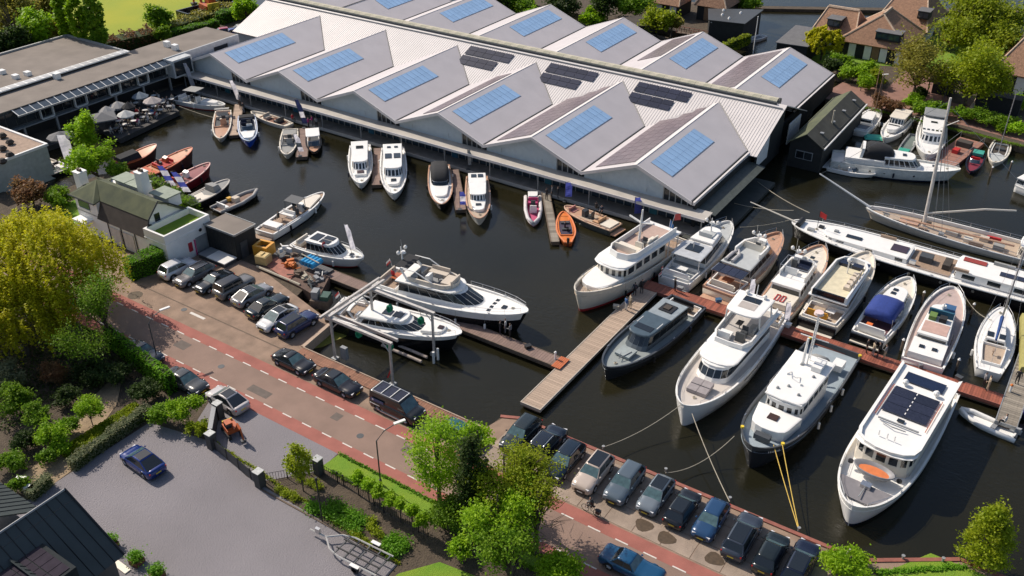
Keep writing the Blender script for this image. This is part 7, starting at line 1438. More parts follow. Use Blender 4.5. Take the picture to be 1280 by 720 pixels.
tree('bright shrub at the base of the roadside trees', (575, 690), 1.0, 1.2, .8, M['lime'], 2500, 30, .1, name='shrub', cat='shrub')
tree('green shrub at the bottom edge near the blue saloon', (700, 712), 1.6, 2.0, 1.3, M['lime'], 4200, 50, .11, name='shrub', cat='shrub')
tree('small young tree by the gate with thin light crown', (373, 575), 3.4, 1.25, 1.9, M['moss'], 2600, 60, .11, spread=.2, trunk=.06, limbs=40, shape='cone')
tree('light feathery tree at the bottom right corner by the water', (1238, 668), 3.2, 1.9, 3.4, M['moss'], 8500, 90, .11, spread=.17, shape='cone'); tree('bright green bush at the end of the car row', (1062, 703), 1.0, 1.9, 1.0, M['lime'], 5000, 50, .11, name='bush', cat='bush')
# garden left
GB = 'shrubs in the shady garden'
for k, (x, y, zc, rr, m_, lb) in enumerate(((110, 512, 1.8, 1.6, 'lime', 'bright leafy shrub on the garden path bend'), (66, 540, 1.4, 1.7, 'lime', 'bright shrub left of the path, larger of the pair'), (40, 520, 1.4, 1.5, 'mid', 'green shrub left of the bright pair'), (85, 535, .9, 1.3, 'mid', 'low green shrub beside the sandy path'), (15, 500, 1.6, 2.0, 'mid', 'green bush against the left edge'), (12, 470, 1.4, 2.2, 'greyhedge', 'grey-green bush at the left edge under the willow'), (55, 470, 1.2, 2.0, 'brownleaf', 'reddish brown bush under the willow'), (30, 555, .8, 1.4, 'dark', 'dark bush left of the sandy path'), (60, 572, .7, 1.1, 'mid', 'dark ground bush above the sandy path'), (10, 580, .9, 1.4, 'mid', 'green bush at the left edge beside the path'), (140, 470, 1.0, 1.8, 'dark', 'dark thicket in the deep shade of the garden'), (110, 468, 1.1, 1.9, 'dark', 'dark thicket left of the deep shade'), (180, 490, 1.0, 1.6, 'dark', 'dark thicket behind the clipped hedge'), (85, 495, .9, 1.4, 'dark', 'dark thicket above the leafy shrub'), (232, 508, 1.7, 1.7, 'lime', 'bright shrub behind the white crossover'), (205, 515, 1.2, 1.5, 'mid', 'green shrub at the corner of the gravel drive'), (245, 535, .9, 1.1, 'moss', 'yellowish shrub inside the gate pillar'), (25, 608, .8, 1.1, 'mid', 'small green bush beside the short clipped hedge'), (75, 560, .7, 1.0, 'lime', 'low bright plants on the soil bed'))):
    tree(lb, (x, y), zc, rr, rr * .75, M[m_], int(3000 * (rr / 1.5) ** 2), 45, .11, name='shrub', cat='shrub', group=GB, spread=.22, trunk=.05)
leafbox('bright green clipped hedge beside the road, left of the dark saloon', (138, 431), (217, 492), .8, 2.3, M['hedge'], leaf=.12, dens=60); leafbox('long grey-green clipped hedge along the gravel drive', (91, 588), (187, 518), .9, 1.15, M['greyhedge'], leaf=.09, dens=90)
leafbox('short grey-green clipped hedge by the zinc house', (38, 626), (64, 604), .9, 1.1, M['greyhedge'], leaf=.09, dens=90); leafbox('thick bright green box hedge beside the white parked car', (162, 348), (205, 332), 1.9, 2.3, M['hedge'], leaf=.12, dens=70)
leafbox('dark green hedge between the white house and the launches', (188, 228), (246, 266), 1.2, 1.2, M['mid'], leaf=.13, dens=50, rough=.25)
# pleached row by the fence, grass tufts in the bed
for k in range(7):
    f = k / 6; x, y = 446 + (528 - 446) * f, 597 + (651 - 597) * f
    tree(['first', 'second', 'third', 'fourth', 'fifth', 'sixth', 'seventh'][k] + ' lime-green pleached tree from the gate along the lawn fence', (x, y), 1.9, .62, .75, M['lime'], 1500, 30, .10, spread=.28, trunk=.04, group='pleached trees along the lawn fence')
tuft = leafmesh('grass_tuft', RNG.normal(size=(260, 3)) * np.array([.17, .17, .10]) + np.array([0, 0, .2]), .07, M['moss']); tuft2 = leafmesh('grass_tuft', RNG.normal(size=(320, 3)) * np.array([.25, .25, .14]) + np.array([0, 0, .25]), .08, M['hedge'])
tg = 0
for (xa, ya, xb, yb, n, me, kind) in ((348, 612, 375, 628, 4, tuft, 'round olive grass tuft by the gate counted rightward'), (375, 600, 405, 612, 4, tuft, 'round olive grass tuft near the young tree counted rightward'), (410, 640, 450, 668, 7, tuft2, 'yellow-green mound mid bed counted from the gate'), (415, 632, 455, 655, 7, tuft2, 'yellow-green mound in the back row counted from the gate'), (440, 668, 468, 685, 4, tuft, 'olive grass tuft on the gravel edge counted toward trailer'), (462, 650, 476, 676, 4, tuft, 'olive grass tuft on bare soil counted downward'), (480, 688, 496, 672, 4, tuft2, 'dense green box ball at the trailer corner counted upward'), (490, 698, 505, 680, 4, tuft2, 'dense green box ball by the round lawn counted upward'), (385, 632, 400, 642, 3, tuft2, 'low green plant at the bed edge counted rightward')):
    for k in range(n):
        f = (k + .5) / n; q = at(xa + (xb - xa) * f + random.uniform(-3, 3), ya + (yb - ya) * f + random.uniform(-2, 2)); o = inst('grass_tuft', me, None, (q[0], q[1], .03), random.uniform(0, 6)); s_ = random.uniform(.85, 1.25); o.scale = (s_,) * 3; tag(o, kind + ', ' + ['first', 'second', 'third', 'fourth', 'fifth', 'sixth', 'seventh'][k], 'plant', 'grass tufts and mounds in the planting bed')
cs = np.stack([RNG.uniform(-66.3, -64.2, 9000), RNG.uniform(29, 37, 9000), RNG.uniform(.02, .3, 9000)], 1)
o = bpy.data.objects.new('ground_cover', leafmesh('ground_cover', cs, .10, M['moss'])); COL.objects.link(o); tag(stuff(o), 'low olive ground cover plants in the soil bed beside the long hedge', 'ground cover')
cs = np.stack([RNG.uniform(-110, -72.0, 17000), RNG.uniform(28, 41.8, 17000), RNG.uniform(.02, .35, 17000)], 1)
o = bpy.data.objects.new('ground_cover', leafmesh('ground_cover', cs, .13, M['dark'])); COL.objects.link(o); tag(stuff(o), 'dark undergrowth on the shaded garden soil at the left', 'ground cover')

def weeds(label, a, b_, wd, n, m, z=.05, name='weeds'):
    f = RNG.random(n); cl_ = np.sin(f * 60) * .5 + np.sin(f * 23 + 2) * .5; x = a[0] + (b_[0] - a[0]) * f + RNG.normal(size=n) * wd * .5; y = a[1] + (b_[1] - a[1]) * f + RNG.normal(size=n) * wd * .35 + cl_ * wd * .3
    o = bpy.data.objects.new(name, leafmesh(name, np.stack([x, y, z + RNG.random(n) * .16], 1), .09, m)); COL.objects.link(o); tag(stuff(o), label, 'weeds')
weeds('ragged grass and weeds along the upper lawn edge beside the road', (-46, 42.3), (-22, 42.3), .22, 2600, M['hedge']); weeds('ragged grass along the fence side of the narrow lawn', (-45, 40.3), (-22, 41.0), .3, 2600, M['mid'])
weeds('weeds along the foot of the clipped hedges beside the road', (-84, 42.0), (-62, 42.0), .3, 2600, M['mid']); weeds('weeds on the bank edge behind the moored boats at top right', (-37, 148.9), (-8, 145.8), .6, 4200, M['mid'])
weeds('grass fringe on the water edge at the bottom right', (-4, 54.6), (1.5, 59), .3, 1600, M['hedge']); weeds('weeds on the garden edge of the gravel drive', (-56.5, 37.4), (-34, 35.8), .25, 1500, M['moss'])

# twiggy ends standing out of the open crowned roadside trees
for nm in [o for o in COL.objects if o.get('category') == 'tree' and o.get('label') and ('open crown' in o['label'] or 'bare twigs' in o['label'] or 'thin olive' in o['label'])]:
    b = MB(); h_ = max(3.5, nm.location.z + 4.5)
    for k in range(70):
        a = random.uniform(0, 6.28); r1 = random.uniform(.8, 1.6); r2 = r1 + random.uniform(.7, 1.3); z1 = h_ + random.uniform(-1.5, 1.4); b.tube([(r1 * math.cos(a), r1 * math.sin(a), z1), (r2 * math.cos(a + .15), r2 * math.sin(a + .15), z1 + random.uniform(.1, .9))], .022, 3, .008)
    stuff(b.build('twigs', M['bark'], nm))
# ------------------------------------------------------------------ boat lift, work pontoon, machines
g_ = mat('galvanised lift steel', (.50, .47, .44), rough=.5, metal=.2, noise=.15, scale=3)
t = wthing('boat_lift', 'grey steel boat lift frame over the dock with green webbing slings', 'boat lift', (-52.6, 56.3, WZ))
for (x, y) in ((-56.3, 53.0), (-48.9, 53.0), (-56.6, 59.2), (-48.7, 59.2)):
    gb(t, MB().box(x - .10, x + .10, y - .10, y + .10, -2, 4.05), 'leg', g_); gb(t, MB().box(x - .3, x + .3, y - .3, y + .3, -.9, -.5), 'foot', M['galv'])
    gb(t, MB().tube([(x, y, 3.0), (x + (.9 if x < -52 else -.9), y, 3.95)], .06, 4), 'brace', g_)
gb(t, MB().box(-57.0, -48.6, 52.85, 53.15, 4.05, 4.32), 'beam', g_); gb(t, MB().box(-56.6, -48.6, 53.75, 53.95, 3.95, 4.25), 'inner_beam', g_); gb(t, MB().box(-57.2, -48.4, 59.05, 59.35, 4.05, 4.32), 'beam', g_)
gb(t, MB().box(-57.0, -56.78, 52.2, 61.0, 4.33, 4.58), 'cross_beam', g_); gb(t, MB().box(-56.4, -56.15, 52.8, 61.0, 4.33, 4.55), 'cross_beam', g_)
GS = mat('green webbing', (.02, .28, .14), rough=.8)
for (x, y) in ((-53.6, 53.9), (-49.7, 53.9), (-54.0, 59.0), (-50.0, 59.0)):
    s_ = gb(t, MB().tube([(x, y, 3.9), (x + .05, y, 3.3)], .03, 4), 'sling_hanger', M['black']); b = MB()
    for k in range(4): b.tube([(x + .25 * math.cos(a) + t.location.x * 0, y + .12 * (k - 1.5), 2.9 + .38 * math.sin(a)) for a in np.linspace(0, 2 * math.pi, 9)], .07, 4)
    gb(t, b, 'sling_coil', GS)
for (y, x0, x1) in ((52.5, -54.6, -49.2), (58.3, -55.8, -48.9), (57.4, -54.0, -48.9)): gb(t, MB().tube([(x0, y, -.7), (x1, y, -.7)], .16, 8), 'guide_pipe', mat('scuffed pipe', (.34, .28, .24), rough=.7, noise=.3))
gb(t, MB().box(-55.7, -55.0, 53.2, 53.6, -.5, .9), 'control_box', M['grey']); gb(t, MB().tube([(-49.6, 53.1, -.2), (-49.1, 53.1, .9)], .08, 5), 'red_chain_hoist', M['red'])
for y in (58.2, 58.9): gb(t, MB().tube([(-48.0, y, -1), (-48.0, y, .35)], .13, 7), 'white_topped_pile', M['white'])
# work pontoon
t = wthing('work_pontoon', 'cluttered work pontoon with rust red steel plate beside the parked cars', 'pontoon', (-67.8, 60.2, 0))
P4 = [V3(*p, .3) for p in ((323, 333), (343, 318), (412, 345), (398, 372), (375, 358))]
gb(t, MB().prism([(p.x, p.y) for p in P4], -1.2, .25), 'hull', mat('rusty hull', (.10, .06, .045), rough=.8, noise=.3)); pl = [V3(*p, .35) for p in ((330, 330), (347, 321), (371, 340), (361, 351))]; gb(t, MB().slab([tuple(p) for p in pl], .08), 'deck_plate', mat('rust red plate', (.30, .11, .075), rough=.7, noise=.2, scale=2)); a, b_ = V3(321, 333, .3), V3(375, 356, .3); gb(t, MB().tube([tuple(a), tuple(b_)], .14, 6), 'rubbing_pipe', M['rope'])
def crate(nm, lb, px, s_, m, rz=.3, hollow=False):
    q = at(*px, .4); t = thing(nm, lb, 'container', (q[0], q[1], .3), rz)
    if hollow:
        MB().box(-s_[0], s_[0], -s_[1], s_[1], 0, .15).box(-s_[0], -s_[0] + .3, -s_[1], s_[1], .15, s_[2]).box(s_[0] - .3, s_[0], -s_[1], s_[1], .15, s_[2]).box(-s_[0] + .3, s_[0] - .3, -s_[1], -s_[1] + .3, .15, s_[2]).box(-s_[0] + .3, s_[0] - .3, s_[1] - .3, s_[1], .15, s_[2]).build('tub', m, t); MB().ball((0, 0, s_[2] * .55), s_[0] * .6, 7, .5).build('contents', M['brownfelt'], t)
    else: MB().rings([[(-s_[0], -s_[1], 0), (s_[0], -s_[1], 0), (s_[0], s_[1], 0), (-s_[0], s_[1], 0)], [(-s_[0], -s_[1], s_[2] * .9), (s_[0], -s_[1], s_[2] * .9), (s_[0], s_[1], s_[2] * .9), (-s_[0], s_[1], s_[2] * .9)], [(-s_[0] * .8, -s_[1] * .8, s_[2]), (s_[0] * .8, -s_[1] * .8, s_[2]), (s_[0] * .8, s_[1] * .8, s_[2]), (-s_[0] * .8, s_[1] * .8, s_[2])]]).build('tub', m, t); MB().box(-.08, .08, -s_[1] * .6, s_[1] * .6, s_[2], s_[2] + .12).build('handle', m, t)
crate('orange_tub', 'bright orange-yellow plastic tub with dark contents on the work pontoon', (331, 316), (.95, .85, 1.3), mat('orange plastic', (.70, .32, .03), rough=.5), .2, True); crate('beige_tub', 'beige plastic tank beside the rust red plate', (330, 327), (.75, .6, 1.1), mat('beige plastic', (.58, .42, .18), rough=.5), .2)
q = at(390, 330, .8); t = thing('float_bundle', 'bundle of bright blue plastic floats lashed under a pale pole', 'floats', (q[0], q[1], .5), 0)
BP = mat('bright blue plastic', (.02, .28, .55), rough=.4)
for k in range(4): MB().tube([(-.8 + k * .5, -.8, .6), (-.8 + k * .5, .8, .6)], .34, 10).build('drum', BP, t)
MB().tube([(-1.6, .1, 1.05), (1.5, -.3, 1.05)], .07, 5).build('pole', M['rope'], t)
cl = ((352, 322, 'darkgrey', 'black rubber fender heap'), (360, 331, 'orange', 'orange pipe and hose heap'), (368, 334, 'orange', 'orange frame piece'), (356, 314, 'white', 'white jerrycans'), (372, 342, 'timber', 'brown timber offcuts'), (384, 350, 'rope', 'tangled pale ropes'), (391, 358, 'darkgrey', 'black engine block'), (398, 346, 'grey', 'grey metal locker'), (365, 322, 'timber', 'coiled black pipes'))
for (px, py, mm, lb) in cl:
    q = at(px, py, .4); t = thing('clutter_heap', lb + ' on the work pontoon', 'gear', (q[0], q[1], .25), random.uniform(0, 3))
    for k in range(6):
        c = (random.uniform(-.6, .6), random.uniform(-.5, .5), random.uniform(.1, .5))
        (MB().cbox(c, (random.uniform(.2, .8), random.uniform(.2, .5), random.uniform(.2, .6)), random.uniform(0, 3)) if k % 2 else MB().tube([c, (c[0] + random.uniform(-1, 1), c[1] + random.uniform(-.6, .6), c[2] + .2)], .08, 5)).build('piece', M[mm], t)
q = at(402, 378, 0); t = thing('dock_crane', 'dark green and grey dock winch at the pontoon corner', 'winch', (q[0], q[1], -.4), .4); MB().box(-1, 1, -.8, .8, 0, 1.0).build('base', M['timber'], t); MB().box(-.9, -.2, -.5, .5, 1, 1.9).build('motor_box', M['grey'], t); MB().box(.1, 1.0, -.6, .6, 1, 1.5).build('green_box', mat('dark green paint', (.03, .08, .06), rough=.5), t); MB().tube([(-1, .5, 1.2), (-1.6, .9, 2.6)], .1, 5).build('arm', M['rope'], t)
# excavators
def excavator(label, q, rz, s_, z=0.):
    t = thing('excavator', label, 'excavator', (q[0], q[1], z), rz); OR = mat('digger orange', (.42, .09, .02), rough=.5, noise=.2)
    for y in (-.55, .55): MB().rings([[(x, y * s_ - .16 * s_, z_), (x, y * s_ + .16 * s_, z_)] for x, z_ in [(s_ * (-.8 + .25 * math.cos(a)), s_ * (.25 + .25 * math.sin(a))) for a in np.linspace(math.pi / 2, 3 * math.pi / 2, 6)] + [(s_ * (.8 + .25 * math.cos(a)), s_ * (.25 + .25 * math.sin(a))) for a in np.linspace(-math.pi / 2, math.pi / 2, 6)]] + [[(s_ * -.8, y * s_ - .16 * s_, .5 * s_), (s_ * -.8, y * s_ + .16 * s_, .5 * s_)]], False, False, False).build('track', M['rubber'], t)
    MB().box(-.8 * s_, .7 * s_, -.6 * s_, .6 * s_, .5 * s_, .95 * s_).build('body', OR, t); c = MB().box(-.3 * s_, .5 * s_, -.55 * s_, .1 * s_, .95 * s_, 1.65 * s_).build('cab', OR, t); MB().box(-.2 * s_, .51 * s_, -.56 * s_, .0 * s_, 1.1 * s_, 1.55 * s_).build('window', GL, c)
    MB().tube([(.6 * s_, .3 * s_, .8 * s_), (1.3 * s_, .3 * s_, 1.9 * s_), (2.0 * s_, .3 * s_, 1.7 * s_)], .12 * s_, 5).build('boom', OR, t); MB().tube([(2.0 * s_, .3 * s_, 1.75 * s_), (2.3 * s_, .3 * s_, .6 * s_)], .09 * s_, 5).build('stick', OR, t); MB().rings([[(2.1 * s_, .05 * s_, .6 * s_), (2.1 * s_, .55 * s_, .6 * s_), (2.5 * s_, .55 * s_, .6 * s_), (2.5 * s_, .05 * s_, .6 * s_)], [(2.15 * s_, .1 * s_, .2 * s_), (2.15 * s_, .5 * s_, .2 * s_), (2.3 * s_, .5 * s_, .2 * s_), (2.3 * s_, .1 * s_, .2 * s_)]]).build('bucket', M['darkgrey'], t)
    MB().box(-.95 * s_, -.8 * s_, -.5 * s_, .5 * s_, .6 * s_, 1.15 * s_).build('counterweight', mat('yellow paint', (.6, .42, .03), rough=.5), t)
q = at(289, 536, .5); excavator('small rusty orange mini digger parked beside the black wall', q, R(-20), .9)
q = at(262, 12, 1); excavator('orange excavator working by the dark dredging skip at the meadow edge', q, R(165), 2.4)
q = V3(228, 22, .5); q2 = V3(300, 3, .5); d = q2 - q; t = thing('dredging_barge', 'black open dredging barge full of debris at the meadow edge', 'barge', ((q.x + q2.x) / 2, (q.y + q2.y) / 2, 0), math.atan2(d.y, d.x)); L_ = d.length / 2
MB().box(-L_, L_, -2, -1.7, -.2, 1.6).box(-L_, L_, 1.7, 2, -.2, 1.6).box(-L_, -L_ + .3, -1.7, 1.7, -.2, 1.6).box(L_ - .3, L_, -1.7, 1.7, -.2, 1.6).box(-L_, L_, -1.7, 1.7, -.2, .3).build('hull', M['hullblack'], t); MB().box(0, L_, -4.2, -2.6, -.2, .5).build('red_pontoon', mat('faded red', (.4, .16, .14), rough=.8), t)
for k in range(6): MB().cbox((-L_ * .7 + k * 2.2, random.uniform(-1, 1), .6), (1.4, .6, .6), k).build('debris', M['galv'], t)
# reddish pontoon at top right
q, q2 = V3(1172, 208, -.5), V3(1215, 175, -.5); d = q2 - q; t = thing('work_pontoon', 'reddish brown flat work pontoon with rails among the top right boats', 'pontoon', ((q.x + q2.x) / 2, (q.y + q2.y) / 2, -.5), math.atan2(d.y, d.x)); L_ = d.length / 2
MB().box(-L_, L_, -1.8, 1.8, -.6, -.05).build('hull', mat('brown rust', (.16, .06, .045), rough=.8, noise=.3), t)
for k in range(8): MB().box(-L_ + k * 2 * L_ / 8 + .03, -L_ + (k + 1) * 2 * L_ / 8 - .03, -1.75, 1.75, -.04, .02).build('deck_board', mat('pinkish brown board', (.30, .15, .11), rough=.8, noise=.15) if k == 0 else bpy.data.materials['pinkish brown board'], t)
MB().box(-.5, .7, -.4, .4, .02, .6).build('red_locker', M['red'], t); MB().box(2.5, 3.8, -1, 1, .02, .8).build('dark_locker', M['brownfelt'], t)
for s_ in (-1, 1): MB().tube([(-L_, s_ * 1.7, .9), (L_, s_ * 1.7, .9)], .03).tube([(-L_, s_ * 1.7, 0), (-L_, s_ * 1.7, .9)], .03).tube([(L_, s_ * 1.7, 0), (L_, s_ * 1.7, .9)], .03).tube([(0, s_ * 1.7, 0), (0, s_ * 1.7, .9)], .03).build('rail', M['galv'], t)
# street lamps
def lamp(label, base, h=5.4, arm=(1.3, .4), m=None):
    t = thing('street_lamp', label, 'street lamp', (base[0], base[1], 0)); a = Vector((arm[0], arm[1], 0))
    MB().tube([(0, 0, 0), (0, 0, h * .85), tuple(a * .35 + Vector((0, 0, h * .98))), tuple(a * .8 + Vector((0, 0, h * 1.03)))], .065, 7, .04).build('pole', M['darkgrey'], t); d = a.normalized(); c = a * 1.0 + Vector((0, 0, h * 1.04)); MB().cbox(tuple(c), (1.0, .26, .12), math.atan2(a.y, a.x)).build('lamp_head', M['white'], t); MB().disc((0, 0, 0), .12, .6, 8).build('base_sleeve', M['darkgrey'], t)
lamp('dark street lamp with long arm and white head above the lower lawn', at(476, 606), 5.6, (.9, 1.9)); lamp('dark street lamp rising from the clipped hedge over the road', at(197, 449), 5.0, (.5, 1.7))
lamp('thin garden lamp post in the brick courtyard left of the olive tree', at(1100, 121), 3.6, (.1, .1)); lamp('thin lamp post in the courtyard beside the pavilion', at(1178, 131), 3.6, (.1, .1)); q = at(403, 652); t = thing('lamp_post', 'slim black lamp post in the planting bed', 'lamp post', (q[0], q[1], 0)); MB().tube([(0, 0, 0), (0, 0, 4.4)], .06, 6).build('pole', M['black'], t); MB().disc((0, 0, 4.4), .12, .3, 8, .1).build('lamp_head', M['black'], t)
q = at(942, 62); t = thing('flagpole', 'tall white pole beside the canal boat behind the sheds', 'pole', (q[0], q[1], -1)); MB().tube([(0, 0, 0), (0, 0, 7)], .12, 6, .07).build('pole', M['white'], t); MB().ball((0, 0, 7.05), .12, 6).build('finial', M['white'], t)
q = at(887, 48); t = thing('flagpole', 'short white post topped by a pale lamp behind the last gable', 'pole', (q[0], q[1], 0)); MB().tube([(0, 0, 0), (0, 0, 3)], .12, 6, .05).build('pole', M['white'], t); MB().ball((0, 0, 3.1), .22, 6).build('globe', M['white'], t)
# gate, walls and fence
WL = mat('anthracite wall', (.05, .052, .055), rough=.7, noise=.1)
def wall(label, pa, pb, h, th=.3):
    a, b_ = V3(*pa), V3(*pb); d = b_ - a; t = thing('garden_wall', label, 'wall', ((a.x + b_.x) / 2, (a.y + b_.y) / 2, 0), math.atan2(d.y, d.x)); MB().box(-d.length / 2, d.length / 2, -th / 2, th / 2, 0, h).build('wall', WL, t); MB().box(-d.length / 2, d.length / 2, -th / 2 - .05, th / 2 + .05, h, h + .05).build('coping', M['grey'], t)
wall('anthracite garden wall between the two gate pillars near the orange digger', (272, 518), (266, 553), 1.5)
def pillar(label, p): q = at(*p); t = thing('gate_pillar', label, 'pillar', (q[0], q[1], 0)); MB().box(-.32, .32, -.32, .32, 0, 1.65).build('pillar', WL, t); MB().box(-.36, .36, -.36, .36, 1.65, 1.72).build('cap', M['galv'], t)
pillar('anthracite gate pillar under the white crossover', (275, 522)); pillar('anthracite gate pillar at the corner of the gravel drive', (266, 560)); pillar('anthracite gate pillar at the middle of the fence', (326, 608)); pillar('anthracite gate pillar beside the young tree', (399, 592))
def fence(label, pts, h, bars=True, solid=False):
    P = [V3(*p) for p in pts]; c = sum(P, Vector()) / len(P); t = thing('fence', label, 'fence', (c.x, c.y, 0)); bar = MB().box(-.012, .012, -.012, .012, .1, h - .04).mesh('bar', M['black'])
    for a, b_ in zip(P[:-1], P[1:]):
        d = b_ - a; n = int(d.length / .22)
        for zz in (.1, h - .05): MB().tube([(a - c).to_tuple()[:2] + (zz,), (b_ - c).to_tuple()[:2] + (zz,)], .025, 4).build('rail', M['black'], t)
        for k in range(n + 1):
            p = a.lerp(b_, k / n) - c
            if k % 8 == 0: MB().box(p.x - .04, p.x + .04, p.y - .04, p.y + .04, 0, h + .1).build('post', M['black'], t)
            elif not solid: inst('bar', bar, t, (p.x, p.y, 0))
        if solid:
            for k in range(int(d.length / 1.2)):
                p0, p1 = a.lerp(b_, k * 1.2 / d.length) - c, a.lerp(b_, min(1, (k + 1) * 1.2 / d.length)) - c; MB().add([(p0.x, p0.y, .15), (p1.x, p1.y, .15), (p1.x, p1.y, h - .1), (p0.x, p0.y, h - .1)], [(0, 1, 2, 3)]).build('mesh_panel', mat('dark mesh panel', (.07, .07, .075), rough=.7) if k == 0 else bpy.data.materials['dark mesh panel'], t)
fence('black panelled sliding gate between the anthracite pillars', [(270, 563), (322, 606)], 1.2, solid=True); fence('low black gate between pillar and young tree', [(332, 603), (394, 592)], 1.0)
fence('black railing along the lawn behind the pleached trees', [(402, 592), (430, 607), (480, 640), (535, 672)], 1.1)
strip('bed_edging', [at(326, 612), at(490, 702)], .12, 0, .1, M['timber']); strip('bed_edging', [at(270, 545), at(205, 515)], .12, 0, .1, M['paving'])
# boat trailer
q = at(442, 694); t = thing('boat_trailer', 'empty galvanised boat trailer with roller frame on the gravel drive', 'trailer', (q[0], q[1], .05), R(183)); SB = mat('pale trailer steel', (.55, .53, .5), rough=.4, metal=.3)
MB().tube([(4.2, 0, .45), (2.6, 0, .5), (1.6, .8, .5), (.6, 1.05, .5), (-3, 1.05, .5)], .07, 5).build('side_rail', SB, t); MB().tube([(2.6, 0, .5), (1.6, -.8, .5), (.6, -1.05, .5), (-3, -1.05, .5)], .07, 5).build('side_rail', SB, t)
for x in (1.0, .1, -.9, -1.9, -2.8): MB().box(x - .05, x + .05, -1.0, 1.0, .48, .56).build('cross_member', M['darkgrey'], t)
for y in (-.45, .45): MB().box(-2.9, 1.2, y - .05, y + .05, .58, .66).build('bunk', M['black'], t)
for y in (-1.3, 1.3): inst('wheel', TYRE, t, (-1.2, y, .34)); MB().box(-1.6, -.8, y - .14, y + .14, .68, .74).build('mudguard', M['white'], t)
MB().box(3.2, 3.6, -.12, .12, .5, 1.0).build('winch', M['steel'], t)
# planters along the zinc house
for i, (px, py, lb) in enumerate(((138, 678, 'small clipped shrub in a low rusty planter, nearest the zinc gable'), (170, 698, 'rusty square planter with round green shrub, middle of three'), (196, 716, 'green shrub in planter cut by the bottom edge'))):
    q = at(px, py, .5); t = thing('planter', lb, 'planter', (q[0], q[1], 0), .1, 'planters beside the zinc house'); MB().box(-.42, .42, -.42, .42, 0, .45).build('pot', mat('corten steel', (.16, .06, .035), rough=.8), t)
    c = RNG.normal(size=(900, 3)) * np.array([.26, .26, .22]) + np.array([0, 0, .75]); o = bpy.data.objects.new('shrub', leafmesh('shrub', c, .08, M['hedge'])); COL.objects.link(o); o.parent = t
struct(MB().box(-1.0, 1.0, -.25, .25, 0, .12).build('step', M['cream'], loc=at(150, 708) + (0,), rz=R(-2)))
# terrace with parasols, tables and guests
TP = [at(224, 139, -.2), at(150, 174, -.2), at(108, 152, -.2), at(190, 114, -.2)]
struct(MB().prism(TP, -.9, -.15).build('terrace', mat('dark terrace boards', (.045, .042, .04), rough=.8, noise=.2)))
struct(MB().prism([(-131.5, 60), (-126.5, 66), (-125.5, 76), (-124, 87), (-128, 96), (-131.5, 96)], -1.5, -.25).build('terrace', mat('dark terrace boards', (.045, .042, .04), rough=.8, noise=.2)))
def parasol(label, px, r, m, square=False, zz=2.1):
    q = at(*px, zz); t = thing('parasol', label, 'parasol', (q[0], q[1], -.15), .3, 'parasols on the restaurant terrace'); n = 4 if square else 8
    MB().tube([(0, 0, 0), (0, 0, zz + .7)], .04, 6).build('pole', M['darkgrey'], t); MB().disc((0, 0, 0), .35, .12, 10).build('base', M['darkgrey'], t)
    apex = (0, 0, zz + .75)
    for k in range(n):
        a0, a1 = 2 * math.pi * k / n, 2 * math.pi * (k + 1) / n; p0, p1 = (r * math.cos(a0), r * math.sin(a0), zz), (r * math.cos(a1), r * math.sin(a1), zz)
        MB().add([apex, p0, p1, (p1[0], p1[1], zz - .18), (p0[0], p0[1], zz - .18)], [(0, 1, 2), (1, 4, 3, 2)]).build('canopy_panel', m, t)
PG = mat('parasol grey', (.33, .32, .31), rough=.9, noise=.05); PD = mat('parasol dark', (.16, .16, .165), rough=.9, noise=.05)
parasol('dark blue-grey parasol farthest back on the terrace', (175, 119), 1.3, mat('parasol bluegrey', (.17, .21, .25), rough=.9)); parasol('pale beige-grey parasol nearest the sport boat', (190, 125), 1.45, mat('parasol beige', (.42, .37, .35), rough=.9)); parasol('light grey round parasol left of the dark seating', (147, 131), 1.35, PG); parasol('light grey parasol partly behind the big square one', (133, 137), 1.25, PG); parasol('white-grey parasol in front of the guests', (157, 142), 1.35, mat('parasol white', (.5, .5, .48), rough=.9)); parasol('big square dark grey parasol above the canal tree', (128, 145), 2.6, PD, True, 2.3); parasol('wide dark parasol by the bottom of the restaurant wall', (75, 169), 1.9, PD); parasol('dark parasol under the awning at the restaurant corner', (58, 143), 1.7, PD); parasol('small black parasol between the grey ones', (160, 132), 1.1, M['blackfab'])
chair_me = MB().box(-.22, .22, -.22, .22, .40, .45).box(-.22, -.17, -.22, .22, .45, .9).box(-.2, -.16, -.2, -.16, 0, .4).box(.16, .2, -.2, -.16, 0, .4).box(-.2, -.16, .16, .2, 0, .4).box(.16, .2, .16, .2, 0, .4).mesh('chair', mat('pale terrace chair', (.5, .47, .46), rough=.7))
tops = []
for i in range(20):
    px, py = 146 + (i % 7) * 11 + (i // 7) * 3 - (14 if i > 13 else 0), 165 - (i % 7) * 4.6 - (i // 7) * 9; q = at(px, py, -.1); tops.append(q)
    nm = ['first', 'second', 'third', 'fourth', 'fifth', 'sixth', 'seventh'][i % 7]
    t = thing('cafe_table', nm + ' table from the canal tree in the %s row of the terrace' % ('waterside', 'inner', 'back')[i // 7], 'table', (q[0], q[1], -.15), group='tables on the restaurant terrace'); MB().disc((0, 0, .70), .42, .04, 12).build('tabletop', M['white'] if i % 3 else M['grey'], t); MB().tube([(0, 0, 0), (0, 0, .7)], .04, 5).build('pedestal', M['black'], t)
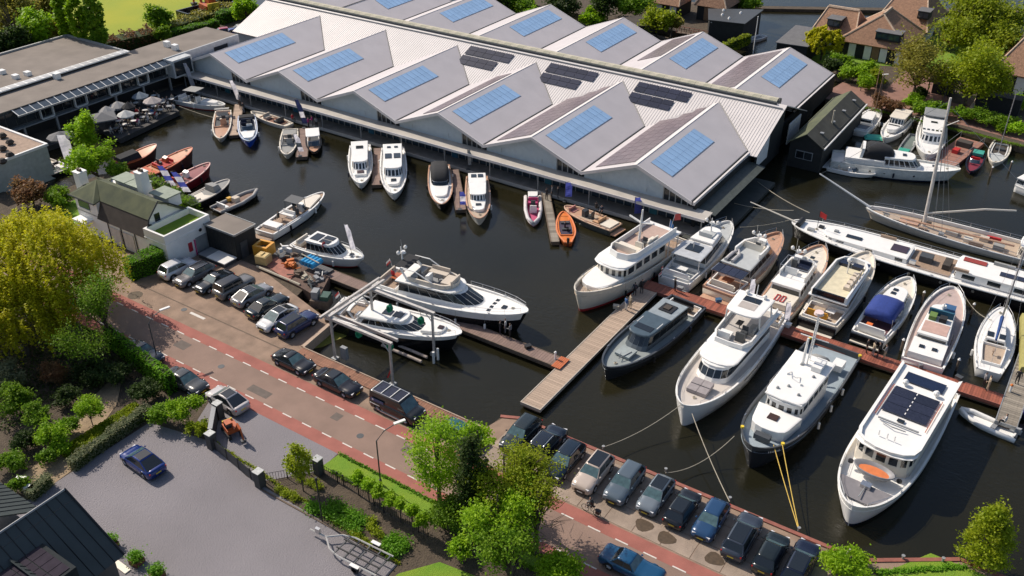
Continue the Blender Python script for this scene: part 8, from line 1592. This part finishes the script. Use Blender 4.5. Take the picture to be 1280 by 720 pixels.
# ------------------------------------------------------------------ people
def body_mesh(pose):
    bm = bmesh.new(); L = bm.verts.layers.skin.verify(); V = {}
    def v(k, p, r, par=None):
        x = bm.verts.new(p); x[L].radius = (r, r); V[k] = x
        if par: bm.edges.new((V[par], x))
        return x
    sit = pose in ('sit', 'cycle'); H = .52 if sit else .95
    lean = .0 if pose != 'cycle' else .22
    v('pel', (0, 0, H), .145); V['pel'][L].use_root = True
    v('waist', (lean * .3, 0, H + .18), .125, 'pel'); v('chest', (lean * .7, 0, H + .38), .15, 'waist'); v('neck', (lean, 0, H + .55), .055, 'chest'); v('head0', (lean + .02, 0, H + .64), .075, 'neck'); v('head', (lean + .02, 0, H + .74), .10, 'head0'); v('crown', (lean + .0, 0, H + .82), .075, 'head'); v('nose', (lean + .13, 0, H + .70), .018, 'head')
    for s_, k in ((1, 'l'), (-1, 'r')):
        v('sh' + k, (lean * .8, s_ * .19, H + .48), .065, 'chest')
        if pose == 'stand': pts = [(.0, .25, H + .22), (.05, .27, H - .03)]
        elif pose == 'talk': pts = [(.02, .26, H + .24), ((.24, .20, H + .20) if s_ > 0 else (.06, .27, H - .0))]
        elif pose == 'sit': pts = [(.06, .25, H + .26), (.28, .18, H + .18)]
        else: pts = [(lean + .18, .25, H + .30), (.45, .25, H + .25)]
        e, h = pts; v('el' + k, (e[0], s_ * e[1], e[2]), .043, 'sh' + k); v('ha' + k, (h[0], s_ * h[1], h[2]), .032, 'el' + k)
        d = Vector((h[0] - e[0], s_ * (h[1] - e[1]), h[2] - e[2])).normalized(); w_ = Vector((h[0], s_ * h[1], h[2])); v('pa' + k, tuple(w_ + d * .07), .034, 'ha' + k)
        for f in range(4): v('f%d%s' % (f, k), tuple(w_ + d * (.15 + .02 * (f in (1, 2))) + Vector(((f - 1.5) * .022, 0, -.01 * f)) ), .009, 'pa' + k)
        v('th' + k, tuple(w_ + d * .07 + Vector((.04, -s_ * .03, 0))), .011, 'ha' + k)
        if sit:
            kn = (.44, .12, H - .02); an = (.42, .12, .09) if pose == 'sit' else ((.35, .13, .18) if s_ > 0 else (.22, .13, .0)); 
        else: kn = (.03, .11, .50); an = (-.01, .12, .08) if s_ > 0 else (.06, .12, .08)
        v('hi' + k, (.02 if not sit else .06, s_ * .10, H - .06), .095, 'pel'); v('kn' + k, (kn[0], s_ * kn[1], kn[2]), .065, 'hi' + k); v('an' + k, (an[0], s_ * an[1], an[2]), .042, 'kn' + k); v('to' + k, (an[0] + .17, s_ * an[1], an[2] - .04), .035, 'an' + k)
    me0 = bpy.data.meshes.new('tmp'); bm.to_mesh(me0); bm.free(); o = bpy.data.objects.new('tmp', me0); COL.objects.link(o); o.modifiers.new('s', 'SKIN'); ss = o.modifiers.new('u', 'SUBSURF'); ss.levels = 1; ss.render_levels = 1
    dg = bpy.context.evaluated_depsgraph_get(); dg.update(); me = bpy.data.meshes.new_from_object(o.evaluated_get(dg)); bpy.data.objects.remove(o); me.name = 'person'
    me.materials.clear()
    for k in ('skin', 'beigefab', 'navy', 'brownfelt', 'black'): me.materials.append(M[k])
    for p in me.polygons:
        c = p.center; z = c.z
        if z > H + .57: i = 3 if (z > H + .76 or (c.x < lean - .01 and z > H + .62)) else 0
        elif z > H + .03 and not (abs(c.y) > .12 and c.z < H + .30 and (pose in ('stand',)) and z < H + .05): i = 1
        elif z < .10 if not sit else z < .13: i = 4
        else: i = 2
        # bare hands
        if pose == 'stand' and abs(c.y) > .215 and z < H + .02: i = 0
        if pose in ('sit', 'cycle') and c.x > .27 and abs(c.y) > .13 and z > H + .12 and z < H + .3: i = 0
        p.material_index = i; p.use_smooth = True
    return me
BODY = {k: body_mesh(k) for k in ('stand', 'talk', 'sit', 'cycle')}
def person(label, q, z, rz, pose, top, legs, hair='brownfelt', h=1., group=None):
    o = bpy.data.objects.new('person', BODY[pose]); COL.objects.link(o); o.location = (q[0], q[1], z); o.rotation_euler = (0, 0, rz); o.scale = (h, h, h)
    for i, m in ((1, top), (2, legs), (3, hair)): o.material_slots[i].link = 'OBJECT'; o.material_slots[i].material = M[m] if isinstance(m, str) else m
    return tag(o, label, 'person', group)
pk = mat('pink cloth', (.45, .05, .2), rough=.9); wc = mat('white cloth', (.62, .6, .58), rough=.9); bc = mat('blue cloth', (.05, .12, .28), rough=.9); rc = mat('red cloth', (.5, .03, .04), rough=.9); gc = mat('grey cloth', (.2, .2, .21), rough=.9); kc = mat('khaki cloth', (.42, .34, .24), rough=.9)
person('person in black riding the bicycle on the red cycle lane', (BIKE_Q[0] + .16, BIKE_Q[1]), .44, R(177), 'cycle', 'black', 'black')
PJ = 'people on the jetties'
for (px, py, z, rz, pose, tp, lg, lb) in (
    (625, 418, -.25, 20, 'talk', 'black', 'navy', 'person in dark clothes standing with a pram wheel group on the promenade, left one'), (632, 416, -.25, 200, 'stand', wc, gc, 'person in white standing on the promenade near the second yacht, middle one'), (638, 422, -.25, 180, 'talk', gc, 'black', 'person in grey on the promenade near the second yacht, right one'),
    (782, 388, -.35, 60, 'stand', bc, wc, 'person in blue top and pale trousers on the pale jetty, left of a pair'), (788, 385, -.35, 240, 'talk', kc, kc, 'person in khaki on the pale jetty, right of a pair'), (793, 370, -.35, 100, 'stand', 'navy', 'black', 'person in navy walking on the pale jetty toward the hardwood one'), (802, 366, -.35, 280, 'talk', 'black', 'black', 'person in black at the corner of the two jetties'), (843, 364, -.3, 45, 'stand', 'black', 'black', 'person in black leaning at the stern of the first grey motor yacht'),
    (964, 402, -.3, 90, 'talk', wc, gc, 'person in white at the stern of the red chaired yacht'), (971, 405, -.3, 180, 'stand', 'black', 'navy', 'person in black behind the red chaired yacht'),
    (1082, 441, -.3, 0, 'stand', 'black', 'black', 'first person from the left in the group behind the blue canopied cruiser'), (1090, 445, -.3, 40, 'talk', kc, gc, 'second person in beige in the group behind the blue canopied cruiser'), (1097, 446, -.3, 190, 'stand', 'black', 'navy', 'third person in black in the group behind the blue canopied cruiser'), (1105, 449, -.3, 170, 'talk', gc, kc, 'rightmost person in grey of the group behind the blue canopied cruiser'),
    (1234, 488, -.3, 200, 'talk', kc, kc, 'person in pale khaki with a hat near the end of the hardwood jetty'), (1228, 484, -.3, 30, 'stand', gc, 'black', 'person in grey crouched beside the khaki one on the hardwood jetty'), (1270, 480, -.2, 80, 'stand', 'black', 'black', 'person in black walking on the slatted grey jetty'),
    (683, 250, -.45, 90, 'talk', 'black', 'black', 'first person in black on the dock beside the pink dinghy'), (690, 247, -.45, 200, 'stand', gc, 'black', 'second person in grey on the dock beside the pink dinghy'), (697, 248, -.45, 30, 'talk', 'black', 'navy', 'third person in black on the dock near the blue banner'),
    (386, 160, -.45, 20, 'stand', pk, 'black', 'person in magenta on the dock beside the dark banner, left one'), (391, 158, -.45, 200, 'talk', pk, gc, 'person in magenta on the dock beside the dark banner, right one'), (396, 160, -.45, 120, 'stand', gc, 'black', 'person in grey on the dock right of the magenta pair'),
    (301, 137, -.45, 100, 'stand', 'brownfelt', 'black', 'person in brown on the dock above the blue launch'), (305, 141, -.45, 280, 'talk', 'black', gc, 'person in black on the dock above the blue launch'), (302, 132, -.45, 10, 'talk', gc, gc, 'person in grey by the white banner near the shed corner')):
    person(lb, at(px, py, z), z, R(rz), pose, tp, lg, group=PJ)
for (px, py, zw, rz, pose, tp, lb) in ((1255, 532, .1, 170, 'sit', wc, 'person in white sitting in the white inflatable dinghy'), (366, 164 - 12, -.4, 0, 'sit', rc, 'person in red sitting in the slim white sloop'), (745, 264, -.1, 90, 'sit', 'black', 'person in black sitting in the long open sloop, left one'), (752, 268, -.1, 270, 'sit', 'navy', 'person in navy sitting in the long open sloop, right one'), (406, 317, .1, 0, 'stand', rc, 'person in red stepping beside the white sport cruiser'), (492, 353, .8, 90, 'stand', rc, 'person in red on the side deck of the big flybridge yacht'), (706, 288, -.5, 0, 'sit', 'navy', 'person in dark clothes in the orange launch'), (349, 276, .2, 180, 'sit', 'black', 'person in black sitting in the open sport boat')):
    person(lb, at(px, py, zw), zw, R(rz), pose, tp, 'black')
tc_cols = ['black', kc, wc, rc, 'navy', wc, pk, gc, kc, gc, 'black', wc, rc, bc, wc, pk]
pos_w = ['north', 'south', 'east']
for i, q in enumerate(tops):
    for j, a in enumerate((0.3, 2.3, 4.4)):
        if (i * 3 + j) % 4 == 3: continue
        p = (q[0] + .75 * math.cos(a), q[1] + .75 * math.sin(a)); c = inst('chair', chair_me, None, (p[0], p[1], -.15), a + math.pi); k = (i * 3 + j)
        rowt = ['first', 'second', 'third', 'fourth', 'fifth', 'sixth', 'seventh'][i % 7] + (' waterside', ' inner', ' back')[i // 7]
        side = ['restaurant', 'poplar', 'house'][j]
        tag(c, 'grey terrace chair at the %s table, on its %s side' % (rowt, side), 'chair', 'chairs on the restaurant terrace')
        cn = tc_cols[k % 16]; nm = {'black': 'black', 'navy': 'navy'}.get(cn, None) if isinstance(cn, str) else cn.name.split()[0]
        person('seated terrace guest in %s at the %s table, %s side' % (nm, rowt, side), p, -.17, a + math.pi, 'sit', cn, 'black', group='guests on the restaurant terrace')
# banners and flags
def banner(label, px, h, m, z=-.45, lean=(0, 0), stripes=None, w_=.75):
    q = at(*px, z); t = thing('beach_banner', label, 'banner', (q[0], q[1], z), YAW); MB().tube([(0, 0, 0), (lean[0] * .6, lean[1], h * .6), (lean[0], lean[1], h), (lean[0] + w_ * .6, lean[1], h + .1)], .03, 5).build('pole', M['darkgrey'], t)
    n = 8; seg = stripes or [m]; tot = []
    for k in range(n + 1):
        f = k / n; z_ = .7 + (h - .75) * f; x0 = lean[0] * min(1, z_ / h); ww = w_ * (1 if f < .85 else .75); tot.append([(x0, lean[1], z_), (x0 + ww * .5, lean[1] + .08 * math.sin(k * 1.3), z_), (x0 + ww, lean[1] + .04 * math.sin(k * 1.1 + 1), z_)])
    for i, mm in enumerate(seg):
        a, b_ = int(i * n / len(seg)), int((i + 1) * n / len(seg)); MB().rings(tot[a:b_ + 1], False, False, False).build('cloth', mm, t)
    MB().disc((0, 0, 0), .3, .08, 8).build('foot', M['darkgrey'], t)
lw = mat('white banner cloth', (.80, .78, .84), rough=.8, trans=.55); dn_ = mat('navy banner cloth', (.03, .04, .12), rough=.8, trans=.3); bl = mat('blue violet banner cloth', (.08, .10, .42), rough=.8, trans=.5)
banner('tall white banner at the corner of the sheds beside the sport boat', (240, 112), 4.6, lw, lean=(-.7, 0)); banner('white feather banner on the dock above the blue launch', (298, 130), 4.0, lw, lean=(-.9, 0)); banner('dark navy feather banner beside the magenta dressed pair', (380, 160), 4.6, M['navy'], lean=(-.9, 0), stripes=[dn_, lw, dn_, dn_]); banner('long grey striped banner beside the finger slip', (375, 195), 3.4, lw, lean=(-.6, 0), stripes=[lw, M['fabricgrey'], lw, lw])
banner('violet-blue banner behind the three people on the dock', (706, 252), 2.8, bl, w_=.9); banner('violet-blue banner behind the trawler yacht mast', (792, 273), 3.0, bl, w_=.9); banner('blue and white banner at the end of the finger slip', (575, 262), 2.6, lw, stripes=[bl, lw, bl]); banner('thin grey banner standing before the shed windows', (585, 212), 3.0, M['fabricgrey'], w_=.5)
banner('white banner with blue blocks left of the pair behind the hedge', (214, 238), 3.6, lw, 0, (-1.2, 0), [lw, bl, lw, bl], 1.0); banner('white banner with blue blocks right of the pair behind the hedge', (233, 246), 3.6, lw, 0, (-1.4, 0), [lw, bl, lw, bl], 1.0); banner('large pale lilac banner at the left yard by the canal tree', (82, 205), 4.4, lw, 0, (-.2, 0), None, 1.6)
banner('white feather banner on the bow of the sport cruiser', (440, 318), 4.0, lw, .1, (-.6, 0), None, .6); banner('pale lilac banner on the stern of the tall modern yacht', (932, 385), 3.6, lw, 1.2, (.1, 0), None, .6); banner('pale lilac banner beside the red chaired yacht on the jetty', (978, 408), 3.0, lw, -.3, (0, 0), None, .6)
q, q2 = V3(1276, 388, .6), V3(1275, 455, .6); d = q2 - q; t = thing('tarpaulin_stack', 'olive yellow tarpaulin covered stack on the slatted jetty at the right edge', 'tarpaulin', ((q.x + q2.x) / 2 + .9, (q.y + q2.y) / 2, -.2), math.atan2(d.y, d.x)); MB().rings([[(x, -.8, 0), (x, -.7, .6), (x, 0, .8 + .06 * math.sin(x * 3)), (x, .7, .6), (x, .8, 0)] for x in np.linspace(-d.length / 2, d.length / 2, 7)]).build('tarpaulin', mat('olive yellow tarpaulin', (.33, .30, .10), rough=.7, noise=.12), t)
# lines, hoses and crates lying about on the jetties
for i, (px, py, z, lb) in enumerate(((850, 362, -.3, 'grey crate on the hardwood jetty behind the first grey yacht'), (898, 377, -.3, 'blue crate on the hardwood jetty behind the awning yacht'), (985, 408, -.3, 'white crate on the hardwood jetty by the red chaired yacht'), (1150, 458, -.3, 'grey power post box behind the pink decked yacht'), (1198, 474, -.3, 'dark crate on the hardwood jetty near the white solar roof yacht'), (770, 385, -.35, 'coil box on the pale jetty beside the slate launch'), (660, 435, -.25, 'black crate on the promenade'))):
    q = at(px, py, z); t = thing('crate', lb, 'crate', (q[0], q[1], z), i * .7); m_ = (M['grey'], col((.03, .1, .2), .6), M['white'], M['grey'], M['darkgrey'], M['rope'], M['black'], M['white'])[i]; MB().box(-.3, .3, -.22, .22, 0, .32).build('box', m_, t); MB().box(-.33, .33, -.25, .25, .32, .37).build('lid', m_, t)
# small quay furniture
for i, (px, py, lb) in enumerate(((590, 384, 'grey power pedestal on the promenade'), (694, 449, 'white bollard at the free end of the promenade'), (545, 386, 'white bollard on the promenade edge, nearest the big yacht bow'), (557, 366, 'white bollard on the promenade edge behind the lifted yacht'), (1262, 490, 'orange buoy light on the jetty corner'))):
    q = at(px, py, -.25); t = thing('bollard', lb, 'bollard', (q[0], q[1], -.25)); MB().disc((0, 0, 0), .11, .75, 8).build('post', M['grey'] if i == 0 else M['white'], t); MB().ball((0, 0, .8), .16, 7).build('cap', M['orange'] if i == 4 else M['white'], t)
for i, (px, py) in enumerate(((722, 559), (754, 562), (832, 590), (912, 626), (998, 664), (1078, 697), (1128, 699), (1178, 702))):
    q = at(px, py, 0); t = thing('mooring_bollard', ['first', 'second', 'third', 'fourth', 'fifth', 'sixth', 'seventh', 'eighth'][i] + ' small mooring bollard from the left along the red quay capping', 'bollard', (q[0], q[1], .06), group='mooring bollards on the quay edge'); MB().disc((0, 0, 0), .09, .3, 8).build('post', M['galv'], t); MB().disc((0, 0, .3), .14, .06, 8).build('cap', M['galv'], t)
q = at(1030, 700); t = thing('wooden_post', 'leaning pale wooden stake in the bush at the end of the car row', 'stake', (q[0] + 1, q[1], 0)); MB().tube([(0, 0, 0), (.5, .5, 1.6)], .06, 5).build('stake', M['rope'], t); MB().cbox((.5, .5, 1.6), (.1, .1, .05)).build('top', M['rope'], t)
